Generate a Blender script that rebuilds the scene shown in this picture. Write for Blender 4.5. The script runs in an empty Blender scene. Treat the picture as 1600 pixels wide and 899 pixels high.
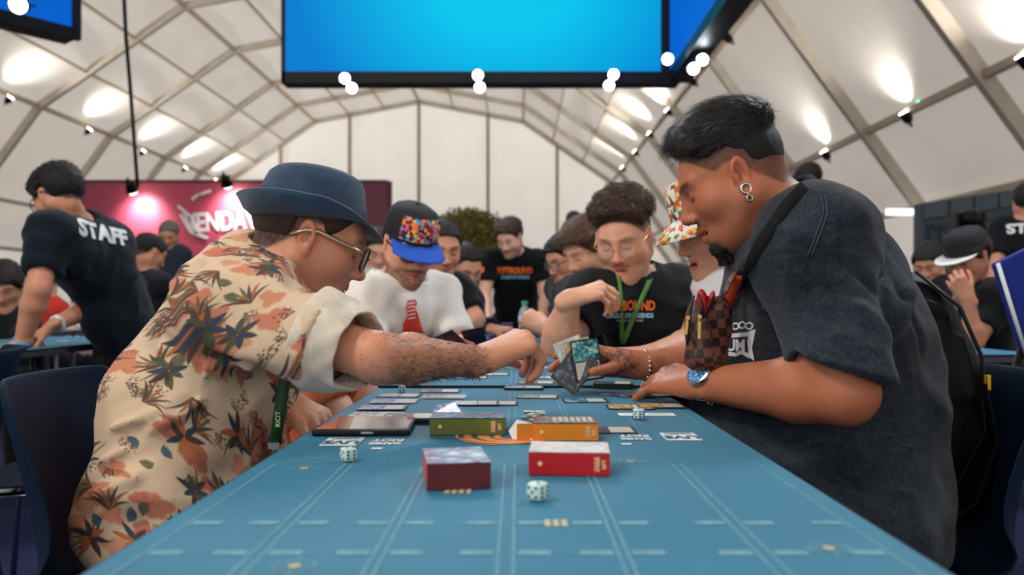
import bpy, bmesh, math, random
import numpy as np
from mathutils import Vector, Matrix
from mathutils.bvhtree import BVHTree

sc = bpy.context.scene
COL = sc.collection
# ------------------------------------------------------------------ camera
FPX = 1244.0                       # focal length in pixels of the 1600 px wide frame
EYE = 0.95
cam_d = bpy.data.cameras.new('camera')
cam = bpy.data.objects.new('camera', cam_d)
COL.objects.link(cam)
cam.location = (0, 0, EYE)
cam.rotation_euler = (math.pi/2, 0, 0)
cam_d.sensor_width = 36.0
cam_d.lens = 36.0*FPX/1600.0
cam_d.shift_x = -8.0/1600.0
cam_d.shift_y = 20.5/1600.0
cam_d.clip_start = 0.05
cam_d.clip_end = 300
cam_d.dof.use_dof = True
cam_d.dof.focus_distance = 1.42
cam_d.dof.aperture_fstop = 3.8
sc.camera = cam
# ------------------------------------------------------------------ daylight around the tent
w = bpy.data.worlds.new('world'); sc.world = w; w.use_nodes = True
bg = w.node_tree.nodes['Background']
bg.inputs[0].default_value = (1.0, 0.955, 0.90, 1)
bg.inputs[1].default_value = 1.32
sun_d = bpy.data.lights.new('sun', 'SUN'); sun_d.energy = 1.2; sun_d.angle = 0.05
sun_d.color = (1.0, 0.93, 0.84)
sun = bpy.data.objects.new('sun', sun_d); COL.objects.link(sun)
sun.rotation_euler = (math.radians(28), math.radians(-22), 0)
def add_area_light(name, loc, aim, power, size, color):  # area lights added to brighten the players; no visible fixture in the hall
    d = bpy.data.lights.new(name, 'AREA'); d.energy = power; d.size = size; d.color = color; d.shape = 'DISK'
    o = bpy.data.objects.new(name, d); COL.objects.link(o); o.location = loc
    o.rotation_euler = (Vector(aim)-Vector(loc)).to_track_quat('-Z', 'Y').to_euler()
    return o
add_area_light('added_area_light', (-2.6, 0.2, 3.9), (-0.3, 1.5, 0.9), 85, 0.9, (1.0, 0.93, 0.84))
add_area_light('added_area_light', (2.8, 3.4, 4.0), (0.2, 1.6, 1.0), 85, 0.9, (0.86, 0.94, 1.0))
add_area_light('added_area_light', (-1.2, 6.0, 4.6), (0.2, 3.0, 0.9), 90, 1.2, (0.95, 0.97, 1.0))
sc.view_settings.view_transform = 'Standard'
sc.view_settings.look = 'None'
sc.view_settings.gamma = 1.0
sc.view_settings.use_curve_mapping = False
sc.view_settings.exposure = 0.0

# ------------------------------------------------------------------ helpers
def V(*a): return np.array(a, dtype=np.float64)
def P(px, py, Y):
    """world point that stands at depth Y on the sight line of a photo position"""
    return V((px-808.0)/FPX*Y, Y, EYE-(py-470.0)/FPX*Y)
def lin(c):
    c = np.asarray(c, dtype=np.float64)
    return np.where(c <= 0.04045, c/12.92, ((c+0.055)/1.055)**2.4)
def rgb(r, g, b): return tuple(float(x) for x in lin((r/255., g/255., b/255.)))
def nrm(v):
    v = np.asarray(v, dtype=np.float64); return v/max(1e-9, np.linalg.norm(v))

def tag(o, label=None, cat=None, group=None, kind=None):
    if label: o['label'] = label
    if cat: o['category'] = cat
    if group: o['group'] = group
    if kind: o['kind'] = kind
    return o
def empty(name, loc=(0, 0, 0), rz=0.0, parent=None):
    o = bpy.data.objects.new(name, None); COL.objects.link(o)
    o.location = tuple(loc); o.rotation_euler = (0, 0, rz); o.empty_display_size = 0.05
    if parent: o.parent = parent
    return o
def link_mesh(name, me, mat=None, parent=None, smooth=True):
    if mat is not None:
        me.materials.clear(); me.materials.append(mat)
    o = bpy.data.objects.new(name, me); COL.objects.link(o)
    if parent is not None:
        o.parent = parent
        # geometry is written in world coordinates when the parent's transform is not identity
        if parent.get('_world'):
            pass
    if smooth and len(me.polygons):
        me.polygons.foreach_set('use_smooth', np.ones(len(me.polygons), dtype=bool))
    return o
def child_world(o, parent):
    """parent o, keeping the world coordinates its mesh was written in (parents here are only translated / turned about z)"""
    o.parent = parent
    mp = Matrix.Translation(parent.location) @ parent.rotation_euler.to_matrix().to_4x4()
    q = parent.parent
    while q is not None:
        mq = Matrix.Translation(q.location) @ q.rotation_euler.to_matrix().to_4x4()
        mp = mq @ q.matrix_parent_inverse @ mp if False else mq @ mp
        q = q.parent
    o.matrix_parent_inverse = mp.inverted()
    return o

MATS = {}
def mat(name, color=(0.8, 0.8, 0.8), rough=0.6, metal=0.0, spec=0.5, noise=0.0, nscale=60, bump=0.0, bscale=200,
        emit=None, estr=0.0, attr=None, sss=0.0, sheen=0.0, coat=0.0, alpha=1.0, transm=0.0, ior=1.45, two=None, detail=3):
    if name in MATS: return MATS[name]
    m = bpy.data.materials.new(name); m.use_nodes = True
    nt = m.node_tree; b = nt.nodes['Principled BSDF']
    b.inputs['Base Color'].default_value = (*color, 1)
    b.inputs['Roughness'].default_value = rough
    b.inputs['Metallic'].default_value = metal
    b.inputs['Specular IOR Level'].default_value = spec
    b.inputs['IOR'].default_value = ior
    if sheen: b.inputs['Sheen Weight'].default_value = sheen
    if coat: b.inputs['Coat Weight'].default_value = coat
    if transm: b.inputs['Transmission Weight'].default_value = transm
    if alpha < 1: b.inputs['Alpha'].default_value = alpha
    if sss:
        b.inputs['Subsurface Weight'].default_value = sss
        b.inputs['Subsurface Radius'].default_value = (0.012, 0.004, 0.002)
        b.inputs['Subsurface Scale'].default_value = 1.0
    if emit is not None:
        b.inputs['Emission Color'].default_value = (*emit, 1)
        b.inputs['Emission Strength'].default_value = estr
    src = None
    tc = nt.nodes.new('ShaderNodeTexCoord')
    if attr:
        a = nt.nodes.new('ShaderNodeAttribute'); a.attribute_name = attr; src = a.outputs['Color']
    if noise > 0:
        n = nt.nodes.new('ShaderNodeTexNoise'); n.inputs['Scale'].default_value = nscale; n.inputs['Detail'].default_value = detail
        nt.links.new(tc.outputs['Object'], n.inputs['Vector'])
        mr = nt.nodes.new('ShaderNodeMapRange')
        mr.inputs['From Min'].default_value = 0.25; mr.inputs['From Max'].default_value = 0.75
        mr.inputs['To Min'].default_value = 1-noise; mr.inputs['To Max'].default_value = 1+noise
        nt.links.new(n.outputs['Fac'], mr.inputs['Value'])
        vm = nt.nodes.new('ShaderNodeVectorMath'); vm.operation = 'SCALE'
        if src is not None: nt.links.new(src, vm.inputs[0])
        else: vm.inputs[0].default_value = color
        nt.links.new(mr.outputs['Result'], vm.inputs['Scale'])
        src = vm.outputs['Vector']
    if src is not None: nt.links.new(src, b.inputs['Base Color'])
    if bump > 0:
        n2 = nt.nodes.new('ShaderNodeTexNoise'); n2.inputs['Scale'].default_value = bscale; n2.inputs['Detail'].default_value = 4
        nt.links.new(tc.outputs['Object'], n2.inputs['Vector'])
        bp = nt.nodes.new('ShaderNodeBump'); bp.inputs['Strength'].default_value = bump; bp.inputs['Distance'].default_value = 0.002
        nt.links.new(n2.outputs['Fac'], bp.inputs['Height']); nt.links.new(bp.outputs['Normal'], b.inputs['Normal'])
    MATS[name] = m
    return m

# plain mesh builder ------------------------------------------------
class MB:
    def __init__(s): s.v = []; s.f = []
    def add(s, vs, fs):
        n = len(s.v); s.v += [tuple(map(float, v)) for v in vs]; s.f += [tuple(i+n for i in f) for f in fs]; return s
    def box(s, c, size, R=None):
        c = np.array(c, float); h = np.array(size, float)/2
        R = np.eye(3) if R is None else R
        vs = [c+R@(h*np.array((x, y, z))) for x in (-1, 1) for y in (-1, 1) for z in (-1, 1)]
        s.add(vs, [(0, 1, 3, 2), (4, 6, 7, 5), (0, 4, 5, 1), (2, 3, 7, 6), (0, 2, 6, 4), (1, 5, 7, 3)]); return s
    def bar(s, a, b, wd, ht, up=(0, 0, 1)):
        a = np.array(a, float); b = np.array(b, float); d = nrm(b-a); up = np.array(up, float)
        sd = nrm(np.cross(d, up)); u = np.cross(sd, d)
        vs = []
        for p in (a, b):
            for x, y in ((-1, -1), (1, -1), (1, 1), (-1, 1)): vs.append(p+sd*x*wd/2+u*y*ht/2)
        s.add(vs, [(0, 1, 2, 3), (7, 6, 5, 4), (0, 4, 5, 1), (1, 5, 6, 2), (2, 6, 7, 3), (3, 7, 4, 0)]); return s
    def tube(s, pts, r, n=8, cap=True, flat=None):
        pts = [np.array(p, float) for p in pts]; k = len(pts)
        rs = r if hasattr(r, '__len__') else [r]*k
        base = len(s.v); prev = None
        for i, p in enumerate(pts):
            d = nrm(pts[min(i+1, k-1)]-pts[max(i-1, 0)])
            if prev is None:
                a = np.array((0, 0, 1.0)) if abs(d[2]) < .9 else np.array((1.0, 0, 0))
                u = nrm(np.cross(d, a))
            else: u = nrm(prev-d*np.dot(prev, d))
            prev = u; v = np.cross(d, u)
            for j in range(n):
                t = 2*math.pi*j/n; fl = flat if flat else 1.0
                s.v.append(tuple(p+rs[i]*(math.cos(t)*u+math.sin(t)*v*fl)))
        for i in range(k-1):
            for j in range(n):
                a = base+i*n+j; b = base+i*n+(j+1) % n
                s.f.append((a, b, b+n, a+n))
        if cap:
            s.f.append(tuple(base+j for j in range(n))[::-1]); s.f.append(tuple(base+(k-1)*n+j for j in range(n)))
        return s
    def lathe(s, c, prof, n=24, axis=(0, 0, 1), sx=1.0, sy=1.0):
        axis = nrm(axis); a = np.array((1.0, 0, 0)) if abs(axis[0]) < .9 else np.array((0, 1.0, 0))
        u = nrm(np.cross(np.cross(axis, a), axis)); v = np.cross(axis, u); c = np.array(c, float)
        base = len(s.v)
        for r, z in prof:
            for j in range(n):
                t = 2*math.pi*j/n
                s.v.append(tuple(c+axis*z+u*r*sx*math.cos(t)+v*r*sy*math.sin(t)))
        for i in range(len(prof)-1):
            for j in range(n):
                a_ = base+i*n+j; b_ = base+i*n+(j+1) % n
                s.f.append((a_, b_, b_+n, a_+n))
        s.f.append(tuple(base+j for j in range(n))[::-1]); s.f.append(tuple(base+(len(prof)-1)*n+j for j in range(n)))
        return s
    def prism(s, poly, z0, z1, F=None):
        """poly: 2D outline; F maps (x,y,z) -> world"""
        F = F or (lambda x, y, z: (x, y, z)); n = len(poly)
        vs = [F(x, y, z0) for x, y in poly]+[F(x, y, z1) for x, y in poly]
        fs = [tuple(range(n))[::-1], tuple(range(n, 2*n))]+[(i, (i+1) % n, n+(i+1) % n, n+i) for i in range(n)]
        s.add(vs, fs); return s
    def mesh(s, name):
        me = bpy.data.meshes.new(name); me.from_pydata(s.v, [], s.f); me.update(); return me
    def build(s, name, m, parent=None, smooth=False, bevel=0.0, seg=2, world=True):
        me = s.mesh(name)
        if bevel > 0:
            bm = bmesh.new(); bm.from_mesh(me)
            bmesh.ops.recalc_face_normals(bm, faces=bm.faces)
            bmesh.ops.bevel(bm, geom=list(bm.edges), offset=bevel, segments=seg, affect='EDGES', profile=0.5, clamp_overlap=True)
            bm.to_mesh(me); bm.free()
        o = link_mesh(name, me, m, None, smooth)
        if parent is not None:
            if world: child_world(o, parent)
            else: o.parent = parent
        return o
def rotz(a):
    c, s_ = math.cos(a), math.sin(a); return np.array(((c, -s_, 0), (s_, c, 0), (0, 0, 1.0)))
def rotx(a):
    c, s_ = math.cos(a), math.sin(a); return np.array(((1.0, 0, 0), (0, c, -s_), (0, s_, c)))
def roty(a):
    c, s_ = math.cos(a), math.sin(a); return np.array(((c, 0, s_), (0, 1.0, 0), (-s_, 0, c)))
def copy_tree(o, parent=None):
    c = o.copy(); COL.objects.link(c)
    if parent is not None: c.parent = parent
    for ch in list(o.children): copy_tree(ch, c)
    return c
def text_mesh(txt, size, extrude=0.0, offset=0.0, shear=0.0, space=1.0):
    cu = bpy.data.curves.new('lettering', 'FONT'); cu.body = txt; cu.size = size; cu.extrude = extrude
    cu.offset = offset; cu.shear = shear; cu.space_character = space
    cu.align_x = 'CENTER'; cu.align_y = 'CENTER'; cu.resolution_u = 3
    o = bpy.data.objects.new('lettering', cu); COL.objects.link(o)
    dg = bpy.context.evaluated_depsgraph_get(); dg.update()
    me = bpy.data.meshes.new_from_object(o.evaluated_get(dg))
    COL.objects.unlink(o); bpy.data.objects.remove(o); bpy.data.curves.remove(cu)
    me.materials.clear()
    n = len(me.vertices); co = np.empty(n*3, dtype=np.float32); me.vertices.foreach_get('co', co); co = co.reshape(-1, 3)
    co[:, :2] -= (co[:, :2].min(0)+co[:, :2].max(0))/2; me.vertices.foreach_set('co', co.ravel()); me.update()
    return me
# ------------------------------------------------------------------ sculpting: smooth blends of tapered limbs and ellipsoids, meshed by surface nets
def cap(a, b, ra, rb=None, k=0.02, sub=False, sq=None):
    """tapered limb; sq=(axis, factor) flattens it"""
    return dict(t='c', a=np.asarray(a, float), b=np.asarray(b, float), ra=ra, rb=ra if rb is None else rb, k=k, sub=sub, sq=sq)
def ell(c, r, R=None, k=0.02, sub=False):
    return dict(t='e', c=np.asarray(c, float), r=np.asarray(r, float), R=np.eye(3) if R is None else np.asarray(R, float), k=k, sub=sub)
def halfspace(p, n, k=0.004):
    """keeps what lies behind the plane (n points out)"""
    return dict(t='h', p=np.asarray(p, float), n=nrm(n), k=k, sub=True)
def bump_line(a, b, w, amp):
    return dict(t='b', a=np.asarray(a, float), b=np.asarray(b, float), w=w, amp=amp*1.5, k=0, sub=False)
def xform(prims, M, o, s=1.0):
    """place prims written in a local frame: world = o + M @ (s*p)"""
    out = []
    for q in prims:
        q = dict(q); q['k'] = q['k']*s
        if q['t'] in 'cb':
            q['a'] = o+M@(q['a']*s); q['b'] = o+M@(q['b']*s)
            if q['t'] == 'c':
                q['ra'] *= s; q['rb'] *= s
                if q['sq']: q['sq'] = (M@np.asarray(q['sq'][0], float), q['sq'][1])
            else: q['w'] *= s; q['amp'] *= s
        elif q['t'] == 'e':
            q['c'] = o+M@(q['c']*s); q['r'] = q['r']*s; q['R'] = M@q['R']
        elif q['t'] == 'h':
            q['p'] = o+M@(q['p']*s); q['n'] = M@q['n']
        out.append(q)
    return out
def prim_box(q, m):
    if q['t'] == 'c':
        r = max(q['ra'], q['rb'])
        if q['sq']: r = r*max(1.0, q['sq'][1])
        return np.minimum(q['a'], q['b'])-r-m, np.maximum(q['a'], q['b'])+r+m
    if q['t'] == 'e':
        ext = np.sqrt(((q['R']*q['r'])**2).sum(1)); return q['c']-ext-m, q['c']+ext+m
    if q['t'] == 'b':
        return np.minimum(q['a'], q['b'])-2.6*q['w'], np.maximum(q['a'], q['b'])+2.6*q['w']
    return None
def prim_d(q, X, Y, Z):
    if q['t'] in 'cb':
        a = q['a'].astype(np.float32); ab = (q['b']-q['a']).astype(np.float32); L = float(ab@ab)+1e-12
        px = X-a[0]; py = Y-a[1]; pz = Z-a[2]
        t = np.clip((px*ab[0]+py*ab[1]+pz*ab[2])/L, 0, 1)
        dx = px-t*ab[0]; dy = py-t*ab[1]; dz = pz-t*ab[2]
        if q['t'] == 'b':
            d2 = dx*dx+dy*dy+dz*dz
            return -q['amp']*np.exp(-d2/(q['w']**2))*np.minimum(1, np.minimum(t, 1-t)*6+0.15)
        if q['sq']:
            ax, f = q['sq']; ax = nrm(ax).astype(np.float32)
            c = dx*ax[0]+dy*ax[1]+dz*ax[2]; g = (1.0/f-1.0)
            dx = dx+c*g*ax[0]; dy = dy+c*g*ax[1]; dz = dz+c*g*ax[2]
        return np.sqrt(dx*dx+dy*dy+dz*dz)-(q['ra']+(q['rb']-q['ra'])*t)
    if q['t'] == 'e':
        R = q['R'].astype(np.float32); c = q['c'].astype(np.float32); r = q['r'].astype(np.float32)
        px = X-c[0]; py = Y-c[1]; pz = Z-c[2]
        u = (px*R[0, 0]+py*R[1, 0]+pz*R[2, 0])/r[0]; v = (px*R[0, 1]+py*R[1, 1]+pz*R[2, 1])/r[1]; w_ = (px*R[0, 2]+py*R[1, 2]+pz*R[2, 2])/r[2]
        k0 = np.sqrt(u*u+v*v+w_*w_); k1 = np.sqrt((u/r[0])**2+(v/r[1])**2+(w_/r[2])**2)+1e-6
        return k0*(k0-1.0)/k1
    n = q['n'].astype(np.float32); p = q['p'].astype(np.float32)
    return (X-p[0])*n[0]+(Y-p[1])*n[1]+(Z-p[2])*n[2]
def sdf_grid(prims, lo, hi, h, disp=None):
    lo = np.asarray(lo, float); hi = np.asarray(hi, float)
    n = np.maximum(4, np.ceil((hi-lo)/h).astype(int)+1)
    ax = [(lo[i]+h*np.arange(n[i])).astype(np.float32) for i in range(3)]
    D = np.full(tuple(n), 0.12, dtype=np.float32)
    for q in prims:
        k = max(q['k'], 1e-4)
        bb = prim_box(q, k+2.5*h)
        if bb is None: sl = (slice(0, n[0]), slice(0, n[1]), slice(0, n[2]))
        else:
            i0 = np.clip(np.floor((bb[0]-lo)/h).astype(int), 0, n); i1 = np.clip(np.ceil((bb[1]-lo)/h).astype(int)+1, 0, n)
            if (i1 <= i0).any(): continue
            sl = tuple(slice(i0[i], i1[i]) for i in range(3))
        X = ax[0][sl[0]][:, None, None]; Y = ax[1][sl[1]][None, :, None]; Z = ax[2][sl[2]][None, None, :]
        d = prim_d(q, X, Y, Z); A = D[sl]
        if q['t'] == 'b': D[sl] = A+d; continue
        if q['t'] == 'h' or q['sub']:
            B = d if q['t'] == 'h' else -d
            hh = np.maximum(k-np.abs(A-B), 0)/k
            D[sl] = np.maximum(A, B)+hh*hh*k*0.25
        else:
            hh = np.maximum(k-np.abs(A-d), 0)/k
            D[sl] = np.minimum(A, d)-hh*hh*k*0.25
    if disp is not None:
        m = np.abs(D) < 4*h+0.012
        idx = np.nonzero(m)
        D[m] += disp(ax[0][idx[0]], ax[1][idx[1]], ax[2][idx[2]]).astype(np.float32)
    return D, lo
def surface_nets(D, lo, h):
    ins = D < 0; nx, ny, nz = D.shape
    c = np.zeros((nx-1, ny-1, nz-1), dtype=np.int8)
    for dx in (0, 1):
        for dy in (0, 1):
            for dz in (0, 1): c += ins[dx:nx-1+dx, dy:ny-1+dy, dz:nz-1+dz]
    act = (c > 0) & (c < 8); I, J, K = np.nonzero(act); nv = len(I)
    if nv == 0: return np.zeros((0, 3)), np.zeros((0, 4), int)
    vid = -np.ones(act.shape, dtype=np.int32); vid[I, J, K] = np.arange(nv)
    S = np.zeros((nv, 3)); N = np.zeros(nv)
    cor = {}
    for dx in (0, 1):
        for dy in (0, 1):
            for dz in (0, 1): cor[(dx, dy, dz)] = D[I+dx, J+dy, K+dz].astype(np.float64)
    for a in cor:
        for i in range(3):
            if a[i] == 0:
                b = list(a); b[i] = 1; b = tuple(b); va, vb = cor[a], cor[b]
                m = (va < 0) != (vb < 0)
                t = np.where(m, va/np.where(m, va-vb, 1), 0)
                for j in range(3):
                    S[:, j] += np.where(m, (a[j]+(t if j == i else 0)), 0)
                N += m
    pos = S/N[:, None]+np.stack((I, J, K), 1)
    F = []
    for axn in range(3):
        o1, o2 = [(1, 2), (2, 0), (0, 1)][axn]
        sl = [slice(None)]*3; s2 = [slice(None)]*3
        sl[axn] = slice(0, -1); s2[axn] = slice(1, None)
        for o in (o1, o2): sl[o] = slice(1, -1); s2[o] = slice(1, -1)
        a = ins[tuple(sl)]; b = ins[tuple(s2)]
        e = np.nonzero(a != b); base = [e[0].copy(), e[1].copy(), e[2].copy()]
        base[o1] += 1; base[o2] += 1
        def vv(d1, d2):
            q = [x.copy() for x in base]; q[o1] -= d1; q[o2] -= d2; return vid[q[0], q[1], q[2]]
        quad = np.stack((vv(1, 1), vv(0, 1), vv(0, 0), vv(1, 0)), 1)
        flip = ~a[e]
        quad[flip] = quad[flip][:, ::-1]
        F.append(quad)
    return lo+pos*h, np.concatenate(F)
def sculpt(prims, h, boxes=None, disp=None):
    """boxes: list of (lo, hi, h); default one box round everything. The boxes may overlap: they share one field."""
    if boxes is None:
        los = []; his = []
        for q in prims:
            if q['sub'] or q['t'] in 'bh': continue
            b = prim_box(q, 0.006); los.append(b[0]); his.append(b[1])
        boxes = [(np.min(los, 0)-2*h, np.max(his, 0)+2*h, h)]
    vs = []; fs = []; n = 0
    for lo, hi, hh in boxes:
        D, l = sdf_grid(prims, lo, hi, hh, disp); v, f = surface_nets(D, l, hh)
        vs.append(v); fs.append(f+n); n += len(v)
    return np.concatenate(vs), np.concatenate(fs)
def np_mesh(name, v, f, col=None, smooth=True):
    me = bpy.data.meshes.new(name); f = np.asarray(f, dtype=np.int32)
    me.vertices.add(len(v)); me.vertices.foreach_set('co', np.asarray(v, dtype=np.float32).ravel())
    k = f.shape[1]; me.loops.add(f.size); me.loops.foreach_set('vertex_index', f.ravel())
    me.polygons.add(len(f)); me.polygons.foreach_set('loop_start', np.arange(0, f.size, k, dtype=np.int32))
    me.update(calc_edges=True)
    if smooth: me.polygons.foreach_set('use_smooth', np.ones(len(f), dtype=bool))
    if col is not None:
        ca = me.color_attributes.new('col', 'FLOAT_COLOR', 'POINT')
        c4 = np.ones((len(v), 4), dtype=np.float32); c4[:, :3] = col
        ca.data.foreach_set('color', c4.ravel())
    return me
def vnormals(v, f):
    n = np.cross(v[f[:, 2]]-v[f[:, 0]], v[f[:, 3]]-v[f[:, 1]])
    N = np.zeros_like(v)
    for i in range(4): np.add.at(N, f[:, i], n)
    return N/(np.linalg.norm(N, axis=1)[:, None]+1e-12)
def relax(v, f, it=1, lam=0.5):
    for _ in range(it):
        S = np.zeros_like(v); C = np.zeros(len(v))
        for i in range(4):
            a = f[:, i]; b = f[:, (i+1) % 4]
            np.add.at(S, a, v[b]); np.add.at(C, a, 1); np.add.at(S, b, v[a]); np.add.at(C, b, 1)
        v = v+lam*(S/np.maximum(C, 1)[:, None]-v)
    return v
def subdiv(v, f):
    e = np.concatenate([np.sort(f[:, [i, (i+1) % 4]], 1) for i in range(4)])
    u, inv = np.unique(e, axis=0, return_inverse=True); inv = inv.reshape(-1); n = len(v); m = len(f)
    v2 = np.concatenate((v, (v[u[:, 0]]+v[u[:, 1]])/2, v[f].mean(1)))
    E = [inv[i*m:(i+1)*m]+n for i in range(4)]; C = np.arange(m)+n+len(u)
    return v2, np.concatenate([np.stack((f[:, i], E[i], C, E[(i+3) % 4]), 1) for i in range(4)])
# cheap value noise for displacement and mottled colour
_rn = np.random.RandomState(3); _NT = _rn.rand(32, 32, 32).astype(np.float32)
def vnoise(x, y, z):
    xi = np.floor(x).astype(int); yi = np.floor(y).astype(int); zi = np.floor(z).astype(int)
    fx = x-xi; fy = y-yi; fz = z-zi
    fx = fx*fx*(3-2*fx); fy = fy*fy*(3-2*fy); fz = fz*fz*(3-2*fz)
    r = 0
    for a in (0, 1):
        for b in (0, 1):
            for c in (0, 1):
                r = r+_NT[(xi+a) % 32, (yi+b) % 32, (zi+c) % 32]*(fx if a else 1-fx)*(fy if b else 1-fy)*(fz if c else 1-fz)
    return r*2-1
def sstep(a, b, x):
    t = np.clip((x-a)/(b-a), 0, 1); return t*t*(3-2*t)
def mixc(c, c2, w_):
    w_ = np.clip(w_, 0, 1)[:, None]; return c*(1-w_)+np.asarray(c2)[None, :]*w_
# ------------------------------------------------------------------ the hall: tent, floor, screens, banner
rnd = random.Random(7)
XC = -6.65
PROF = [(0.0, 13.5), (7.05, 12.15), (13.05, 8.0), (17.15, 2.4)]     # distance from the tent axis, height above the eye
FR = [-10.0, -5.0, 0.2, 5.2, 10.3, 15.5, 20.7, 26.3, 32.8, 38.6, 44.6, 49.6, 54.0]
def fabric(name, col, tr=0.5, r=0.9):
    m = bpy.data.materials.new(name); m.use_nodes = True; nt = m.node_tree
    nt.nodes.remove(nt.nodes['Principled BSDF']); out = nt.nodes['Material Output']
    d = nt.nodes.new('ShaderNodeBsdfDiffuse'); t = nt.nodes.new('ShaderNodeBsdfTranslucent'); mx = nt.nodes.new('ShaderNodeMixShader')
    n = nt.nodes.new('ShaderNodeTexNoise'); n.inputs['Scale'].default_value = 0.6; n.inputs['Detail'].default_value = 5
    tc = nt.nodes.new('ShaderNodeTexCoord'); nt.links.new(tc.outputs['Object'], n.inputs['Vector'])
    cr = nt.nodes.new('ShaderNodeMapRange'); cr.inputs['To Min'].default_value = 0.88; cr.inputs['To Max'].default_value = 1.05
    nt.links.new(n.outputs['Fac'], cr.inputs['Value'])
    vm = nt.nodes.new('ShaderNodeVectorMath'); vm.operation = 'SCALE'; vm.inputs[0].default_value = col
    nt.links.new(cr.outputs['Result'], vm.inputs['Scale'])
    for s_ in (d, t): nt.links.new(vm.outputs['Vector'], s_.inputs['Color'])
    mx.inputs['Fac'].default_value = tr
    nt.links.new(d.outputs[0], mx.inputs[1]); nt.links.new(t.outputs[0], mx.inputs[2]); nt.links.new(mx.outputs[0], out.inputs['Surface'])
    return m
M_ROOF = fabric('tent_roof_fabric', (0.70, 0.66, 0.62), 0.40)
M_GABLE = fabric('tent_gable_fabric', (0.90, 0.88, 0.83), 0.58)
M_ALU = mat('tent_beam_aluminium', rgb(206, 196, 182), 0.5, 0.0, noise=0.1, nscale=3)
M_ALUD = mat('tent_purlin_aluminium', rgb(178, 164, 148), 0.5, 0.0, noise=0.1, nscale=3)

floor_m = mat('blue_carpet', rgb(4, 15, 64), 0.95, noise=0.25, nscale=40, bump=0.3, bscale=500)
fl = MB().box((XC, 22, -0.05), (60, 80, 0.1)).build('floor', floor_m); tag(fl, kind='structure')

ceiling = empty('ceiling', (XC, 0, 0)); tag(ceiling, kind='structure')
def pz(s, i): return V(XC+s*PROF[i][0], 0, EYE+PROF[i][1])
def lerp(a, b, t): return a*(1-t)+b*t
lines = []                                   # purlin stations on one side: (side, point, main)
for s in (-1, 1):
    st = [(pz(s, 0), True)]
    st += [(lerp(pz(s, 0), pz(s, 1), 1/3.), False), (lerp(pz(s, 0), pz(s, 1), 2/3.), False), (pz(s, 1), True)]
    st += [(lerp(pz(s, 1), pz(s, 2), 1/3.), False), (lerp(pz(s, 1), pz(s, 2), 2/3.), False), (pz(s, 2), True)]
    st += [(lerp(pz(s, 2), pz(s, 3), 0.65), True), (pz(s, 3), True)]
    lines.append(st)
for s, st in zip((-1, 1), lines):
    for i in range(len(st)-1):
        a, b = st[i][0], st[i+1][0]
        n = nrm(np.cross(b-a, V(0, 1, 0))); n = n if n[2] > 0 else -n
        for j in range(len(FR)-1):
            y0, y1 = FR[j]+0.0, FR[j+1]-0.0
            g = MB(); N = 5; vs = []; fs = []
            for u in range(N+1):
                for v in range(N+1):
                    p = lerp(a, b, u/N); p = V(p[0], y0+(y1-y0)*v/N, p[2])
                    p = p+n*(0.14+0.16*math.sin(math.pi*u/N)*math.sin(math.pi*v/N)+0.02*rnd.random())
                    vs.append(p)
            for u in range(N):
                for v in range(N): fs.append((u*(N+1)+v, u*(N+1)+v+1, (u+1)*(N+1)+v+1, (u+1)*(N+1)+v))
            g.add(vs, fs); g.build('roof_panel', M_ROOF, ceiling, smooth=True)
    for i, (p, main) in enumerate(st):
        if s == 1 and i == 0: continue
        wd = 0.16 if main else 0.10
        MB().box((p[0], (FR[0]+FR[-1])/2, p[2]+0.02), (wd, FR[-1]-FR[0], wd)).build('purlin', M_ALUD, ceiling)
for y in FR:
    for s in (-1, 1):
        for i in range(3):
            a = pz(s, i)+V(0, y, 0); b = pz(s, i+1)+V(0, y, 0)
            MB().bar(a, b, 0.20, 0.30, up=(0, 1, 0) if False else (0, 0, 1)).build('rafter', M_ALU, ceiling)
        e = pz(s, 3)
        MB().box((e[0], y, e[2]/2), (0.3, 0.2, e[2])).build('post', M_ALU, ceiling)
# gable wall of upright panels, one object each, with the posts between them
gable = empty('wall_back', (XC, FR[-1], 0)); tag(gable, kind='structure')
def roof_z(x):
    d = abs(x-XC)
    for (d0, z0), (d1, z1) in zip(PROF[:-1], PROF[1:]):
        if d <= d1: return EYE+z0+(z1-z0)*(d-d0)/(d1-d0)
    return EYE+PROF[-1][1]
gx = [XC+k*4.68 for k in (-3.66, -3, -2, -1, 0, 1, 2, 3, 3.66)]
for x0, x1 in zip(gx[:-1], gx[1:]):
    vs = []; N = 8
    for i in range(N+1):
        x = x0+(x1-x0)*i/N; wv = 0.05*math.sin(i*2.3)
        vs += [(x, FR[-1]+0.1+wv, 0), (x, FR[-1]+0.1+wv*0.5, max(3.3, roof_z(x)+0.1))]
    MB().add(vs, [(2*i, 2*i+2, 2*i+3, 2*i+1) for i in range(N)]).build('wall_panel', M_GABLE, gable, smooth=True)
for x in gx[1:-1]:
    MB().box((x, FR[-1]-0.1, roof_z(x)/2), (0.22, 0.2, roof_z(x))).build('post', M_ALUD, gable)
for s, nm in ((-1, 'wall_left'), (1, 'wall_right')):
    e = pz(s, 3); wl = empty(nm, (e[0], 0, 0)); tag(wl, kind='structure')
    for y0, y1 in zip(FR[:-1], FR[1:]):
        N = 6; vs = []
        for i in range(N+1):
            y = y0+(y1-y0)*i/N; vs += [(e[0]+s*(0.2+0.04*math.sin(i*2.)), y, 0), (e[0]+s*0.2, y, e[2]+0.2)]
        MB().add(vs, [(2*i, 2*i+2, 2*i+3, 2*i+1) for i in range(N)]).build('wall_panel', M_GABLE, wl, smooth=True)

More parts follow.
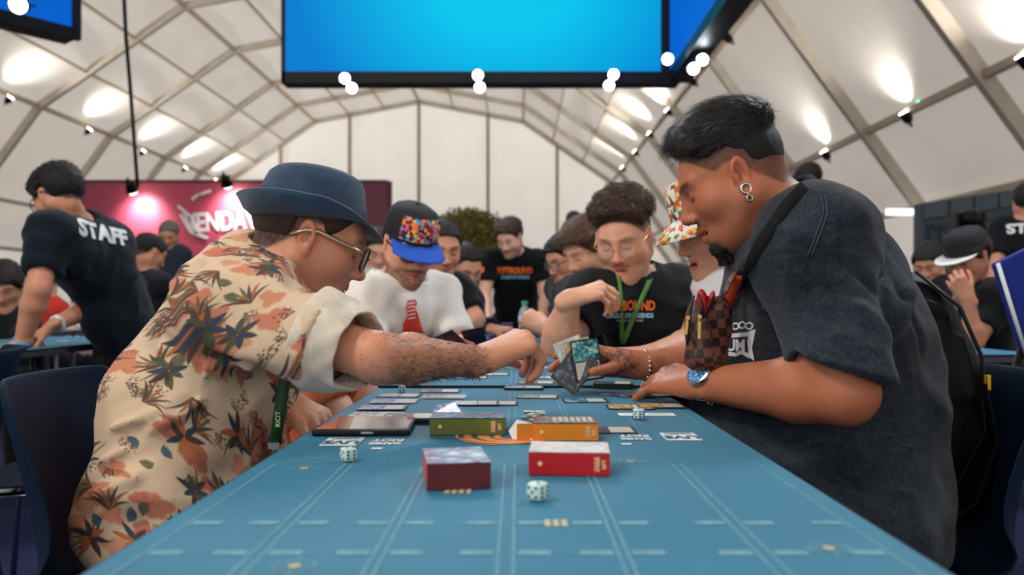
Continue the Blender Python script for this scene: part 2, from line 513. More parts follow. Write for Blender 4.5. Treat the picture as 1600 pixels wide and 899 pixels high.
# up-lights clamped to the purlins
M_BLACK = mat('black_metal', rgb(16, 17, 20), 0.4, 0.3)
M_LENS = mat('lamp_lens_glow', (1, 1, 1), 0.3, emit=(1.0, 0.93, 0.80), estr=22.0)
M_LENSB = mat('cool_lamp_lens_glow', (1, 1, 1), 0.3, emit=(0.85, 0.96, 1.0), estr=26.0)
def lamp_mesh():
    return (MB().lathe((0, 0, 0), [(0.05, -0.16), (0.1, -0.12), (0.13, 0.02), (0.14, 0.10), (0.125, 0.10)], 14).mesh('lamp_body'),
            MB().lathe((0, 0, 0), [(0.125, 0.085), (0.12, 0.12), (0.06, 0.135)], 14).mesh('lamp_lens'),
            MB().box((0, 0, -0.2), (0.05, 0.05, 0.12)).bar((-0.15, 0, -0.16), (0.15, 0, -0.16), 0.03, 0.03).mesh('lamp_bracket'))
LM = lamp_mesh()
_sp = {}
def spot_lamp(loc, aim, label, group, power=120, sc_=1.0, lens=None, angle=125, nm='spot_lamp', tint=(1, 0.95, 0.86), blend=1.0):
    t = empty(nm, loc); tag(t, label, 'lamp', group)
    d = nrm(np.array(aim, float)-np.array(loc, float)); t.rotation_euler = Vector(d).to_track_quat('Z', 'Y').to_euler()
    t.scale = (sc_, sc_, sc_)
    for nm2, me, m in (('lamp_body', LM[0], M_BLACK), ('lamp_lens', LM[1], lens or M_LENS), ('bracket', LM[2], M_BLACK)):
        if nm2 == 'lamp_lens' and lens is M_LENSB:
            me = me.copy()
        if not me.materials: me.materials.append(m)
        elif me.materials[0] != m: me = me.copy(); me.materials[0] = m
        o = bpy.data.objects.new(nm2, me); COL.objects.link(o); o.parent = t
    if power > 0:
        key = (power, angle, tint)
        if key not in _sp:
            l = bpy.data.lights.new('spot', 'SPOT'); l.energy = power; l.spot_size = math.radians(angle); l.spot_blend = blend
            l.shadow_soft_size = 0.1; l.color = tint; _sp[key] = l
        o = bpy.data.objects.new('spot_beam', _sp[key]); COL.objects.link(o); o.parent = t
        o.location = (0, 0, 0.17); o.rotation_euler = (math.pi, 0, 0)
    return t
LX = XC-13.05+0.35; LZ = EYE+8.0-0.35
lefts = [25.0, 30.3, 35.9, 41.1, 46.3, 51.0]
for i, y in enumerate(lefts):
    ordn = ['nearest', 'second', 'third', 'fourth', 'fifth', 'farthest'][i]
    spot_lamp((LX, y, LZ), (LX-0.6+2.4, y+0.6, LZ+2.6), '%s up-light in the row along the left slope of the tent roof' % ordn, 'up-lights along the left roof slope', 650)
RX = XC+13.05-0.25
for i, y in enumerate([18.6, 23.2, 27.8, 32.3, 36.7, 41.2, 46.2]):
    ordn = ['nearest', 'second', 'third', 'fourth', 'fifth', 'sixth', 'farthest'][i]
    spot_lamp((RX, y, LZ), (RX-2.2, y+0.4, LZ+2.4), '%s up-light in the upper row on the right slope of the tent roof' % ordn, 'up-lights of the upper right row', 650)
for i, y in enumerate([14.1, 18.4, 23.2]):
    ordn = ['nearest', 'middle', 'farthest'][i]
    spot_lamp((9.0, y, EYE+4.25), (9.0-1.4, y+0.3, EYE+4.25+3.0), '%s up-light in the lower row on the right slope of the tent roof' % ordn, 'up-lights of the lower right row', 520)
# small green pilot light beside the lower right lamp
t = MB().lathe((9.12, 18.1, EYE+4.5), [(0.03, -0.04), (0.05, 0), (0.03, 0.04)], 10).build('pilot_light', mat('green_glow', (0, 1, 0.3), emit=(0.1, 1, 0.4), estr=4))
tag(t, 'small green pilot light beside a lamp on the right roof slope', 'light')

# hanging screens --------------------------------------------------
def glow_screen(name, c0, c1, strength):
    m = bpy.data.materials.new(name); m.use_nodes = True; nt = m.node_tree; b = nt.nodes['Principled BSDF']
    b.inputs['Base Color'].default_value = (0.004, 0.006, 0.01, 1); b.inputs['Roughness'].default_value = 0.6; b.inputs['Specular IOR Level'].default_value = 0.1
    tc = nt.nodes.new('ShaderNodeTexCoord'); mp = nt.nodes.new('ShaderNodeMapping'); g = nt.nodes.new('ShaderNodeTexGradient'); g.gradient_type = 'SPHERICAL'
    mp.inputs['Location'].default_value = (-0.15, -0.0, 0); mp.inputs['Scale'].default_value = (0.30, 0.30, 0.42)
    nt.links.new(tc.outputs['Object'], mp.inputs['Vector']); nt.links.new(mp.outputs['Vector'], g.inputs['Vector'])
    cr = nt.nodes.new('ShaderNodeValToRGB'); cr.color_ramp.elements[0].color = (*c0, 1); cr.color_ramp.elements[1].color = (*c1, 1)
    cr.color_ramp.elements[1].position = 0.7
    nt.links.new(g.outputs['Fac'], cr.inputs['Fac']); nt.links.new(cr.outputs['Color'], b.inputs['Emission Color'])
    b.inputs['Emission Strength'].default_value = strength
    return m
M_SCR = glow_screen('screen_cyan_glow', rgb(0, 126, 210), rgb(0, 198, 238), 1.0)
M_SCR2 = mat('screen_blue_glow', (0.004, 0.006, 0.01), 0.6, spec=0.1, emit=rgb(0, 96, 205), estr=1.0)
M_BEZ = mat('black_screen_housing', rgb(6, 10, 18), 0.45)
YS = 12.7
bl = P(440, 130, YS); br = P(1062, 127, YS); zb = bl[2]; zt = zb+2.9
bigscreen = empty('hanging_screen', (bl[0]/2+br[0]/2, YS, zb)); tag(bigscreen, 'big black-framed cyan screen box hanging over the hall', 'screen')
MB().box(((bl[0]+br[0])/2, YS+0.17, (zb+zt)/2), (br[0]-bl[0], 0.30, zt-zb)).build('housing', M_BEZ, bigscreen)
MB().box((bl[0]+0.03, YS, (zb+zt)/2), (0.06, 0.06, zt-zb)).box(((bl[0]+br[0])/2, YS, zb+0.09), (br[0]-bl[0], 0.06, 0.18)).build('frame', M_BEZ, bigscreen)
o = MB().box((0, 0, 0), (br[0]-bl[0]-0.36, 0.02, 2.6)).build('display_panel', M_SCR)
o.location = ((bl[0]+br[0])/2-0.12, YS+0.01, zb+0.18+1.3); child_world(o, bigscreen)
# the wing that comes forward on the right, its picture turned inwards
MB().box((br[0]+0.0, YS-4.0, (zb+zt)/2), (0.28, 8.0, zt-zb)).build('side_housing', M_BEZ, bigscreen)
MB().box((br[0]-0.15, YS-4.0, zb+0.09), (0.05, 7.98, 0.18)).build('side_frame', M_BEZ, bigscreen)
MB().box((br[0]-0.155, YS-4.0, zb+0.18+1.3), (0.02, 7.9, 2.6)).build('side_display_panel', M_SCR2, bigscreen)
for k, x in enumerate((bl[0]+0.6, br[0]-0.6)):
    MB().tube([(x, YS+0.17, zt), (x, YS+0.17, 11.5+1.0)], 0.02, 6).build('hanging_cable', M_BLACK, bigscreen)
# second box at the top left corner
c = P(118, 62, 10.0); zl = c[2]
ls = empty('hanging_screen', (c[0], 10.0, zl)); tag(ls, 'black-framed blue screen box hanging at the top left corner', 'screen')
dirv = nrm(V(-0.62, -0.78, 0)); nv = V(0.78, -0.62, 0)
def lbar(off, z0, z1, th, nm, m):
    a = V(c[0], c[1], 0)+nv*off; L = 4.0
    MB().bar(a+V(0, 0, (z0+z1)/2), a+dirv*L+V(0, 0, (z0+z1)/2), th, z1-z0).build(nm, m, ls)
lbar(-0.16, zl, zl+2.9, 0.30, 'housing', M_BEZ)
lbar(0.01, zl, zl+0.14, 0.05, 'frame', M_BEZ)
MB().box((c[0], c[1], zl+1.45), (0.10, 0.10, 2.9), rotz(0.9)).build('corner_trim', M_BEZ, ls)
lbar(0.0, zl+0.14, zl+2.8, 0.02, 'display_panel', M_SCR2)
MB().tube([(c[0]-1.5, 9.2, zl+2.9), (c[0]-1.5, 9.2, 12.5)], 0.02, 6).build('hanging_cable', M_BLACK, ls)
# stage spots under the screen
scr = [(540, 122), (551, 137), (747, 117), (750, 136), (958, 116), (951, 133), (1042, 92), (1096, 93), (1082, 107), (1148, 0)]
for i, (x, y) in enumerate(scr):
    Y = 12.3 if x < 1000 else 11.6 - (x-1042)*0.01
    p = P(x, y, Y)
    lb = ['left pair', 'left pair', 'middle pair', 'middle pair', 'right pair', 'right pair'][i] if i < 6 else None
    if lb: lab = '%s stage spot of the %s at the lower edge of the big screen' % ('upper' if i % 2 == 0 else 'lower', lb)
    else: lab = ['stage spot on the screen just left of its lower right corner', 'upper stage spot right of the screen corner', 'lower stage spot right of the screen corner', 'stage spot at the top where the screen side meets the frame edge'][i-6]
    spot_lamp(p, p+V(-0.15*0, -3, -1.1), lab, 'stage spots around the big screen', 0, 0.62, M_LENSB, nm='stage_spot')
p = P(33, 8, 9.0); spot_lamp(p, p+V(0.5, -3, -1.0), 'stage spot under the top left screen', 'stage spots around the big screen', 0, 0.75, M_LENSB, nm='stage_spot')

# pink banner --------------------------------------------------------
YB = 13.5
def banner_mat():
    m = bpy.data.materials.new('banner_print'); m.use_nodes = True; nt = m.node_tree; b = nt.nodes['Principled BSDF']; b.inputs['Roughness'].default_value = 0.6
    tc = nt.nodes.new('ShaderNodeTexCoord'); sp = nt.nodes.new('ShaderNodeSeparateXYZ'); nt.links.new(tc.outputs['Object'], sp.inputs[0])
    mr = nt.nodes.new('ShaderNodeMapRange'); mr.inputs['From Min'].default_value = -2.8; mr.inputs['From Max'].default_value = 2.7
    nz = nt.nodes.new('ShaderNodeTexNoise'); nz.inputs['Scale'].default_value = 1.3; nt.links.new(tc.outputs['Object'], nz.inputs['Vector'])
    ad = nt.nodes.new('ShaderNodeMath'); ad.operation = 'MULTIPLY_ADD'; ad.inputs[1].default_value = 0.8
    nt.links.new(nz.outputs['Fac'], ad.inputs[0]); nt.links.new(sp.outputs['X'], ad.inputs[2]); nt.links.new(ad.outputs[0], mr.inputs['Value'])
    cr = nt.nodes.new('ShaderNodeValToRGB'); e = cr.color_ramp.elements
    e[0].color = (*rgb(150, 62, 84), 1); e[1].color = (*rgb(120, 52, 72), 1); e[1].position = 0.98
    x = cr.color_ramp.elements.new(0.42); x.color = (*rgb(196, 70, 96), 1); x = cr.color_ramp.elements.new(0.75); x.color = (*rgb(160, 76, 92), 1)
    nt.links.new(mr.outputs['Result'], cr.inputs['Fac']); nt.links.new(cr.outputs['Color'], b.inputs['Base Color'])
    return m
ba = P(120, 298, YB); bb = P(606, 284, YB)
banner = empty('banner_wall', ((ba[0]+bb[0])/2, YB, 0)); tag(banner, 'long pink and maroon banner wall with white lettering behind the staff member', 'banner')
o = MB().box((0, 0, 0), (bb[0]-ba[0], 0.06, bb[2]-0.02)).build('printed_panel', banner_mat()); o.location = ((ba[0]+bb[0])/2, YB, bb[2]/2); child_world(o, banner)
MB().box((bb[0]+0.03, YB, bb[2]/2), (0.07, 0.12, bb[2])).box((ba[0]-0.03, YB, bb[2]/2), (0.07, 0.12, bb[2])).box(((ba[0]+bb[0])/2, YB, bb[2]), (bb[0]-ba[0], 0.08, 0.05)).build('frame', mat('maroon_frame', rgb(92, 46, 56), 0.6), banner)
MB().box((bb[0]-0.42, YB-0.04, 1.05), (0.8, 0.02, 2.1)).build('teal_print_field', mat('teal_print', rgb(90, 140, 150), 0.6), banner)
M_WPR = mat('white_print', rgb(235, 225, 225), 0.6)
tm = text_mesh('VENDAVAL', 0.44, 0.006, 0.012)
o = link_mesh('lettering', tm, M_WPR, None, False); q = P(362, 345, YB-0.05); o.location = tuple(q); o.rotation_euler = (math.pi/2, math.radians(-3), 0); o.scale = (0.72, 1, 1); child_world(o, banner)
g = MB()
for k, (x0, y0, x1, y1, wd) in enumerate([(278, 322, 300, 340, 0.05), (300, 340, 308, 366, 0.07), (282, 335, 298, 362, 0.05), (298, 362, 325, 372, 0.06), (310, 305, 330, 298, 0.05), (300, 312, 312, 303, 0.05), (345, 374, 392, 366, 0.06), (392, 366, 402, 350, 0.05)]):
    g.bar(P(x0, y0, YB-0.06), P(x1, y1, YB-0.06), 0.02, wd, up=(0, 0, 1) if abs(x1-x0) > abs(y1-y0) else (1, 0, 0))
g.build('swoosh_mark', M_WPR, banner)
for i, (x, y) in enumerate([(205, 293), (353, 284)]):
    p = P(x, y, YB-0.45)
    spot_lamp(p, p+V(0.0, 0.75, -0.75), '%s down-light washing the pink banner wall' % ('left' if i == 0 else 'right'), 'down-lights over the banner', 120, 0.7, nm='banner_lamp', angle=120, tint=(1, 0.97, 0.93))
# thin black cable hanging over the hall at the left
p0 = P(194, 0, 9.5); p0[2] = 12.0; pts = [p0]+[P(x, y, 9.5+k*0.2) for k, (x, y) in enumerate([(194, 0), (197, 60), (203, 130), (209, 210), (215, 292)])]
o = MB().tube(pts, 0.022, 6).build('hanging_cable', mat('black_rubber', rgb(20, 18, 18), 0.6), smooth=True); tag(o, 'thin black cable hanging down over the left of the hall', 'cable')

# grey panelled structure at the right --------------------------------
YG = 15.0
ga = P(1440, 318, YG); gb = P(1660, 262, YG)
gw = empty('scenic_wall', (ga[0]+2, YG, 0)); tag(gw, 'dark grey scenic wall with stepped recessed panels at the right', 'wall')
M_GW = mat('slate_scenic_paint', rgb(84, 98, 110), 0.7, noise=0.12, nscale=5)
M_GWD = mat('dark_slate_paint', rgb(66, 78, 90), 0.7, noise=0.12, nscale=5)
zt0, zt1 = ga[2], ga[2]+0.62
x0, x1 = ga[0], ga[0]+4.2
MB().prism([(x0, 0), (x1, 0), (x1, zt1), (x0, zt0)], YG, YG+0.3, lambda x, z, y: (x, y, z)).build('backing_panel', M_GW, gw)
def ztop(x): return zt0+(zt1-zt0)*(x-x0)/(x1-x0)
n = 9
for k in range(n):
    xa = x0+(x1-x0)*k/n+0.02; xb = x0+(x1-x0)*(k+1)/n-0.02
    MB().prism([(xa, ztop(xa)-0.30), (xb, ztop(xb)-0.30), (xb, ztop(xb)), (xa, ztop(xa))], YG-0.10, YG, lambda x, z, y: (x, y, z)).build('block', M_GW, gw)
for k, (e, m) in enumerate(((0.15, M_GWD), (0.38, M_GW), (0.60, M_GWD))):
    g = MB(); xa = x0+e; xb = x1-e; ta = 0.07
    g.prism([(xa, ztop(xa)-0.35-e*0.5), (xb, ztop(xb)-0.35-e*0.5), (xb, ztop(xb)-0.35-e*0.5-ta), (xa, ztop(xa)-0.35-e*0.5-ta)], YG-0.08, YG, lambda x, z, y: (x, y, z))
    g.box((xa, YG-0.04, (ztop(xa)-0.35-e*0.5)/2), (ta, 0.08, ztop(xa)-0.35-e*0.5))
    g.build('raised_moulding', m, gw)
for k in range(6):
    xa = x0+0.8+k*0.5
    MB().box((xa+0.2, YG-0.03, 1.35), (0.4, 0.06, 0.5)).build('block', M_GWD, gw)
# moving head stage light standing in front of the grey wall
p = P(1512, 352, 13.5)
mh = empty('stage_light', (p[0], 13.5, 0)); tag(mh, 'black moving-head stage light standing before the grey wall', 'light')
MB().box((p[0], 13.5, p[2]-0.22), (0.5, 0.35, 0.16)).build('base', M_BLACK, mh)
for q_ in (-0.22, 0.22): MB().box((p[0]+q_, 13.5, p[2]), (0.06, 0.2, 0.4)).build('yoke_arm', M_BLACK, mh)
MB().lathe((p[0]-0.16, 13.5, p[2]+0.1), [(0.1, 0), (0.15, 0.08), (0.16, 0.24), (0.13, 0.32)], 14, axis=(1, 0, 0.1)).build('lamp_head', M_BLACK, mh, smooth=True)
MB().box((p[0], 13.5, (p[2]-0.3)/2), (0.4, 0.4, p[2]-0.3)).build('pedestal', M_BLACK, mh)
# strip light under the eave
a = P(1385, 337, 20.4); b = P(1432, 326, 20.4)
o = MB().box(((a[0]+b[0])/2, 20.4, (a[2]+b[2])/2), (b[0]-a[0], 0.1, 0.16)).build('strip_light', mat('strip_glow', (1, 1, 1), emit=(0.9, 0.97, 1), estr=1.6)); tag(o, 'long white strip light below the eave at the right', 'light')
# ------------------------------------------------------------------ people
def frame_from(fwd, up=(0, 0, 1), roll=0.0):
    f = nrm(fwd); r = nrm(np.cross(f, up)); u = np.cross(r, f)
    if roll: r, u = r*math.cos(roll)+u*math.sin(roll), u*math.cos(roll)-r*math.sin(roll)
    return np.stack((r, f, u), 1)
def head_prims(o):
    """o: options. Local frame: x = the person's right, y = face, z = up; chin at z -0.118, crown at +0.118"""
    jw = o.get('jaw', 1.0); ch = o.get('chin', 0.0); fat = o.get('fat', 0.0); ns = o.get('nose', 1.0)
    p = [ell((0, -0.022, 0.034), (0.077, 0.097, 0.085), k=0.03),
         ell((0, 0.030, 0.010), (0.064, 0.064, 0.075), k=0.04),
         ell((0, 0.034, -0.048), (0.052*jw+fat*0.6, 0.050, 0.066), k=0.03),
         cap((0, 0.080+ch, -0.100), (0, 0.066+ch*0.5, -0.088), 0.018*jw+fat*0.2, 0.024*jw, k=0.03),
         ell((0, 0.066, -0.062), (0.026, 0.026, 0.028), k=0.02),
         ell((0, 0.076, -0.040), (0.020, 0.021, 0.026), k=0.014), ell((0, 0.080, -0.020), (0.0125, 0.020, 0.030), k=0.012)]
    for s in (-1, 1):
        p += [cap((s*0.060*jw, -0.004, -0.050), (s*0.020, 0.070+ch, -0.100), 0.018+fat, 0.014+fat*0.6, k=0.04),
              ell((s*(0.040+fat*0.5), 0.052, -0.026), (0.026+fat*0.5, 0.030, 0.026), k=0.03),
              cap((s*0.010, 0.088, 0.024), (s*0.044, 0.072, 0.028), 0.0085, 0.009, k=0.016),
              ell((s*0.031, 0.098, 0.004), (0.017, 0.012, 0.0115), k=0.014, sub=True),
              ell((s*0.031, 0.0755, 0.003), (0.0150, 0.0145, 0.0125), k=0.004),
              cap((s*0.019, 0.0865, -0.0035), (s*0.042, 0.0805, -0.004), 0.0022, k=0.003)]
    if fat: p += [ell((0, 0.020, -0.100), (0.050, 0.050, 0.028), k=0.04)]
    p += [cap((0, 0.087, 0.022), (0, 0.106*(0.5+ns*0.5), -0.026), 0.0075, 0.0095, k=0.014),
          ell((0, 0.088+0.020*ns, -0.032), (0.0115, 0.0125, 0.0100), k=0.008)]
    for s in (-1, 1):
        p += [ell((s*0.0125, 0.095+0.004*ns, -0.036), (0.0085, 0.0115, 0.0080), k=0.006),
              ell((s*0.0070, 0.100+0.006*ns, -0.0435), (0.0036, 0.0055, 0.0034), k=0.003, sub=True)]
    op = o.get('mouth', 0.0); lp = o.get('lips', 1.0); ly = 0.0035*(lp-1)/0.3
    p += [cap((-0.020, 0.080, -0.0655), (0, 0.0925+ly, -0.0625), 0.0040, 0.0068*lp, k=0.007), cap((0.020, 0.080, -0.0655), (0, 0.0925+ly, -0.0625), 0.0040, 0.0068*lp, k=0.007),
          cap((-0.018, 0.080, -0.0745-op), (0, 0.0895+ly, -0.0775-op), 0.0045, 0.0076*lp, k=0.007), cap((0.018, 0.080, -0.0745-op), (0, 0.0895+ly, -0.0775-op), 0.0045, 0.0076*lp, k=0.007),
          cap((-0.018, 0.088, -0.0700-op/2), (0.018, 0.088, -0.0700-op/2), 0.0017+op*0.5, k=0.003, sub=True), cap((-0.014, 0.096, -0.0700-op/2), (0.014, 0.096, -0.0700-op/2), 0.0020+op*0.5, k=0.003, sub=True)]
    ea = o.get('ear', 1.0)
    for s in (-1, 1):
        R = rotz(-s*0.35)@roty(s*0.12)@rotx(0.12)
        c = V(s*(0.0795+fat*0.4), -0.008, -0.004)
        p += [ell(c, (0.0085*ea, 0.0185*ea, 0.031*ea), R, k=0.006),
              ell(c+R@V(s*0.0075, 0.003, 0.002)*ea, (0.0085*ea, 0.0115*ea, 0.0200*ea), R, k=0.003, sub=True),
              cap(c+R@V(s*0.002, -0.004, 0.016)*ea, c+R@V(s*0.003, -0.009, -0.008)*ea, 0.0028*ea, k=0.004),
              ell(c+R@V(s*0.002, 0.009, -0.006)*ea, (0.004*ea, 0.004*ea, 0.007*ea), R, k=0.004),
              ell(c+R@V(0, 0.004, -0.027)*ea, (0.0050*ea, 0.0085*ea, 0.0095*ea), R, k=0.006)]
    return p
HL_Y = np.array([-0.14, -0.075, -0.035, -0.012, 0.012, 0.030, 0.045, 0.062, 0.078, 0.12])
HL_Z = np.array([-0.075, -0.060, -0.020, 0.022, 0.026, 0.020, 0.036, 0.062, 0.080, 0.090])
def hairline(x, y, rec=0.0): return np.interp(y, HL_Y, HL_Z)+rec*np.clip(y, 0, 0.1)*4*np.clip(np.abs(x)/0.05, 0.3, 1)
def head_color(o, L, base, C):
    """paint the face; L = local coordinates / scale; C = colours so far"""
    x, y, z = L[:, 0], L[:, 1], L[:, 2]; ax = np.abs(x)
    hairc = np.array(o.get('hairc', rgb(30, 24, 22)))
    mott = vnoise(x*120, y*120, z*120)*0.5+vnoise(x*45+9, y*45, z*45)*0.5
    C = C*(1+0.05*mott)[:, None]
    red = np.array(base)*np.array((1.10, 0.78, 0.72))
    for c, r, a in (((0.043, 0.065, -0.03), 0.026, 0.45), ((0, 0.115, -0.032), 0.017, 0.6), ((0.079, -0.008, 0.0), 0.030, 0.5), ((0, 0.09, -0.1), 0.02, 0.2)):
        d2 = (ax-c[0])**2+(y-c[1])**2+(z-c[2])**2; C = mixc(C, red, a*np.exp(-d2/(r*r)))
    # beard / stubble
    st = o.get('stubble', 0.0)
    if st:
        line = np.interp(y, [-0.01, 0.02, 0.05, 0.075, 0.1], [-0.020, -0.052, -0.062, -0.052, -0.052])
        m = sstep(0.012, -0.012, z-line)*sstep(-0.03, 0.0, y)*sstep(-0.150, -0.120, z)
        m *= 1-0.8*np.exp(-((ax/0.012)**2+((z+0.088)/0.006)**2))
        n = 0.75+0.35*vnoise(x*500, y*500, z*500)
        C = mixc(C, hairc*0.8, st*m*n)
    mu = o.get('moustache', st)
    if mu:
        m = np.exp(-((ax-0.014)/0.017)**4-((z+0.0540+ax*0.15)/0.0062)**4)*(y > 0.07)
        C = mixc(C, hairc*0.8, np.clip(mu*1.3, 0, 0.92)*m*(0.8+0.3*vnoise(x*500, y*500, z*500)))
    lip = np.array(o.get('lipc', tuple(np.array(base)*np.array((0.85, 0.50, 0.50)))))
    op = o.get('mouth', 0.0)
    m = np.exp(-(ax/0.0235)**6-((z+0.0700+op/2)/(0.0115+op/2))**6)*(y > 0.072)
    C = mixc(C, lip, 0.85*m)
    m = np.exp(-(ax/0.020)**6-((z+0.0700+op/2)/(0.0016+op*0.45))**4)*(y > 0.070)
    C = mixc(C, np.array(base)*0.08, 0.9*m)
    # brows, lashes, nostrils
    bw = o.get('brow', 0.85)
    m = np.exp(-((ax-0.030)/0.0205)**6-((z-0.0285-0.20*(0.030-ax)*(ax < 0.03)*-1+0.15*np.clip(ax-0.036, 0, 1))/0.0062)**4)*(y > 0.05)
    C = mixc(C, hairc*0.7, bw*m*(0.8+0.25*vnoise(x*300, y*300, z*900)))
    m = np.exp(-((ax-0.031)/0.0135)**6-((z+0.0040-0.35*(ax-0.031)**2*30)/0.0027)**4)*(y > 0.06)
    C = mixc(C, np.array((0.01, 0.008, 0.007)), 0.92*m)
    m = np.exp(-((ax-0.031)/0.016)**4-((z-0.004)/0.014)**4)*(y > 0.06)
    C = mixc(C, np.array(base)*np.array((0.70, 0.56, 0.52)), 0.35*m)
    m = np.exp(-((ax-0.007)/0.0042)**4-((z+0.0440)/0.0036)**4)*(y > 0.085)
    C = mixc(C, np.array(base)*0.08, 0.8*m)
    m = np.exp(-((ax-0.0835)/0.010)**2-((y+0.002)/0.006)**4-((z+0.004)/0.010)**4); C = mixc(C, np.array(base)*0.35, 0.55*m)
    # scalp
    if o.get('scalp', 1.0):
        hl = hairline(x, y, o.get('recede', 0.0))+o.get('hl_off', 0.0)
        m = sstep(-0.004, 0.006, z-hl)*(1-sstep(0.078, 0.083, ax))
        fade = o.get('fade')
        if fade:   # clipped sides: denser towards the top
            m = m*np.clip(0.74+0.26*sstep(fade[0], fade[1], z-np.clip(y, -1, 0)*0.35), 0, 1)
        C = mixc(C, hairc, o.get('scalp', 1.0)*m*(0.9+0.12*vnoise(x*260, y*260, z*260)))
    return C
def hair_mesh(o, hf, M, pos, s, base_h):
    """hair as a volume of its own over the skull"""
    t = hf.get('t', 0.012); side = hf.get('side', 0.005); front = hf.get('front', t); amp = hf.get('amp', 0.003); fr = hf.get('fr', 90.0); lo_off = hf.get('off', 0.0)
    streak = hf.get('streak', (1, 1, 1)); rec = o.get('recede', 0.0); rag = hf.get('rag', 0.004)
    pr = [ell((0, -0.022, 0.034), (0.077+0.001, 0.097+0.001, 0.085+0.001), k=0.03), ell((0, 0.028, 0.014), (0.066, 0.064, 0.074), k=0.04)]
    pr += hf.get('extra', [])
    def disp(X, Y, Z):
        L = (np.stack((X, Y, Z), 1)-pos)@M/s; x, y, z = L[:, 0], L[:, 1], L[:, 2]
        top = sstep(hf.get('z0', 0.045), hf.get('z1', 0.085), z); fr_ = sstep(0.0, 0.08, y)
        th = side+(t-side)*top; th = th+(front-t)*fr_*top
        n = vnoise(x*fr*streak[0]+3, y*fr*streak[1], z*fr*streak[2]+5)+0.5*vnoise(x*fr*2.1*streak[0], y*fr*2.1*streak[1]+7, z*fr*2.1*streak[2])
        if hf.get('ridge'): n = 1-2*np.abs(n)
        hl = hairline(x, y, rec)+lo_off+rag*vnoise(x*150, y*150, z*30)
        pen = np.clip((hl-z)*1.2+0.001, 0, 0.06)
        ear = np.exp(-((y+0.008)/0.024)**4-((z+0.002)/0.034)**4)*(np.abs(x) > 0.05)*0.03*(0 if hf.get('ears') else 1)
        return (-th-amp*n*(0.4+0.6*top)+pen*(1+th/0.01)+ear)*s
    v, f = sculpt(xform(pr, M, pos, s), base_h, disp=disp, boxes=[(pos-0.19*s, pos+0.19*s, base_h)])
    return v, f
def cap_join(v, f): return v, f
FINGERS = [((0.031, 0.093, 0.0), (0.043, 0.026, 0.020), 0.0092), ((0.0095, 0.098, 0.002), (0.047, 0.030, 0.021), 0.0094),
           ((-0.0120, 0.092, 0.001), (0.043, 0.028, 0.021), 0.0088), ((-0.0315, 0.081, -0.002), (0.034, 0.021, 0.018), 0.0078)]
def hand_prims(wr, d, dorsal, right=True, s=1.0, curls=((20, 25, 15),)*4, spread=(6, 1, -4, -10), thumb=(35, -20, 15, 15), wristbend=0):
    """curls in degrees at the three joints of index..little; thumb=(out, down, bend1, bend2)"""
    d = nrm(d); dorsal = nrm(np.asarray(dorsal, float)-d*np.dot(dorsal, d))
    th = np.cross(dorsal, d) if right else np.cross(d, dorsal)
    M = np.stack((th, d, dorsal), 1); L = []; nails = []; tips = []
    L.append(cap((0.012, -0.02, 0), (0.010, 0.02, 0), 0.0215, 0.020, k=0.015, sq=((0, 0, 1), 0.78)))
    L.append(cap((-0.012, -0.02, 0), (-0.012, 0.02, 0), 0.0205, 0.019, k=0.015, sq=((0, 0, 1), 0.78)))
    for i, (b, ph, r) in enumerate(FINGERS):
        b = V(*b); L.append(cap((b[0]*0.55, 0.012, 0), b, 0.0155, 0.0118, k=0.014))
        a = math.radians(spread[i]); cur = curls[i] if len(curls) > 1 else curls[0]
        fd = V(math.sin(a), math.cos(a), 0); up = V(0, 0, 1.0); p = b; ang = 0
        for j, (l, cu) in enumerate(zip(ph, cur)):
            ang += math.radians(cu); dd = fd*math.cos(ang)-up*math.sin(ang); q = p+dd*l
            L.append(cap(p, q, r*(1.08-0.10*j), r*(0.98-0.10*j), k=0.0035 if j else 0.006)); p = q
        nn = up*math.cos(ang)+fd*math.sin(ang); nails.append((p-dd*0.004+nn*r*0.75, r*0.85)); tips.append(p)
    out, down, b1, b2 = [math.radians(t) for t in thumb]
    p = V(0.020, 0.022, -0.008); dd = V(math.sin(out)*math.cos(down), math.cos(out)*math.cos(down), math.sin(down))
    L.append(ell((0.026, 0.040, -0.010), (0.016, 0.030, 0.014), rotz(-0.4), k=0.014))
    q = p+dd*0.046; L.append(cap(p, q, 0.0150, 0.0118, k=0.010)); p = q
    inn = nrm(np.cross(np.cross(dd, V(-1, 0.25, -0.35)), dd))
    dd = nrm(dd*math.cos(b1)+inn*math.sin(b1)); q = p+dd*0.033; L.append(cap(p, q, 0.0112, 0.0102, k=0.004)); p = q
    dd = nrm(dd*math.cos(b2)+inn*math.sin(b2)); q = p+dd*0.024; L.append(cap(p, q, 0.0104, 0.0084, k=0.003))
    nails.append((q-dd*0.004-inn*0.0075, 0.0085)); tips.append(q)
    o = np.asarray(wr, float)
    L = xform(L, M, o, s)
    return L, [(o+M@(n*s), r*s) for n, r in nails], [o+M@(t*s) for t in tips], M
def limb_prims(S, arms=1.0, k=0.02):
    p = []
    for s_ in 'RL':
        if 'el'+s_ not in S: continue
        a, e, w_ = S['sh'+s_], S['el'+s_], S['wr'+s_]; g = S.get('arm', 1.0)*arms
        m = lerp(e, w_, 0.28); mm = lerp(a, e, 0.4)
        p += [cap(a, mm, 0.052*g, 0.049*g, k=0.03), cap(mm, e, 0.049*g, 0.039*g, k=0.03), cap(e, m, 0.040*g, 0.043*g, k=0.02), cap(m, w_, 0.042*g, 0.0255*min(g, 1.15), k=0.015)]
    return p
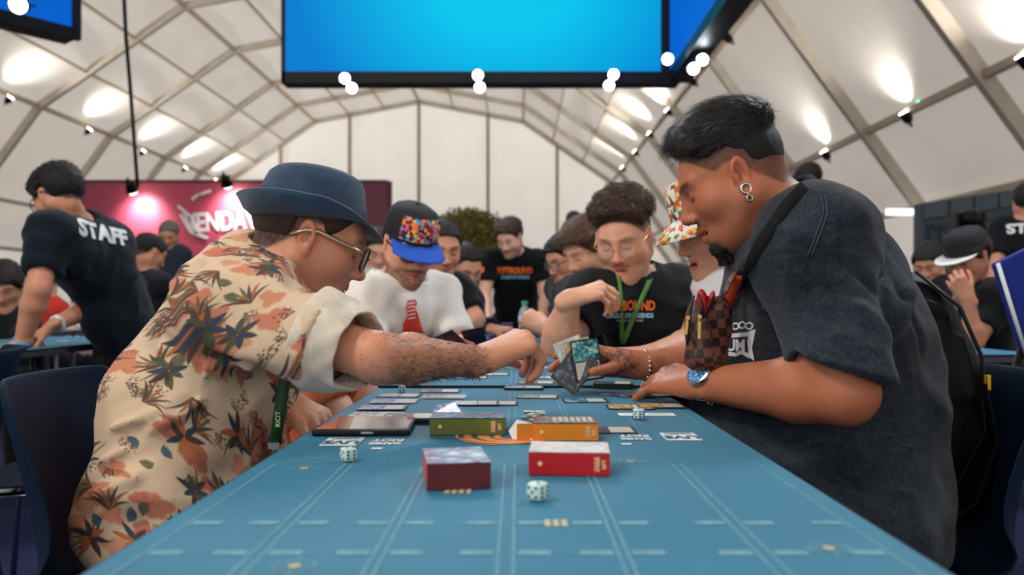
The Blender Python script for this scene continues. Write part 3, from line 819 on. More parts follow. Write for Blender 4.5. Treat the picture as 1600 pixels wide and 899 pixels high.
def torso_prims(S, infl=0.0, k=0.05):
    R = nrm(S['shR']-S['shL']); U = nrm(S['neck']-S['pelvis']); F = nrm(np.cross(U, R)); R = np.cross(F, U)
    B = np.stack((R, F, U), 1); w_ = np.linalg.norm(S['shR']-S['shL'])/2
    T = S.get('bulk', 1.0); c = S['chest']; b = S['belly']; pe = S['pelvis']
    CW = S.get('cw', 0.155)*T; CD = S.get('cd', 0.105)*T
    p = [ell(c, (CW+infl, CD+infl, 0.19+infl), B, k=k), ell(b, (CW*0.98*S.get('bw', 1)+infl, CD*1.05*S.get('bd', 1)+infl, 0.17*S.get('bh', 1)+infl), B, k=k), ell(pe, (0.17*T+infl, 0.125*T+infl, 0.13+infl), B, k=k),
         cap(S['shR'], S['shL'], 0.055+infl, k=k), cap(S['neck']-U*0.02, S['shR']*0.8+S['neck']*0.2, 0.048+infl, 0.045+infl, k=k), cap(S['neck']-U*0.02, S['shL']*0.8+S['neck']*0.2, 0.048+infl, 0.045+infl, k=k),
         cap(c, S['neck']-U*0.03, 0.09*T+infl, 0.055+infl, k=k)]
    return p, B
def person(S):
    """builds one seated or standing person out of the joint positions in S (world metres)"""
    root = empty('person', (S['pelvis'][0], S['pelvis'][1], 0)); tag(root, S['label'], 'person', S.get('group'))
    S.setdefault('chest', lerp(S['neck'], S['pelvis'], 0.33)); S.setdefault('belly', lerp(S['neck'], S['pelvis'], 0.68))
    if 'chest_off' in S: S['chest'] = S['chest']+V(*S['chest_off'])
    if 'belly_off' in S: S['belly'] = S['belly']+V(*S['belly_off'])
    hs = S.get('hscale', 1.0); M = S['M'] = frame_from(S['face'], roll=S.get('roll', 0.0)); H = S['head']; base = S['skin']; o = S.get('ho', {})
    hb, hh, hd = S.get('res', (0.010, 0.005, 0.004))
    ht = H+M@(V(0, -0.022, -0.055)*hs); g = S.get('neckr', 0.056)
    body = [cap(S['neck']-V(0, 0, 0.0), ht, g, g*0.98, k=0.03), ell(H+M@(V(0, -0.02, -0.02)*hs), V(0.06, 0.07, 0.06)*hs, M, k=0.02)]
    body += xform(head_prims(o), M, H, hs)
    tp, B = torso_prims(S); body += tp; body += limb_prims(S)
    nails = []; boxes = []; S['tips'] = {}
    for s_ in 'RL':
        hk = S.get('hand'+s_)
        if hk:
            hk = dict(hk); L, nl, tips, HM = hand_prims(S['wr'+s_], hk.pop('d'), hk.pop('n'), right=(s_ == 'R'), s=hk.pop('s', 1.0), **hk)
            body += L; nails += nl; S['tips'][s_] = tips
            los = [prim_box(q, 0.004) for q in L]; boxes.append((np.min([b[0] for b in los], 0)-0.004, np.max([b[1] for b in los], 0)+0.004, hd))
    body += S.get('body_extra', [])
    hl = (V(-0.105, -0.135, -0.150)*hs, V(0.105, 0.150, 0.140)*hs)
    cs = np.array([H+M@V(a, b, c) for a in (-0.105*hs, 0.105*hs) for b in (-0.13*hs, 0.14*hs) for c in (-0.145*hs, 0.13*hs)])
    boxes.insert(0, (cs.min(0)+0.012, cs.max(0)-0.012, hh))
    los = [prim_box(q, 0.02) for q in body if not q['sub'] and q['t'] not in 'bh']
    lo = np.min([b[0] for b in los], 0); hi = np.max([b[1] for b in los], 0)
    D, l = sdf_grid(body, lo, hi, hb); v, f = surface_nets(D, l, hb)
    ce = v[f].mean(1); keep = np.ones(len(f), bool)
    for a, b, h in boxes: keep &= ~(((ce > a+hb*0.8) & (ce < b-hb*0.8)).all(1))
    f = f[keep]; vs = [v]; fs = [f]; nn = len(v)
    for i, (a, b, h) in enumerate(boxes):
        D, l = sdf_grid(body, a, b, h); v2, f2 = surface_nets(D, l, h)
        if i > 0:   # do not mesh twice what an earlier fine box holds
            c2 = v2[f2].mean(1)
            for a0, b0, h0 in boxes[:i]: 
                kk = ~(((c2 > a0+h) & (c2 < b0-h)).all(1)); f2 = f2[kk]; c2 = c2[kk]
        vs.append(v2); fs.append(f2+nn); nn += len(v2)
    v = np.concatenate(vs); f = np.concatenate(fs)
    used = np.unique(f); rem = -np.ones(len(v), int); rem[used] = np.arange(len(used)); v = v[used]; f = rem[f]
    C = np.tile(np.array(base)[None, :], (len(v), 1))
    C = C*(1+0.06*vnoise(v[:, 0]*50, v[:, 1]*50, v[:, 2]*50))[:, None]
    L = (v-H)@M/hs; near = (np.abs(L) < 0.17).all(1)
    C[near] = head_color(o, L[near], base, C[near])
    for c, r in nails:
        d2 = ((v-c)**2).sum(1); C = mixc(C, np.array(base)*np.array((1.15, 1.05, 1.1)), 0.8*np.exp(-(d2/(r*r))**2))
    red = np.array(base)*np.array((1.05, 0.75, 0.70))
    for s_ in 'RL':
        for t in S['tips'].get(s_, []): C = mixc(C, red, 0.35*np.exp(-((v-t)**2).sum(1)/(0.018**2)))
        if 'el'+s_ in S: C = mixc(C, red, 0.25*np.exp(-((v-S['el'+s_])**2).sum(1)/(0.05**2)))
    if 'paint' in S: C = S['paint'](v, C)
    # what is deep inside trousers or hidden under a hat still belongs to the one continuous body
    me = np_mesh('body', v, f, C); o_b = link_mesh('body', me, S.get('mskin', M_SKIN)); child_world(o_b, root)
    S['root'] = root; S['M'] = M
    if S.get('hair'):
        v, f = hair_mesh(o, S['hair'], M, H, hs, S['hair'].get('h', hh))
        if len(f):
            n = vnoise(v[:, 0]*300, v[:, 1]*300, v[:, 2]*300); Lh = (v-H)@M/hs
            C = np.array(o.get('hairc', rgb(30, 24, 22)))[None, :]*(1+0.35*n)[:, None]
            o_h = link_mesh('hair', np_mesh('hair', v, f, C), M_HAIR); child_world(o_h, root)
    if S.get('shirt'): shirt(S, S['shirt'])
    if S.get('legs', True): legs(S)
    return root
def legs(S):
    R = nrm(S['shR']-S['shL']); pe = S['pelvis']; T = S.get('bulk', 1.0)
    pr = [ell(pe-V(0, 0, 0.04), (0.16*T, 0.13*T, 0.11), S.get('_B', np.eye(3)), k=0.05)]; shoes = []
    F = np.cross(V(0, 0, 1), R); F[2] = 0; F = nrm(F)
    if S.get('stand'):
        for s_ in (-1, 1):
            hip = pe+R*s_*0.09+V(0, 0, -0.05); kn = V(*(lerp(hip, V(hip[0], hip[1], 0.08), 0.5)))+S.get('kneeoff', F*0.03); an = V(hip[0], hip[1], 0.09)+R*s_*0.04+S.get('footoff', V(0, 0, 0))
            pr += [cap(hip, kn, 0.09*T, 0.065, k=0.04), cap(kn, an, 0.062, 0.05, k=0.02)]; shoes.append(an)
    else:
        kd = S.get('kneedir'); kd = F if kd is None else V(*kd)
        for s_ in (-1, 1):
            sd_ = np.cross(kd, V(0, 0, 1)); hip = pe+sd_*s_*0.10+V(0, 0, -0.03); kn = hip+kd*S.get('thigh', 0.40)+sd_*s_*0.03; kn[2] = 0.50; an = kn+kd*0.02; an = V(an[0], an[1], 0.10)
            pr += [cap(hip, kn, 0.09*T, 0.066, k=0.04), cap(kn, an, 0.062, 0.048, k=0.02)]; shoes.append(an)
    c = np.array(S.get('legc', rgb(22, 24, 30)))
    v, f = sculpt(pr, S.get('legres', 0.016), disp=lambda x, y, z: 0.004*vnoise(x*14, y*14, z*14))
    o = link_mesh('trousers', np_mesh('trousers', v, f, np.tile(c, (len(v), 1))), M_CLOTH); child_world(o, S['root'])
    for an in shoes:
        FF = F if S.get('kneedir') is None or S.get('stand') else V(*S['kneedir']); a = V(an[0], an[1], 0.05)-FF*0.05; b = V(an[0], an[1], 0.042)+FF*0.16
        v, f = sculpt([cap(a, b, 0.047, 0.040, k=0.02), cap(a+V(0, 0, 0.03), an, 0.045, 0.045, k=0.03), halfspace((0, 0, 0.004), (0, 0, -1))], 0.012)
        o = link_mesh('shoe', np_mesh('shoe', v, f, np.tile(np.array(rgb(225, 225, 222)), (len(v), 1))), M_CLOTH); child_world(o, S['root'])
def shirt(S, o):
    R = nrm(S['shR']-S['shL']); g = S.get('arm', 1.0); inf = o.get('infl', 0.014); H = S['head']; M = S['M']; hs = S.get('hscale', 1.0)
    pr, B = torso_prims(S, inf, k=0.06)
    pr += o.get('extra', [])
    sl = o.get('sleeve', 0.62)
    cuts = []; slv = []
    for s_ in 'RL':
        if 'el'+s_ not in S: continue
        a, e, w_ = S['sh'+s_], S['el'+s_], S['wr'+s_]; cu = o.get('cuff'+s_, o.get('cuff', 0.062))*(g if 'cuff_abs' not in o else 1)
        end = lerp(a, e, sl) if sl <= 1 else lerp(e, w_, sl-1)
        if sl > 1:
            q = [cap(a, e, 0.060*g+inf*0.5, 0.055*g, k=0.05), cap(e, end, 0.055*g, cu, k=0.03)]; d = nrm(w_-e)
        else:
            q = [cap(a, end+nrm(e-a)*0.05, o.get('slr', 0.060)*g+inf*0.6, cu, k=0.055)]; d = nrm(e-a)
        d = nrm(d+V(*o.get('hemtilt'+s_, (0, 0, 0)))); slv.append(q); cuts.append((end, d, cu, e, s_))
    allp = pr+[q for x in slv for q in x]
    lo = []; hi = []
    for q in allp:
        if q['sub'] or q['t'] in 'bh': continue
        b = prim_box(q, 0.035); lo.append(b[0]); hi.append(b[1])
    lo = np.min(lo, 0); hi = np.max(hi, 0)
    # sleeve openings: trimmed flat and hollowed round the arm
    def axes(D, l, h):
        n = D.shape; return (l[0]+h*np.arange(n[0], dtype=np.float32))[:, None, None], (l[1]+h*np.arange(n[1], dtype=np.float32))[None, :, None], (l[2]+h*np.arange(n[2], dtype=np.float32))[None, None, :]
    def open_sleeve(D, X, Y, Z, cut, h_):
        end, d, r, e, s_ = cut
        t = (X-end[0])*d[0]+(Y-end[1])*d[1]+(Z-end[2])*d[2]
        rr = np.sqrt(np.maximum((X-end[0])**2+(Y-end[1])**2+(Z-end[2])**2-t*t, 0))
        D = np.maximum(D, t)
        bore = np.maximum(rr-(r-max(0.010, 1.7*h_)), -(t+0.014))
        return np.maximum(D, -bore)
    def fin(D, l, h):
        X, Y, Z = axes(D, l, h)
        # neck hole
        nk = S['neck']; ht = H+M@(V(0, -0.022, -0.055)*hs); d = nrm(ht-nk); c = nk+d*o.get('neckup', 0.018)
        t = (X-c[0])*d[0]+(Y-c[1])*d[1]+(Z-c[2])*d[2]; D = np.maximum(D, np.minimum(t, 0.06)*1.0)if False else D
        rr = np.sqrt(np.maximum((X-c[0])**2+(Y-c[1])**2+(Z-c[2])**2-t*t, 0)); nr = S.get('neckr', 0.056)
        D = np.maximum(D, -np.maximum(rr-(nr+0.006), -(t+0.05)))
        D = np.maximum(D, -np.maximum(rr-(nr+0.030), -(t-0.004)))
        return D
    wr_a = o.get('wrinkle', 0.004); wf = o.get('wfreq', 9.0); U = B[:, 2]
    def disp(x, y, z):
        a = x*U[0]+y*U[1]+z*U[2]; q = vnoise(x*4+1, y*4, z*4)
        n = vnoise(x*wf, y*wf+5, z*wf*1.6+q*1.5)+0.5*vnoise(x*wf*2.3+4, y*wf*2.3, z*wf*2.3)
        r = 1-np.abs(vnoise(x*wf*0.7+7, y*wf*0.7, z*wf*1.1+q*2))*2.2
        return -(wr_a*n+wr_a*0.9*np.clip(r, 0, 1))
    h = o.get('h', 0.009)
    bumps = [q for q in pr if q['t'] == 'b']; pr = [q for q in pr if q['t'] != 'b']
    D, l = sdf_grid(pr, lo, hi, h); l = l.astype(np.float32); X, Y, Z = axes(D, l, h)
    for q, cut in zip(slv, cuts):
        D2, _ = sdf_grid(q, lo, hi, h); D2 = open_sleeve(D2, X, Y, Z, cut, h); k = 0.05
        fade = sstep(0.02, 0.10, -((X-cut[0][0])*cut[1][0]+(Y-cut[0][1])*cut[1][1]+(Z-cut[0][2])*cut[1][2]))
        k = 0.004+k*fade; hh = np.maximum(k-np.abs(D-D2), 0)/k; D = np.minimum(D, D2)-hh*hh*k*0.25
    for q in bumps:
        bb = prim_box(q, 0); n = D.shape; i0 = np.clip(np.floor((bb[0]-l)/h).astype(int), 0, n); i1 = np.clip(np.ceil((bb[1]-l)/h).astype(int)+1, 0, n)
        if (i1 <= i0).any(): continue
        s3 = tuple(slice(i0[i], i1[i]) for i in range(3)); D[s3] += prim_d(q, X[s3[0]], Y[:, s3[1]], Z[:, :, s3[2]])
    m = np.abs(D) < 4*h+0.012; idx = np.nonzero(m); ax_ = [l[i]+h*np.arange(D.shape[i], dtype=np.float32) for i in range(3)]
    D[m] += disp(ax_[0][idx[0]], ax_[1][idx[1]], ax_[2][idx[2]])
    D = fin(D, l, h).astype(np.float32)
    hz = o.get('hem', None)
    if hz is not None:
        Z = (l[2]+h*np.arange(D.shape[2]))[None, None, :]; D = np.maximum(D, (hz-Z)).astype(np.float32)
    v, f = surface_nets(D, l, h); v = relax(v, f, 1, 0.3)
    for _ in range(o.get('sub', 0)): v, f = subdiv(v, f)
    c = o['col']; C = c(v, vnormals(v, f)) if callable(c) else np.tile(np.array(c)[None, :], (len(v), 1))
    me = np_mesh(o.get('name', 't_shirt'), v, f, C)
    ob = link_mesh(o.get('name', 't_shirt'), me, o.get('mat', M_CLOTH)); child_world(ob, S['root']); S['shirt_v'] = v; S['shirt_f'] = f
    S['shirt_ob'] = ob
    return ob
M_SKIN = mat('skin', (0.6, 0.4, 0.3), 0.48, attr='col', sss=0.12, noise=0.05, nscale=90, bump=0.12, bscale=900, spec=0.4)
M_HAIR = mat('hair', (0.02, 0.02, 0.02), 0.55, attr='col', noise=0.45, nscale=260, bump=0.7, bscale=1300, spec=0.35)
def strands(S, n, L, wdt, flow, rnd_, lift=0.35, seed=3, zmin=0.05, nm='hair_strands', curl=0.0):
    ob = [o for o in S['root'].children if o.name.split('.')[0] == 'hair'][0]; me = ob.data; k = len(me.vertices)
    co = np.empty(k*3); no = np.empty(k*3); me.vertices.foreach_get('co', co); me.vertices.foreach_get('normal', no); co = co.reshape(-1, 3); no = no.reshape(-1, 3)
    M, H, hs = S['M'], S['head'], S.get('hscale', 1.0); Lc = (co-H)@M/hs; ok = np.nonzero(Lc[:, 2] > zmin)[0]; r = np.random.RandomState(seed); g = MB()
    fl = M@nrm(V(*flow))
    for i in r.choice(ok, n):
        p = co[i]; nn = nrm(no[i]); d = nrm(fl+r.normal(0, rnd_, 3)); d = nrm(d-nn*np.dot(d, nn)); ll = L*r.uniform(0.6, 1.3); s = nrm(np.cross(d, nn))*wdt
        if curl: pts = [p-nn*0.002]+[p+nn*(0.004+0.0055*math.sin(a))+(d*math.cos(a)+s/wdt*math.sin(a*0.7)*0.4)*curl for a in np.linspace(0, 4.5, 5)]
        else: pts = [p-nn*0.002, p+d*ll*0.33+nn*ll*lift*0.4, p+d*ll*0.7+nn*ll*lift*0.45, p+d*ll+nn*ll*lift*0.1]
        m = len(pts); v_ = []
        for q, a in enumerate(pts): w2 = 1-0.75*q/(m-1); v_ += [a-s*w2, a+s*w2]
        g.add(v_, [(2*q, 2*q+1, 2*q+3, 2*q+2) for q in range(m-1)])
    o = g.build(nm, mat('strand_'+S['label'][9:14].strip().replace(' ', '_'), tuple(np.array(S['ho']['hairc'])), 0.4, spec=0.5), None); tag(o, kind='stuff'); child_world(o, S['root'])
M_CLOTH = mat('cotton_cloth', (0.5, 0.5, 0.5), 0.9, attr='col', noise=0.05, nscale=90, bump=0.10, bscale=1200, sheen=0.08, spec=0.2)
def project_print(S, txt_me, origin, direction, up, parent, m, name='print', lift=0.0025, grid=0.012, target=None):
    """lay flat lettering onto the cloth: the letter outlines are dropped along `direction` onto the shirt"""
    v, f = (S['shirt_v'], S['shirt_f']) if target is None else target
    bv = BVHTree.FromPolygons([tuple(p) for p in v], [tuple(map(int, q)) for q in f])
    d = nrm(direction); r = nrm(np.cross(d, up)); u = np.cross(r, d)
    bm = bmesh.new(); bm.from_mesh(txt_me)
    bmesh.ops.triangulate(bm, faces=bm.faces)
    for _ in range(3):
        es = [e for e in bm.edges if e.calc_length() > grid]
        if not es: break
        bmesh.ops.subdivide_edges(bm, edges=es, cuts=1); bmesh.ops.triangulate(bm, faces=bm.faces)
    for q in bm.verts:
        p = np.array(origin)+r*q.co.x+u*q.co.y-d*0.35
        hit = bv.ray_cast(Vector(p), Vector(d), 0.9)
        if hit[0] is not None: q.co = hit[0]-Vector(d)*lift
        else: q.co = Vector(p+d*0.35)
    me = bpy.data.meshes.new(name); bm.to_mesh(me); bm.free()
    ob = link_mesh(name, me, m, None, False); child_world(ob, parent); return ob
# ------------------------------------------------------------------ the floral print
def floral_tile(n=640, size=0.60, seed=5):
    r = np.random.RandomState(seed); px = size/n
    base = lin(np.array((207, 182, 154))/255.); T = np.tile(base, (n, n, 1))
    def patch(cx, cy, rad, fn):
        k = int(rad/px)+2; ix = int(cx/px); iy = int(cy/px)
        a = np.arange(-k, k+1); X, Y = np.meshgrid(a*px, a*px, indexing='ij')
        m, col = fn(X, Y); I = (ix+a) % n; J = (iy+a) % n
        sub = T[np.ix_(I, J)]; T[np.ix_(I, J)] = sub*(1-m[..., None])+col*m[..., None]
    def leaf(L, w, ang, col, bend=0.0, vein=None, off=0.0):
        def fn(X, Y):
            c, s = math.cos(ang), math.sin(ang); u = X*c+Y*s-off; v = -X*s+Y*c
            v = v-bend*u*u/L; t = np.clip(u/L, 0, 1); hw = w*np.sin(math.pi*t**0.8)**0.8
            m = sstep(px, -px, np.abs(v)-hw)*(u > 0)*(u < L)
            cc = np.array(col)[None, None, :]*np.ones(X.shape+(1,))
            if vein is not None:
                vm = sstep(px*1.6, 0, np.abs(v))[..., None]*0.7; cc = cc*(1-vm)+np.array(vein)*vm
                vm = (np.sin((u-np.abs(v)*1.2)*900) > 0.6)[..., None]*0.35; cc = cc*(1-vm)+np.array(vein)*vm
            em = sstep(hw-px*1.8, hw-px*0.6, np.abs(v))[..., None]*0.55; cc = cc*(1-em)+np.array((.03, .03, .03))*em
            return m, cc
        return fn
    cor = [rgb(198, 118, 90), rgb(206, 132, 100), rgb(188, 108, 86), rgb(214, 146, 112)]
    navy, grn, olv, orr, brn, pur = rgb(56, 70, 86), rgb(84, 88, 66), rgb(112, 110, 82), rgb(192, 112, 62), rgb(88, 62, 52), rgb(86, 68, 70)
    # coral feathery clouds
    for i in range(64):
        cx, cy = r.rand(2)*size; R = r.uniform(0.022, 0.040); ph = r.rand(6)*6.28; col = cor[i % 4]
        def fn(X, Y, R=R, ph=ph, col=col):
            th = np.arctan2(Y, X); d = np.hypot(X, Y*1.15)
            rr = R*(0.72+0.16*np.sin(3*th+ph[0])+0.12*np.sin(5*th+ph[1])+0.13*np.abs(np.sin(14*th+ph[2])))
            m = sstep(0.003, -0.003, d-rr)*0.92; st = 0.88+0.12*np.sin(th*26+ph[3])*(d > R*0.3)
            return m, np.array(col)[None, None, :]*st[..., None]
        patch(cx, cy, R*1.3, fn)
    # outline bushes
    for i in range(46):
        cx, cy = r.rand(2)*size; a0 = r.rand()*6.28
        for k in range(5):
            a = a0+(k-2)*0.35; L = r.uniform(0.02, 0.034)
            patch(cx, cy, L, leaf(L, 0.0009, a, brn, bend=r.uniform(-.5, .5)))
            for q in range(4):
                ex, ey = cx+math.cos(a)*L*(0.5+0.15*q), cy+math.sin(a)*L*(0.5+0.15*q)
                patch(ex+r.uniform(-.004, .004), ey+r.uniform(-.004, .004), 0.004, lambda X, Y: (sstep(0.0026, 0.0016, np.hypot(X, Y))*0.85, np.array(brn)*np.ones(X.shape+(1,))))
    # sprays of long drooping leaves
    for i in range(27):
        cx, cy = r.rand(2)*size; a0 = r.rand()*6.28
        for k in range(7):
            a = a0+(k-3)*0.20; c = [grn, orr, navy, olv, orr, grn, brn][k]
            L = r.uniform(0.040, 0.058); patch(cx, cy, L, leaf(L, 0.0036, a, c, bend=(k-3)*0.18, vein=brn))
    # palms: curved trunk with a star of leaves
    for i in range(31):
        cx, cy = r.rand(2)*size; a = r.rand()*6.28; L = r.uniform(0.045, 0.07)
        patch(cx, cy, L, leaf(L, 0.0030, a, grn, bend=0.5, vein=olv))
        n_l = 7; pal = [(navy, pur, grn), (pur, navy, orr), (orr, brn, navy), (grn, navy, pur)][i % 4]
        a1 = r.rand()*6.28
        for k in range(n_l):
            LL = r.uniform(0.028, 0.046); patch(cx, cy, LL, leaf(LL, 0.0066, a1+k*6.283/n_l, pal[k % 3], bend=r.uniform(-.2, .2), vein=tuple(np.array(pal[k % 3])*0.45), off=0.001))
    # green fans and bluish accents
    for i in range(24):
        cx, cy = r.rand(2)*size; a0 = r.rand()*6.28
        for k in range(6):
            patch(cx, cy, 0.024, leaf(0.022, 0.0042, a0+(k-2.5)*0.28, olv if i % 2 else rgb(70, 104, 128), vein=grn))
    return T, size, n
FT, FS, FN = floral_tile(); FS = 0.46
def floral_col(v, nn=None, mul=1.0):
    u = (v[:, 0]+0.7*v[:, 1]+0.02*np.sin(v[:, 2]*9)); w_ = (v[:, 2]+0.6*v[:, 1]+0.02*np.sin(v[:, 0]*11))
    a = (u/FS*FN) % FN; b = (w_/FS*FN) % FN; i = a.astype(int); j = b.astype(int); fa = (a-i)[:, None]; fb = (b-j)[:, None]
    i1 = (i+1) % FN; j1 = (j+1) % FN; i %= FN; j %= FN
    return (FT[i, j]*(1-fa)*(1-fb)+FT[i1, j]*fa*(1-fb)+FT[i, j1]*(1-fa)*fb+FT[i1, j1]*fa*fb)*mul
M_PRINT = mat('printed_cotton', (0.5, 0.5, 0.5), 0.75, attr='col', noise=0.03, nscale=90, bump=0.15, bscale=900, sheen=0.05, spec=0.3)
def ring_obj(name, rings, m, parent, closed_top=False, thick=0.0, smooth=True, xf=None):
    """surface through rings of equal point counts"""
    g = MB(); n = len(rings[0])
    for r_ in rings:
        for p in r_: g.v.append(tuple(xf(p) if xf else p))
    for i in range(len(rings)-1):
        for j in range(n): g.f.append((i*n+j, i*n+(j+1) % n, (i+1)*n+(j+1) % n, (i+1)*n+j))
    if closed_top: g.f.append(tuple(range((len(rings)-1)*n, len(rings)*n)))
    me = g.mesh(name); o = link_mesh(name, me, m, None, smooth)
    if thick:
        md = o.modifiers.new('thickness', 'SOLIDIFY'); md.thickness = thick; md.offset = 0
    child_world(o, parent); return o
def glasses(S, mfr, mtem=None, w_=0.024, hgt=0.019, rr=3.0, thick=0.0017, dz=0.0, dy=0.0, lens=None, name='glasses'):
    M, H, hs = S['M'], S['head'], S.get('hscale', 1.0); X = lambda p: H+M@(V(*p)*hs)
    go = empty(name, tuple(H)); go.parent = S['root']; go.location = Vector(H)-S['root'].location
    fr = MB()
    for s in (-1, 1):
        c = (s*0.0335, 0.107+dy, 0.001+dz); pts = []
        for k in range(25):
            t = 2*math.pi*k/24; ct, st = math.cos(t), math.sin(t)
            x = abs(ct)**(2/rr)*math.copysign(w_, ct); z = abs(st)**(2/rr)*math.copysign(hgt, st)
            pts.append(X((c[0]+x, c[1]-0.010*(abs(c[0]+x)/0.06)**2-abs(z)*0.02, c[2]+z)))
        fr.tube(pts, thick*hs, 6, cap=False)
        lv = [pts[k] for k in range(24)]; g = MB().add(lv, [tuple(range(24))]); o = g.build('lens', lens or M_LENSG, None); child_world(o, go)
    fr.tube([X((-0.0105, 0.1065+dy, 0.005+dz)), X((0, 0.110+dy, 0.008+dz)), X((0.0105, 0.1065+dy, 0.005+dz))], thick*hs, 6)
    child_world(fr.build('frame', mfr, None, smooth=True), go)
    for s in (-1, 1):
        t = MB().tube([X((s*0.057, 0.099+dy, 0.008+dz)), X((s*0.072, 0.080+dy, 0.010+dz)), X((s*0.083, 0.01, 0.014+dz*0.5)), X((s*0.084, -0.012, 0.008+dz*0.5)), X((s*0.080, -0.034, -0.012))], thick*1.1*hs, 6, flat=1.7)
        child_world(t.build('temple', mtem or mfr, None, smooth=True), go)
    return go
M_LENSG = mat('spectacle_lens', (0.9, 0.95, 0.96), 0.02, alpha=0.16, spec=0.8)
M_LENSD = mat('tinted_lens', (0.05, 0.03, 0.04), 0.05, alpha=0.6, spec=0.8)
M_BLKP = mat('black_plastic', rgb(18, 18, 22), 0.35)
M_GOLD = mat('gold_metal', rgb(205, 170, 105), 0.3, 1.0)
M_STEEL = mat('steel', rgb(190, 192, 196), 0.25, 1.0)
def head_at_ear(ear, M, hs, side):      # side +1: the person's right ear
    return ear-M@(V(side*0.082, -0.008, -0.004)*hs)

# ------------------------------------------------------------------ man in the floral shirt (left)
d2r = math.radians
F = V(math.cos(d2r(22))*math.cos(d2r(14)), math.cos(d2r(22))*math.sin(d2r(14)), -math.sin(d2r(22)))
A = dict(label='man in a floral shirt and navy felt hat reaching over the table', group=None)
A['face'] = F; A['hscale'] = 0.91; M_ = frame_from(F)
A['head'] = head_at_ear(P(478, 369, 1.33), M_, 0.91, 1)
A['neck'] = P(414, 442, 1.42); A['shR'] = P(384, 492, 1.245); A['shL'] = V(-0.45, 1.60, 0.985)
A['elR'] = P(592, 560, 1.13); A['wrR'] = P(752, 563, 1.30)
A['elL'] = V(-0.56, 1.66, 0.80); A['wrL'] = V(-0.42, 1.44, 0.765)
A['pelvis'] = V(-0.575, 1.41, 0.55); A['belly'] = V(-0.565, 1.41, 0.70); A['chest'] = V(-0.505, 1.41, 0.855)
A['cw'] = 0.160; A['cd'] = 0.098; A['bd'] = 1.12; A['skin'] = rgb(203, 142, 112); A['arm'] = 0.86; A['neckr'] = 0.056
A['handR'] = dict(d=(0.80, 0.48, 0.34), n=(-0.30, -0.42, 0.85), curls=((60, 50, 26), (62, 54, 28), (64, 58, 30), (66, 60, 32)), spread=(7, 1, -5, -10), thumb=(38, -28, 22, 18), s=0.98)
A['handL'] = dict(d=(0.75, -0.60, -0.25), n=(0.1, -0.3, 0.95), curls=((30, 40, 25),)*4, s=0.95)
A['ho'] = dict(hairc=rgb(52, 38, 32), stubble=0.22, moustache=0.12, ear=1.0, recede=0.0, brow=0.7, jaw=0.98, nose=1.10)
A['res'] = (0.007, 0.0028, 0.0026)
A['legc'] = rgb(20, 24, 34)
A['hair'] = dict(t=0.006, side=0.0058, amp=0.0010, fr=160, off=-0.004, rag=0.002, h=0.003)
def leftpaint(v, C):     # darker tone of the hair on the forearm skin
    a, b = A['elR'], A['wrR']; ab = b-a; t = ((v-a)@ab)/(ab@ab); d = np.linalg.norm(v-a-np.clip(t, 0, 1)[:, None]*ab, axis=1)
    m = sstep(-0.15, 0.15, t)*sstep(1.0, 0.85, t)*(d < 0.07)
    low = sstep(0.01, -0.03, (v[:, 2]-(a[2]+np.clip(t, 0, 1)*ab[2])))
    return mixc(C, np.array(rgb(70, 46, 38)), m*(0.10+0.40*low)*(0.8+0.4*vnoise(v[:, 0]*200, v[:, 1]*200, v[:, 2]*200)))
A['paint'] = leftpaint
e_, s_ = A['elR'], A['shR']; ad = nrm(e_-s_)
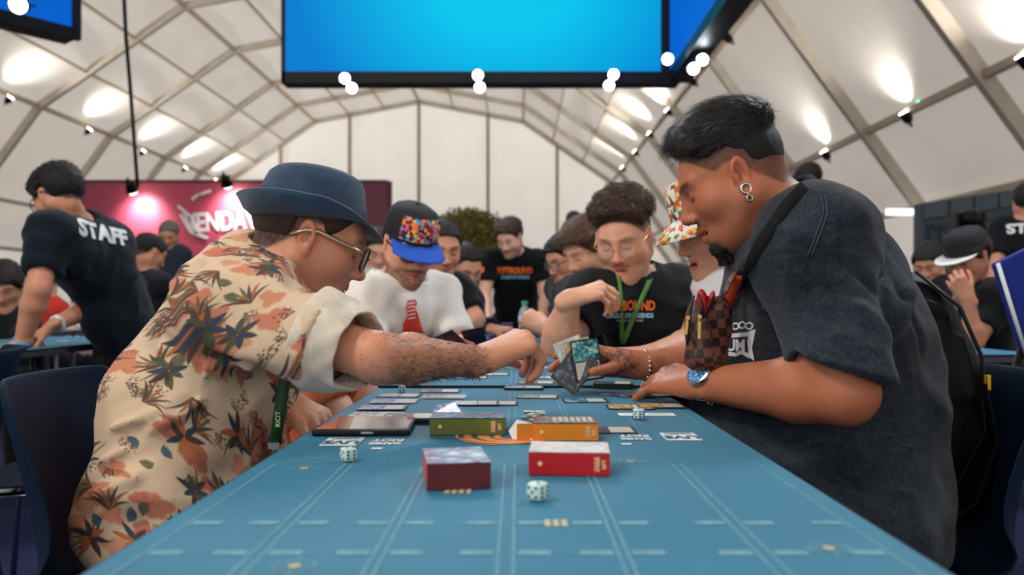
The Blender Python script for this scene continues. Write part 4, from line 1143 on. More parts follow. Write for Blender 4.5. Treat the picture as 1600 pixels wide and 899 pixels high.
A['shirt'] = dict(name='shirt', col=floral_col, mat=M_PRINT, sleeve=0.655, slr=0.060, infl=0.014, h=0.0065, sub=2, wrinkle=0.013, wfreq=8, cuff=0.060, cuff_abs=1, hem=0.50, neckup=0.012,
    extra=[cap(P(335, 515, 1.36), P(255, 640, 1.38), 0.068, 0.075, k=0.08), cap(P(255, 640, 1.38), P(222, 800, 1.38), 0.075, 0.092, k=0.08), cap(P(372, 455, 1.40), P(335, 515, 1.38), 0.060, 0.068, k=0.07),
           bump_line(P(210, 470, 1.28), P(300, 530, 1.24), 0.012, 0.006), bump_line(P(300, 530, 1.22), P(430, 520, 1.17), 0.014, 0.010), bump_line(P(320, 560, 1.2), P(420, 560, 1.17), 0.012, -0.010),
           bump_line(P(290, 470, 1.22), P(420, 505, 1.16), 0.010, 0.006), bump_line(P(330, 440, 1.2), P(470, 470, 1.16), 0.010, 0.005), bump_line(P(300, 400, 1.3), P(420, 430, 1.2), 0.010, 0.005),
           bump_line(P(130, 680, 1.27), P(260, 640, 1.24), 0.012, 0.009), bump_line(P(260, 640, 1.24), P(300, 610, 1.24), 0.012, 0.006), bump_line(P(240, 760, 1.22), P(400, 700, 1.2), 0.014, 0.010), bump_line(P(260, 790, 1.22), P(400, 740, 1.2), 0.012, -0.009),
           bump_line(P(130, 780, 1.26), P(220, 740, 1.22), 0.014, 0.008), bump_line(P(380, 560, 1.2), P(430, 660, 1.2), 0.014, 0.008)]
    +[bump_line(P(x0, y0, Y0), P(x1, y1, Y1), w_, a_) for x0, y0, Y0, x1, y1, Y1, w_, a_ in (
      (240, 470, 1.28, 330, 500, 1.24, 0.008, -0.007), (330, 500, 1.22, 400, 545, 1.19, 0.009, -0.008), (360, 430, 1.24, 440, 470, 1.16, 0.008, 0.006), (400, 440, 1.22, 500, 500, 1.12, 0.009, 0.006), (380, 520, 1.18, 480, 560, 1.10, 0.008, 0.006), (430, 540, 1.15, 500, 570, 1.10, 0.007, -0.006),
      (170, 560, 1.30, 270, 540, 1.26, 0.009, 0.006), (150, 640, 1.28, 280, 590, 1.25, 0.009, -0.007), (220, 680, 1.25, 380, 600, 1.20, 0.010, 0.007), (200, 720, 1.25, 360, 660, 1.20, 0.009, -0.007), (130, 730, 1.27, 200, 700, 1.25, 0.008, 0.008), (250, 440, 1.32, 330, 460, 1.26, 0.008, 0.006), (300, 640, 1.22, 330, 560, 1.21, 0.008, 0.006))])
person(A)
# rolled cuff and collar of the shirt
N = 72; q1 = nrm(np.cross(ad, V(0, 0, 1))); q2 = np.cross(q1, ad); rows = []
for t, r in ((0.590, 0.0680), (0.600, 0.0755), (0.65, 0.0730), (0.70, 0.0695), (0.77, 0.0640), (0.845, 0.0585), (0.862, 0.0560), (0.855, 0.0525), (0.80, 0.0500), (0.72, 0.0480)):
    row = []
    for k in range(N):
        an = 2*math.pi*k/N; u1 = q1*math.cos(an)+q2*math.sin(an)*1.04
        p = lerp(s_, e_, t+0.008*math.sin(3*an+1)+0.006*math.sin(2*an))+u1*(r+0.0016*math.sin(5*an+t*22)+0.0012*math.sin(9*an-t*40)); row.append(p)
    rows.append(row)
v = np.array([p for r in rows for p in r]); f = np.array([(i*N+j, i*N+(j+1) % N, (i+1)*N+(j+1) % N, (i+1)*N+j) for i in range(len(rows)-1) for j in range(N)])
v, f = subdiv(v, f); v, f = subdiv(v, f); C = floral_col(v); C = mixc(C, np.array(rgb(216, 208, 194)), np.full(len(v), 0.78))
o = link_mesh('rolled_cuff', np_mesh('rolled_cuff', v, f, C), M_PRINT); child_world(o, A['root'])
ht = A['head']+M_@(V(0, -0.022, -0.055)); nd = nrm(ht-A['neck']); c0 = A['neck']+nd*0.012
u_ = nrm(np.cross(nd, V(0, 1, 0))); w__ = np.cross(nd, u_)
rings = []
for k, (r, h, dz) in enumerate([(0.068, 0.0, 0), (0.070, 0.030, 0.0), (0.073, 0.036, 0), (0.083, 0.022, 0), (0.094, -0.006, 0)]):
    rings.append([c0+nd*(h*(1.0-0.25*math.cos(t)))+(u_*math.cos(t)*1.12+w__*math.sin(t))*r for t in np.linspace(0, 2*math.pi, 48, endpoint=False)])
g = MB(); n = 48
for r_ in rings: g.v += [tuple(p) for p in r_]
vv = np.array(g.v); ff = np.array([(i*n+j, i*n+(j+1) % n, (i+1)*n+(j+1) % n, (i+1)*n+j) for i in range(4) for j in range(n)])
for _ in range(2): vv, ff = subdiv(vv, ff)
o = link_mesh('collar', np_mesh('collar', vv, ff, floral_col(vv)), M_PRINT); md = o.modifiers.new('thickness', 'SOLIDIFY'); md.thickness = 0.003; child_world(o, A['root'])
# felt hat
M_FELT = mat('navy_felt', rgb(34, 64, 92), 0.85, noise=0.28, nscale=30, bump=0.55, bscale=1000, sheen=0.3)
M_FELTD = mat('navy_hat_band', rgb(28, 44, 66), 0.7, noise=0.1, bump=0.3, bscale=900)
def felt_hat(S, ox=0.0, tilt=19):
    H, M, hs = S['head'], S['M'], S['hscale']; Rt = rotx(d2r(tilt))
    X = lambda p: H+M@(V(0, -0.014, 0.040)+Rt@V(*p))*hs
    N = 72; rg = []
    hat = empty('felt_hat', tuple(H)); hat.parent = S['root']; hat.location = Vector(H)-S['root'].location
    th = np.linspace(0, 2*math.pi, N, endpoint=False)
    def cr(r, z, dent=0): return [(math.sin(t)*r*0.83*(1-0.10*dent*max(0, math.cos(t))), math.cos(t)*r*1.02+0.004*dent, z-dent*0.006*math.cos(t)+0.010*dent*abs(math.sin(t))) for t in th]
    crown = [cr(0.1005, -0.004), cr(0.100, 0.02), cr(0.0975, 0.040), cr(0.0940, 0.060, 0.4), cr(0.087, 0.075, 0.9), cr(0.076, 0.083, 1), cr(0.058, 0.084, 1), cr(0.035, 0.078, 1), cr(0.012, 0.074, 1)]
    ring_obj('crown', crown, M_FELT, hat, True, xf=X)
    def brim(r, wv): 
        out = []
        for t in th:
            c = math.cos(t); s = abs(math.sin(t))
            z = wv*(-0.030*max(0, c)**1.5+0.034*max(0, -c)**1.3+0.030*s**2)-0.004
            out.append((math.sin(t)*(0.084+(r-0.10)*0.92), c*r*1.02, z))
        return out
    o = ring_obj('brim', [brim(0.0985, 0), brim(0.110, 0.12), brim(0.123, 0.45), brim(0.130, 0.85), brim(0.136, 1.15)], M_FELT, hat, xf=X); md = o.modifiers.new('thickness', 'SOLIDIFY'); md.thickness = 0.004
    ring_obj('hat_band', [cr(0.1025, -0.002), cr(0.1022, 0.018), cr(0.1005, 0.019)], M_FELTD, hat, xf=X)
felt_hat(A)
glasses(A, M_BLKP, mat('champagne_metal', rgb(190, 165, 140), 0.3, 0.9), w_=0.026, hgt=0.0225, rr=3.6, thick=0.0025, dy=0.006, dz=-0.002)
# hair of the forearm: thin curved strands
r_ = np.random.RandomState(11); g = MB(); a, b = A['elR'], A['wrR']; ab = b-a; axd = nrm(ab); p1 = nrm(np.cross(axd, V(0, 0, 1))); p2 = np.cross(p1, axd)
bodyv = [o for o in A['root'].children if o.name.startswith('body')][0].data
bvb = BVHTree.FromPolygons([q.co[:] for q in bodyv.vertices], [p.vertices[:] for p in bodyv.polygons])
for k in range(4200):
    t = r_.uniform(-0.18, 0.97); an = r_.uniform(0, 2*math.pi); dr = p1*math.cos(an)+p2*math.sin(an)
    if dr[2] > 0.2 and r_.rand() < 0.45: continue
    o_ = a+ab*t; hit = bvb.ray_cast(Vector(o_+dr*0.09), Vector(-dr), 0.09)
    if hit[0] is None: continue
    p = np.array(hit[0]); n_ = np.array(hit[1]); L = r_.uniform(0.007, 0.017)
    dd = nrm(axd*r_.uniform(0.5, 1.3)+n_*0.35+V(*r_.normal(0, 0.35, 3))); q = p+dd*L*0.5; e = q+nrm(dd-n_*0.5+V(0, 0, -0.45))*L*0.5
    sd = nrm(np.cross(dd, V(*r_.normal(0, 1, 3))))*0.00020
    g.add([p-sd, p+sd, q+sd*0.8, q-sd*0.8, e], [(0, 1, 2, 3), (3, 2, 4)])
o = g.build('arm_hair', mat('arm_hair', rgb(30, 20, 17), 0.6), None); tag(o, kind='stuff'); child_world(o, A['root'])

# ------------------------------------------------------------------ man in the washed black t-shirt (right)
F = V(-math.cos(d2r(28))*math.cos(d2r(9)), math.cos(d2r(28))*math.sin(d2r(9)), -math.sin(d2r(28)))
Bm = dict(label='man with swept black hair in a washed black t-shirt at the right table edge')
Bm['face'] = F; Bm['hscale'] = 0.95; M_ = frame_from(F)
Bm['head'] = head_at_ear(P(1157, 270, 1.42), M_, 0.95, -1)
Bm['neck'] = P(1228, 345, 1.50); Bm['shL'] = P(1280, 386, 1.30); Bm['shR'] = V(0.555, 1.72, 1.02)
Bm['elL'] = P(1318, 612, 1.24); Bm['wrL'] = P(1096, 600, 1.48)
Bm['elR'] = V(0.54, 1.78, 0.815); Bm['wrR'] = P(1000, 571, 1.74)
Bm['pelvis'] = V(0.645, 1.52, 0.56); Bm['belly'] = V(0.575, 1.54, 0.71); Bm['chest'] = V(0.580, 1.53, 0.92)
Bm['cw'] = 0.165; Bm['cd'] = 0.128; Bm['bd'] = 1.48; Bm['bw'] = 0.92; Bm['bh'] = 1.1; Bm['skin'] = rgb(178, 110, 80); Bm['arm'] = 1.28; Bm['neckr'] = 0.070
Bm['handL'] = dict(d=P(1028, 588, 1.585)-P(1096, 600, 1.48), n=(-0.12, -0.52, 0.85), curls=((22, 12, 8), (25, 15, 9), (24, 14, 9), (20, 12, 9)), spread=(14, 3, -6, -15), thumb=(40, -20, 10, 15), s=1.12)
Bm['handR'] = dict(d=(-0.95, 0.10, 0.10), n=(-0.05, 0.72, 0.69), curls=((14, 16, 10), (18, 20, 12), (24, 24, 14), (30, 28, 16)), thumb=(14, -42, -8, -4), s=1.06)
Bm['ho'] = dict(hairc=rgb(20, 17, 19), stubble=0.10, moustache=0.30, jaw=1.12, fat=0.008, chin=-0.012, nose=1.12, mouth=0.004, lips=1.35, recede=0.0, fade=(-0.01, 0.075), scalp=0.95, ear=1.06, brow=0.95)
Bm['res'] = (0.008, 0.0028, 0.0026); Bm['bulk'] = 1.12
def locks(n, r, t0, seed=2, back=-0.100, frontz=0.082, droop=0.020):
    """combed locks running over the skull from the crown to the forehead"""
    q = np.random.RandomState(seed); out = []
    for i in range(n):
        x0 = -0.056+0.112*i/(n-1)+q.uniform(-.003, .003); pts = []
        for k in range(9):
            a = math.radians(158-118*k/8.0)           # round the skull, back to front
            xx = x0*(0.80+0.25*k/8)+0.007*math.sin(k*1.3+i*0.9)
            w_ = math.sqrt(max(0.1, 1-(xx/0.082)**2)); th_ = t0*(0.30+1.0*k/8)*(1-0.35*(abs(x0)/0.056)**2)+q.uniform(-.003, .003)
            y = -0.022+(0.097+th_*0.8)*math.cos(a)*w_; z = 0.034+(0.085+th_)*math.sin(a)*w_
            pts.append(V(xx, y, z))
        e = pts[-1]; pts.append(e+V(q.uniform(-.006, .006), 0.010, -droop*q.uniform(0.5, 1.1)))
        rx = r*(1-0.45*(abs(x0)/0.056)**2)
        for k in range(9): out.append(cap(pts[k], pts[k+1], rx*min(0.55+0.2*k, 1.1-0.05*k), rx*min(0.75+0.2*k, 1.05-0.06*k), k=0.0035))
    return out
Bm['hair'] = dict(t=0.018, side=0.0015, front=0.020, amp=0.0015, fr=70, z0=0.046, z1=0.100, off=0.034, rag=0.0015, h=0.0026, streak=(2.6, 0.6, 1.5), extra=locks(17, 0.0078, 0.017))
def rightpaint(v, C):
    H, M, hs = Bm['head'], Bm['M'], Bm['hscale']
    ink = np.array(rgb(52, 52, 62))
    w1, w2 = Bm['wrL'], Bm['wrR']
    for w0, rad, up in ((w1, 0.14, True), (w2, 0.11, False)):
        d = np.linalg.norm(v-w0, axis=1)
        tgt = lerp(w1, P(985, 617, 1.69), 0.45) if up else w0+V(-0.05, 0, 0)
        d2 = np.linalg.norm(v-tgt, axis=1)
        n = vnoise(v[:, 0]*130, v[:, 1]*130, v[:, 2]*130)+0.6*vnoise(v[:, 0]*300, v[:, 1]*300, v[:, 2]*300)
        m = sstep(0.060, 0.045, d2)*sstep(0.0, 0.25, n)*0.70
        C = mixc(C, ink, m)
    L = (v-H)@M/hs                         # goatee
    x, y, z = L[:, 0], L[:, 1], L[:, 2]
    m = np.exp(-(x/0.040)**4-((y-0.080)/0.022)**4-((z+0.108)/0.018)**4); C = mixc(C, np.array(rgb(20, 17, 18)), 0.95*m)
    return C
Bm['paint'] = rightpaint
def washed(v, n):
    b = np.array(rgb(43, 51, 61))
    q = 0.42+0.35*vnoise(v[:, 0]*9, v[:, 1]*9, v[:, 2]*9)+0.25*vnoise(v[:, 0]*70, v[:, 1]*40, v[:, 2]*160)+0.2*vnoise(v[:, 0]*300, v[:, 1]*300, v[:, 2]*300)
    return b[None, :]*(0.35+1.25*np.clip(q, 0, 1.3))[:, None]
M_DENIM = mat('washed_cotton', (0.5, 0.5, 0.5), 0.9, attr='col', noise=0.50, nscale=260, bump=0.5, bscale=900, sheen=0.12, spec=0.15, detail=5)
Bm['shirt'] = dict(name='t_shirt', col=washed, mat=M_DENIM, sleeve=0.86, slr=0.052, hemtiltL=(-0.36, 0, 0), infl=0.020, h=0.006, sub=0, wrinkle=0.014, wfreq=8, cuff=0.078, cuff_abs=1, hem=0.46, neckup=0.016,
    extra=[cap(P(1280, 430, 1.53), P(1294, 640, 1.53), 0.098, 0.130, k=0.10), cap(P(1262, 380, 1.52), P(1282, 440, 1.53), 0.070, 0.095, k=0.09),
           bump_line(P(1210, 430, 1.18), P(1228, 520, 1.18), 0.010, 0.007), bump_line(P(1250, 380, 1.15), P(1330, 470, 1.15), 0.014, 0.007), bump_line(P(1290, 420, 1.15), P(1400, 540, 1.2), 0.014, 0.007),
           bump_line(P(1240, 470, 1.15), P(1350, 560, 1.18), 0.012, 0.006), bump_line(P(1380, 560, 1.3), P(1450, 420, 1.4), 0.012, 0.008), bump_line(P(1390, 640, 1.3), P(1450, 560, 1.3), 0.012, 0.008),
           bump_line(P(1150, 620, 1.3), P(1350, 690, 1.25), 0.014, 0.010), bump_line(P(1200, 700, 1.25), P(1440, 740, 1.3), 0.013, 0.010), bump_line(P(1180, 440, 1.34), P(1230, 330, 1.34), 0.012, 0.006)]
    +[bump_line(P(x0, y0, Y0), P(x1, y1, Y1), w_, a_) for x0, y0, Y0, x1, y1, Y1, w_, a_ in (
      (1240, 420, 1.18, 1300, 520, 1.15, 0.008, -0.006), (1262, 400, 1.17, 1352, 500, 1.16, 0.009, 0.006), (1300, 380, 1.19, 1368, 470, 1.22, 0.009, -0.006),
      (1385, 470, 1.34, 1420, 600, 1.36, 0.010, 0.009), (1400, 440, 1.36, 1440, 560, 1.38, 0.010, -0.007), (1370, 600, 1.30, 1440, 720, 1.34, 0.010, 0.008),
      (1180, 650, 1.28, 1300, 690, 1.24, 0.009, 0.007), (1250, 720, 1.24, 1380, 720, 1.26, 0.010, -0.008), (1280, 750, 1.26, 1440, 770, 1.32, 0.010, 0.010), (1130, 500, 1.40, 1200, 480, 1.34, 0.008, 0.007), (1150, 470, 1.40, 1210, 420, 1.34, 0.008, 0.007),
      (1300, 300, 1.34, 1380, 380, 1.38, 0.010, 0.005), (1350, 380, 1.28, 1400, 460, 1.34, 0.009, 0.006))])
Bm['legc'] = rgb(18, 20, 26)
person(Bm)
strands(Bm, 5200, 0.030, 0.00045, (0, 1, 0.1), 0.22, lift=0.30, zmin=0.056)
# ------------------------------------------------------------------ tables and what lies on them
TZ = 0.75; TW = 0.317
def TP(px, py, z=0.0):
    """point on the table top (or z above it) seen at a photo position"""
    h = EYE-TZ-z; Y = h*FPX/(py-470.0); return V((px-808.0)*Y/FPX, Y, TZ+z)
M_MAT = mat('printed_table_mat', rgb(34, 114, 146), 0.60, noise=0.10, nscale=6, bump=0.25, bscale=1500, spec=0.35, sheen=0.05)
M_MATE = mat('mat_edge', rgb(20, 34, 44), 0.8)
M_TTOP = mat('grey_tabletop', rgb(60, 66, 72), 0.5)
M_TLEG = mat('table_leg_steel', rgb(70, 74, 80), 0.4, 0.8)
M_LINE = mat('pale_line_print', rgb(108, 158, 172), 0.7, noise=0.25, nscale=60)
M_LINEW = mat('white_logo_print', rgb(226, 236, 238), 0.6)
M_CREAM = mat('cream_print', rgb(186, 178, 150), 0.7)
M_SWIRL = mat('orange_swirl_print', rgb(240, 150, 92), 0.6)
def strip(g, a, b, w_, z=0.0006):
    a = np.array(a[:2], float); b = np.array(b[:2], float); d = b-a; d = d/np.linalg.norm(d); n = np.array((-d[1], d[0]))*w_/2
    g.add([(*(a-n), TZ+z), (*(b-n), TZ+z), (*(b+n), TZ+z), (*(a+n), TZ+z)], [(0, 1, 2, 3)])
def ring2d(g, c, r0, r1, a0=0, a1=360, n=24, z=0.0007, sy=1.0):
    vs = []
    for k in range(n+1):
        t = math.radians(a0+(a1-a0)*k/n)
        for r in (r0, r1): vs.append((c[0]+r*math.cos(t), c[1]+r*math.sin(t)*sy, TZ+z))
    g.add(vs, [(2*k, 2*k+1, 2*k+3, 2*k+2) for k in range(n)])
def table(name, x0, x1, y0, y1, label, zoff=0.0, group=None, zones=False, leg_in=0.12):
    t = empty(name, ((x0+x1)/2, (y0+y1)/2, 0)); tag(t, label, 'table', group)
    MB().box(((x0+x1)/2, (y0+y1)/2, TZ-0.018+zoff), (x1-x0-0.006, y1-y0-0.006, 0.028)).build('tabletop', M_TTOP, t, bevel=0.004)
    MB().box(((x0+x1)/2, (y0+y1)/2, TZ-0.002+zoff), (x1-x0, y1-y0, 0.004)).build('play_mat', M_MAT, t)
    MB().box(((x0+x1)/2, y0-0.0008, TZ-0.003+zoff), (x1-x0, 0.0016, 0.006)).box((x0-0.0008, (y0+y1)/2, TZ-0.003+zoff), (0.0016, y1-y0, 0.006)).box((x1+0.0008, (y0+y1)/2, TZ-0.003+zoff), (0.0016, y1-y0, 0.006)).build('mat_hem', M_MATE, t)
    for sx in (x0+leg_in*0.5, x1-leg_in*0.5):
        for sy in (y0+0.2, y1-0.2):
            MB().tube([(sx, sy, TZ-0.03), (sx, sy, 0.0)], 0.014, 8).build('leg', M_TLEG, t, smooth=True)
    return t
T1 = table('play_table', -TW, TW, 0.02, 1.813, 'nearest long table under a blue printed play mat', group=None)
# the table legs of the near table stand well inside
g = MB()
ZX = [(-0.295, -0.210), (-0.200, -0.113), (-0.105, -0.015), (-0.003, 0.080), (0.0875, 0.190), (0.200, 0.295)]
for (a, b) in ZX:
    c = 0.010
    for (p, q) in (((a, 0.30), (a, 0.985-c)), ((b, 0.30), (b, 0.985-c)), ((a+c, 0.985), (b-c, 0.985)), ((a, 0.985-c), (a+c, 0.985)), ((b, 0.985-c), (b-c, 0.985))): strip(g, p, q, 0.0018)
    m = (a+b)/2
    for yy in (0.715, 0.63): strip(g, (a+0.004, yy), (a+0.030, yy), 0.010); strip(g, (b-0.030, yy), (b-0.004, yy), 0.010)
    for (p, q) in (((a, 1.27), (a, 1.74)), ((b, 1.27), (b, 1.74)), ((a, 1.27), (b, 1.27))): strip(g, p, q, 0.0016)
for x in (-0.25, -0.16, 0.13, 0.25): 
    for k in range(5): strip(g, (x-0.02+k*0.009, 1.005), (x-0.015+k*0.009, 1.005), 0.004)
g.build('zone_lines', M_LINE, T1)
for (px, py) in ((475, 733), (985, 722), (460, 886), (1295, 858)):
    c = TP(px, py); g = MB(); ring2d(g, c, 0.0150, 0.0163); ring2d(g, c, 0.0085, 0.0093)
    for k in range(8):
        a = k*math.pi/4; L = 0.020 if k % 2 == 0 else 0.012
        strip(g, c[:2]+0.009*V(math.cos(a), math.sin(a)), c[:2]+L*V(math.cos(a), math.sin(a)), 0.0016)
    g.build('compass_print', M_LINE, T1); g = MB(); ring2d(g, c, 0.0, 0.0052, z=0.0009, n=12); g.build('compass_centre', M_CREAM, T1)
for (px, py, n) in ((874, 819, 3), (716, 769, 4)):
    c = TP(px, py); g = MB()
    for k in range(n):
        strip(g, (c[0]-0.0075+k*0.0075-0.001*n, c[1]-0.011), (c[0]-0.0075+k*0.0075-0.001*n, c[1]+0.011), 0.0052, z=0.0009)
    g.build('cream_mark', M_CREAM, T1)
def flat_text(txt, c, size, rot, m, parent, sx=1.0, z=0.0014, off=0.0, nm='lettering', sy=1.0):
    me = text_mesh(txt, size, 0, off); o = link_mesh(nm, me, m, None, False)
    cr, sr = math.cos(rot), math.sin(rot)
    for q in me.vertices:
        x, y = q.co.x*sx, q.co.y*sy; q.co = (c[0]+x*cr-y*sr, c[1]+x*sr+y*cr, TZ+z)
    return child_world(o, parent)
M_MATP = mat('mat_colour_letter', rgb(40, 92, 114), 0.7)
def logo_box(c, w_, h_, rot, skew=0.0):
    g = MB(); pts = []
    for x, y in ((-1, -1), (1, -1), (1, 1), (-1, 1)):
        for k in range(4):
            a = math.atan2(y, x)-math.pi/4+math.pi/6*k; r = 0.003
            pts.append((c[0]+x*(w_/2-r)+r*math.cos(a), c[1]+y*(h_/2-r)+r*math.sin(a)))
    g.add([(p[0], p[1], TZ+0.0007) for p in pts], [tuple(range(16))]); g.build('logo_badge', M_LINEW, T1)
    flat_text('UVS', (c[0], c[1]-h_*0.14), h_*0.52, rot, M_MATP, T1, sx=0.85, off=0.0012)
    flat_text('GAMES', (c[0], c[1]+h_*0.32), h_*0.20, rot, M_MATP, T1, sx=1.0, off=0.0004)
logo_box(TP(535, 691), 0.052, 0.072*0.9, math.pi); logo_box(TP(1063, 683), 0.052, 0.072*0.9, math.pi)
for px, py in ((604, 692), (992, 685)):
    c = TP(px, py); flat_text('RIOT', (c[0], c[1]+0.012), 0.026, math.pi, M_LINEW, T1, sx=0.75, off=0.0010); flat_text('GAMES', (c[0], c[1]-0.013), 0.022, math.pi, M_LINEW, T1, sx=0.65, off=0.0010)
    c = TP(px+(-12 if px > 800 else -14), py+10); g = MB(); strip(g, (c[0]-0.008, c[1]), (c[0]+0.006, c[1]), 0.010, z=0.001); g.build('fist_mark', M_LINEW, T1)
g = MB(); c = TP(805, 686)
for (r0, r1, a0, a1, dx, dy) in ((0.055, 0.066, 150, 330, 0, 0.02), (0.032, 0.050, 170, 330, 0.004, 0.016), (0.018, 0.028, 150, 300, 0.006, 0.014), (0.074, 0.078, 165, 260, 0, 0.02), (0.058, 0.068, 200, 380, -0.005, 0.022)):
    ring2d(g, (c[0]+dx-0.01, c[1]+dy), r0, r1, a0, a1, z=0.0006+r0*0.01)
g.build('swirl_emblem', M_SWIRL, T1)
T2 = table('play_table', -TW, TW+0.0, 1.822, 3.60, 'second long table under a blue play mat beyond the joint', zoff=0.006)
T3 = table('play_table', -TW, TW, 3.61, 5.35, 'farthest long table of the row where the standing man leans', zoff=0.006)
g = MB(); TZ += 0.006
for (a, b) in ZX:
    for (p, q) in (((a, 1.86), (a, 2.9)), ((b, 1.86), (b, 2.9)), ((a, 2.35), (b, 2.35)), ((a, 1.9), (b, 1.9))): strip(g, p, q, 0.0018)
g.build('zone_lines', M_LINE, T2); TZ -= 0.006

# cards ----------------------------------------------------------------
def art_mat(i, cols, scale=60):
    m = bpy.data.materials.new('card_art'); m.use_nodes = True; nt = m.node_tree; b = nt.nodes['Principled BSDF']; b.inputs['Roughness'].default_value = 0.35
    tc = nt.nodes.new('ShaderNodeTexCoord'); mp = nt.nodes.new('ShaderNodeMapping'); mp.inputs['Location'].default_value = (i*3.7, i*1.3, 0)
    n = nt.nodes.new('ShaderNodeTexNoise'); n.inputs['Scale'].default_value = scale; n.inputs['Detail'].default_value = 3; n.inputs['Distortion'].default_value = 1.2
    cr = nt.nodes.new('ShaderNodeValToRGB'); nt.links.new(tc.outputs['Object'], mp.inputs[0]); nt.links.new(mp.outputs[0], n.inputs['Vector']); nt.links.new(n.outputs['Fac'], cr.inputs[0])
    el = cr.color_ramp.elements; el[0].position = 0.32; el[0].color = (*cols[0], 1); el[1].position = 0.68; el[1].color = (*cols[-1], 1)
    for k, c in enumerate(cols[1:-1]): e = el.new(0.32+0.36*(k+1)/(len(cols)-1)); e.color = (*c, 1)
    nt.links.new(cr.outputs[0], b.inputs['Base Color']); return m
ART = {'blue': art_mat(1, [rgb(20, 40, 70), rgb(60, 120, 170), rgb(200, 220, 235)]), 'grey': art_mat(2, [rgb(60, 66, 74), rgb(140, 140, 142), rgb(210, 206, 200)]),
       'purple': art_mat(3, [rgb(60, 50, 110), rgb(120, 110, 175), rgb(205, 205, 225)]), 'gold': art_mat(4, [rgb(120, 84, 40), rgb(200, 158, 88), rgb(235, 210, 150)]),
       'brown': art_mat(5, [rgb(50, 40, 34), rgb(120, 100, 84), rgb(190, 176, 160)]), 'teal': art_mat(6, [rgb(16, 60, 66), rgb(50, 150, 160), rgb(190, 220, 205)]),
       'dark': art_mat(7, [rgb(14, 18, 26), rgb(40, 50, 64), rgb(110, 120, 130)]), 'pale': art_mat(8, [rgb(170, 176, 184), rgb(214, 214, 212), rgb(240, 236, 228)]),
       'blueish': art_mat(11, [rgb(150, 60, 60), rgb(120, 150, 180), rgb(226, 232, 236)], 30), 'multi': art_mat(12, [rgb(60, 90, 150), rgb(120, 160, 200), rgb(220, 200, 190)], 50),
       'red': art_mat(9, [rgb(90, 20, 24), rgb(190, 60, 50), rgb(230, 190, 160)])}
M_CARDE = mat('card_border_dark', rgb(30, 30, 34), 0.4); M_CARDW = mat('card_border_pale', rgb(196, 194, 190), 0.4)
M_TXT = mat('card_text_panel', rgb(196, 194, 186), 0.5, noise=0.10, nscale=400); M_BACK = mat('card_back_navy', rgb(26, 34, 60), 0.35)
def card(c, M, art, label, border=None, group=None, th=0.0006, textside=1, back=False, split=0.52):
    """M columns: width axis, height axis, normal"""
    W, Hh = 0.063, 0.088; root = MB().prism([(x*(W/2-0.003)+0.003*math.cos(a), y*(Hh/2-0.003)+0.003*math.sin(a)) for x, y, a0 in ((-1, -1, 180), (1, -1, 270), (1, 1, 0), (-1, 1, 90)) for a in (math.radians(a0), math.radians(a0+45), math.radians(a0+90))], -th/2, th/2).build('playing_card', border or M_CARDE)
    def quad(x0, x1, y0, y1, z, nm, m):
        o = MB().add([(x0, y0, z), (x1, y0, z), (x1, y1, z), (x0, y1, z)], [(0, 1, 2, 3)]).build(nm, m); o.parent = root
    z = th/2+0.0003
    if back:
        quad(-0.028, 0.028, -0.040, 0.040, z, 'back_print', M_BACK)
    else:
        sp = -0.040+0.080*(1-split)
        quad(-0.0285, 0.0285, sp, 0.041, z, 'artwork', ART[art]); quad(-0.0265, 0.0265, -0.039, sp-0.002, z, 'text_panel', M_TXT)
        quad(-0.0275, -0.0195, 0.030, 0.039, z+0.0003, 'cost_mark', M_CARDW)
    mw = Matrix([list(M[i])+[c[i]] for i in range(3)]+[[0, 0, 0, 1]]); root.matrix_world = mw
    tag(root, label, 'card', group); return root
def flatcard(px, py, rot, art, label, z=0.0, border=None, group=None, back=False, tz=0.0, tilt=0.0):
    c = TP(px, py, z+0.0012+tz); return card(c, rotz(math.radians(rot))@roty(tilt), art, label, border, group, back=back)
CARDS = [  # px, py, turn, art, z, label
 (624, 618, 88, 'grey', 0, 'grey card in the far left corner of the near table by the joint'),
 (616, 627, 90, 'purple', 0.0010, 'purple and white card lying left, second from the joint'),
 (598, 637, 91, 'purple', 0.0018, 'lilac card at the left edge, overlapping the purple one'),
 (588, 648, 86, 'grey', 0.0024, 'pale grey card nearest the left table edge beside the tablet'),
 (688, 611, 90, 'brown', 0, 'brown card at the joint under the reaching forearm'),
 (694, 620, 90, 'grey', 0.0008, 'grey card just before the brown one at the joint'),
 (744, 630, 92, 'pale', 0.0016, 'pale sideways card centre left, lying over a darker one'),
 (774, 630, 88, 'dark', 0.0006, 'dark sideways card tucked under the pale one centre left'),
 (840, 620, 85, 'grey', 0, 'blurred grey card in the centre below the far pile'),
 (914, 626, 93, 'blue', 0, 'blue and white sideways card alone right of centre'),
 (972, 617, 60, 'blue', 0, 'blue card under the fingertips of the tattooed left hand'),
 (1012, 618, 112, 'dark', 0.0010, 'dark card lying below the tattooed left hand'),
 (985, 636, 88, 'gold', 0.0006, 'gold card left of the other gold card near the right edge'),
 (1032, 634, 90, 'gold', 0.0014, 'gold sideways card at the right edge of the table'),
 (948, 672, 90, 'dark', 0, 'dark brown card half under the orange box'),
]
for k, (px, py, rt, art, z, lab) in enumerate(CARDS): flatcard(px, py, rt, art, lab, z, border=M_CARDW if art in ('grey', 'pale', 'purple') and k % 2 else None, group='cards laid out on the near table')
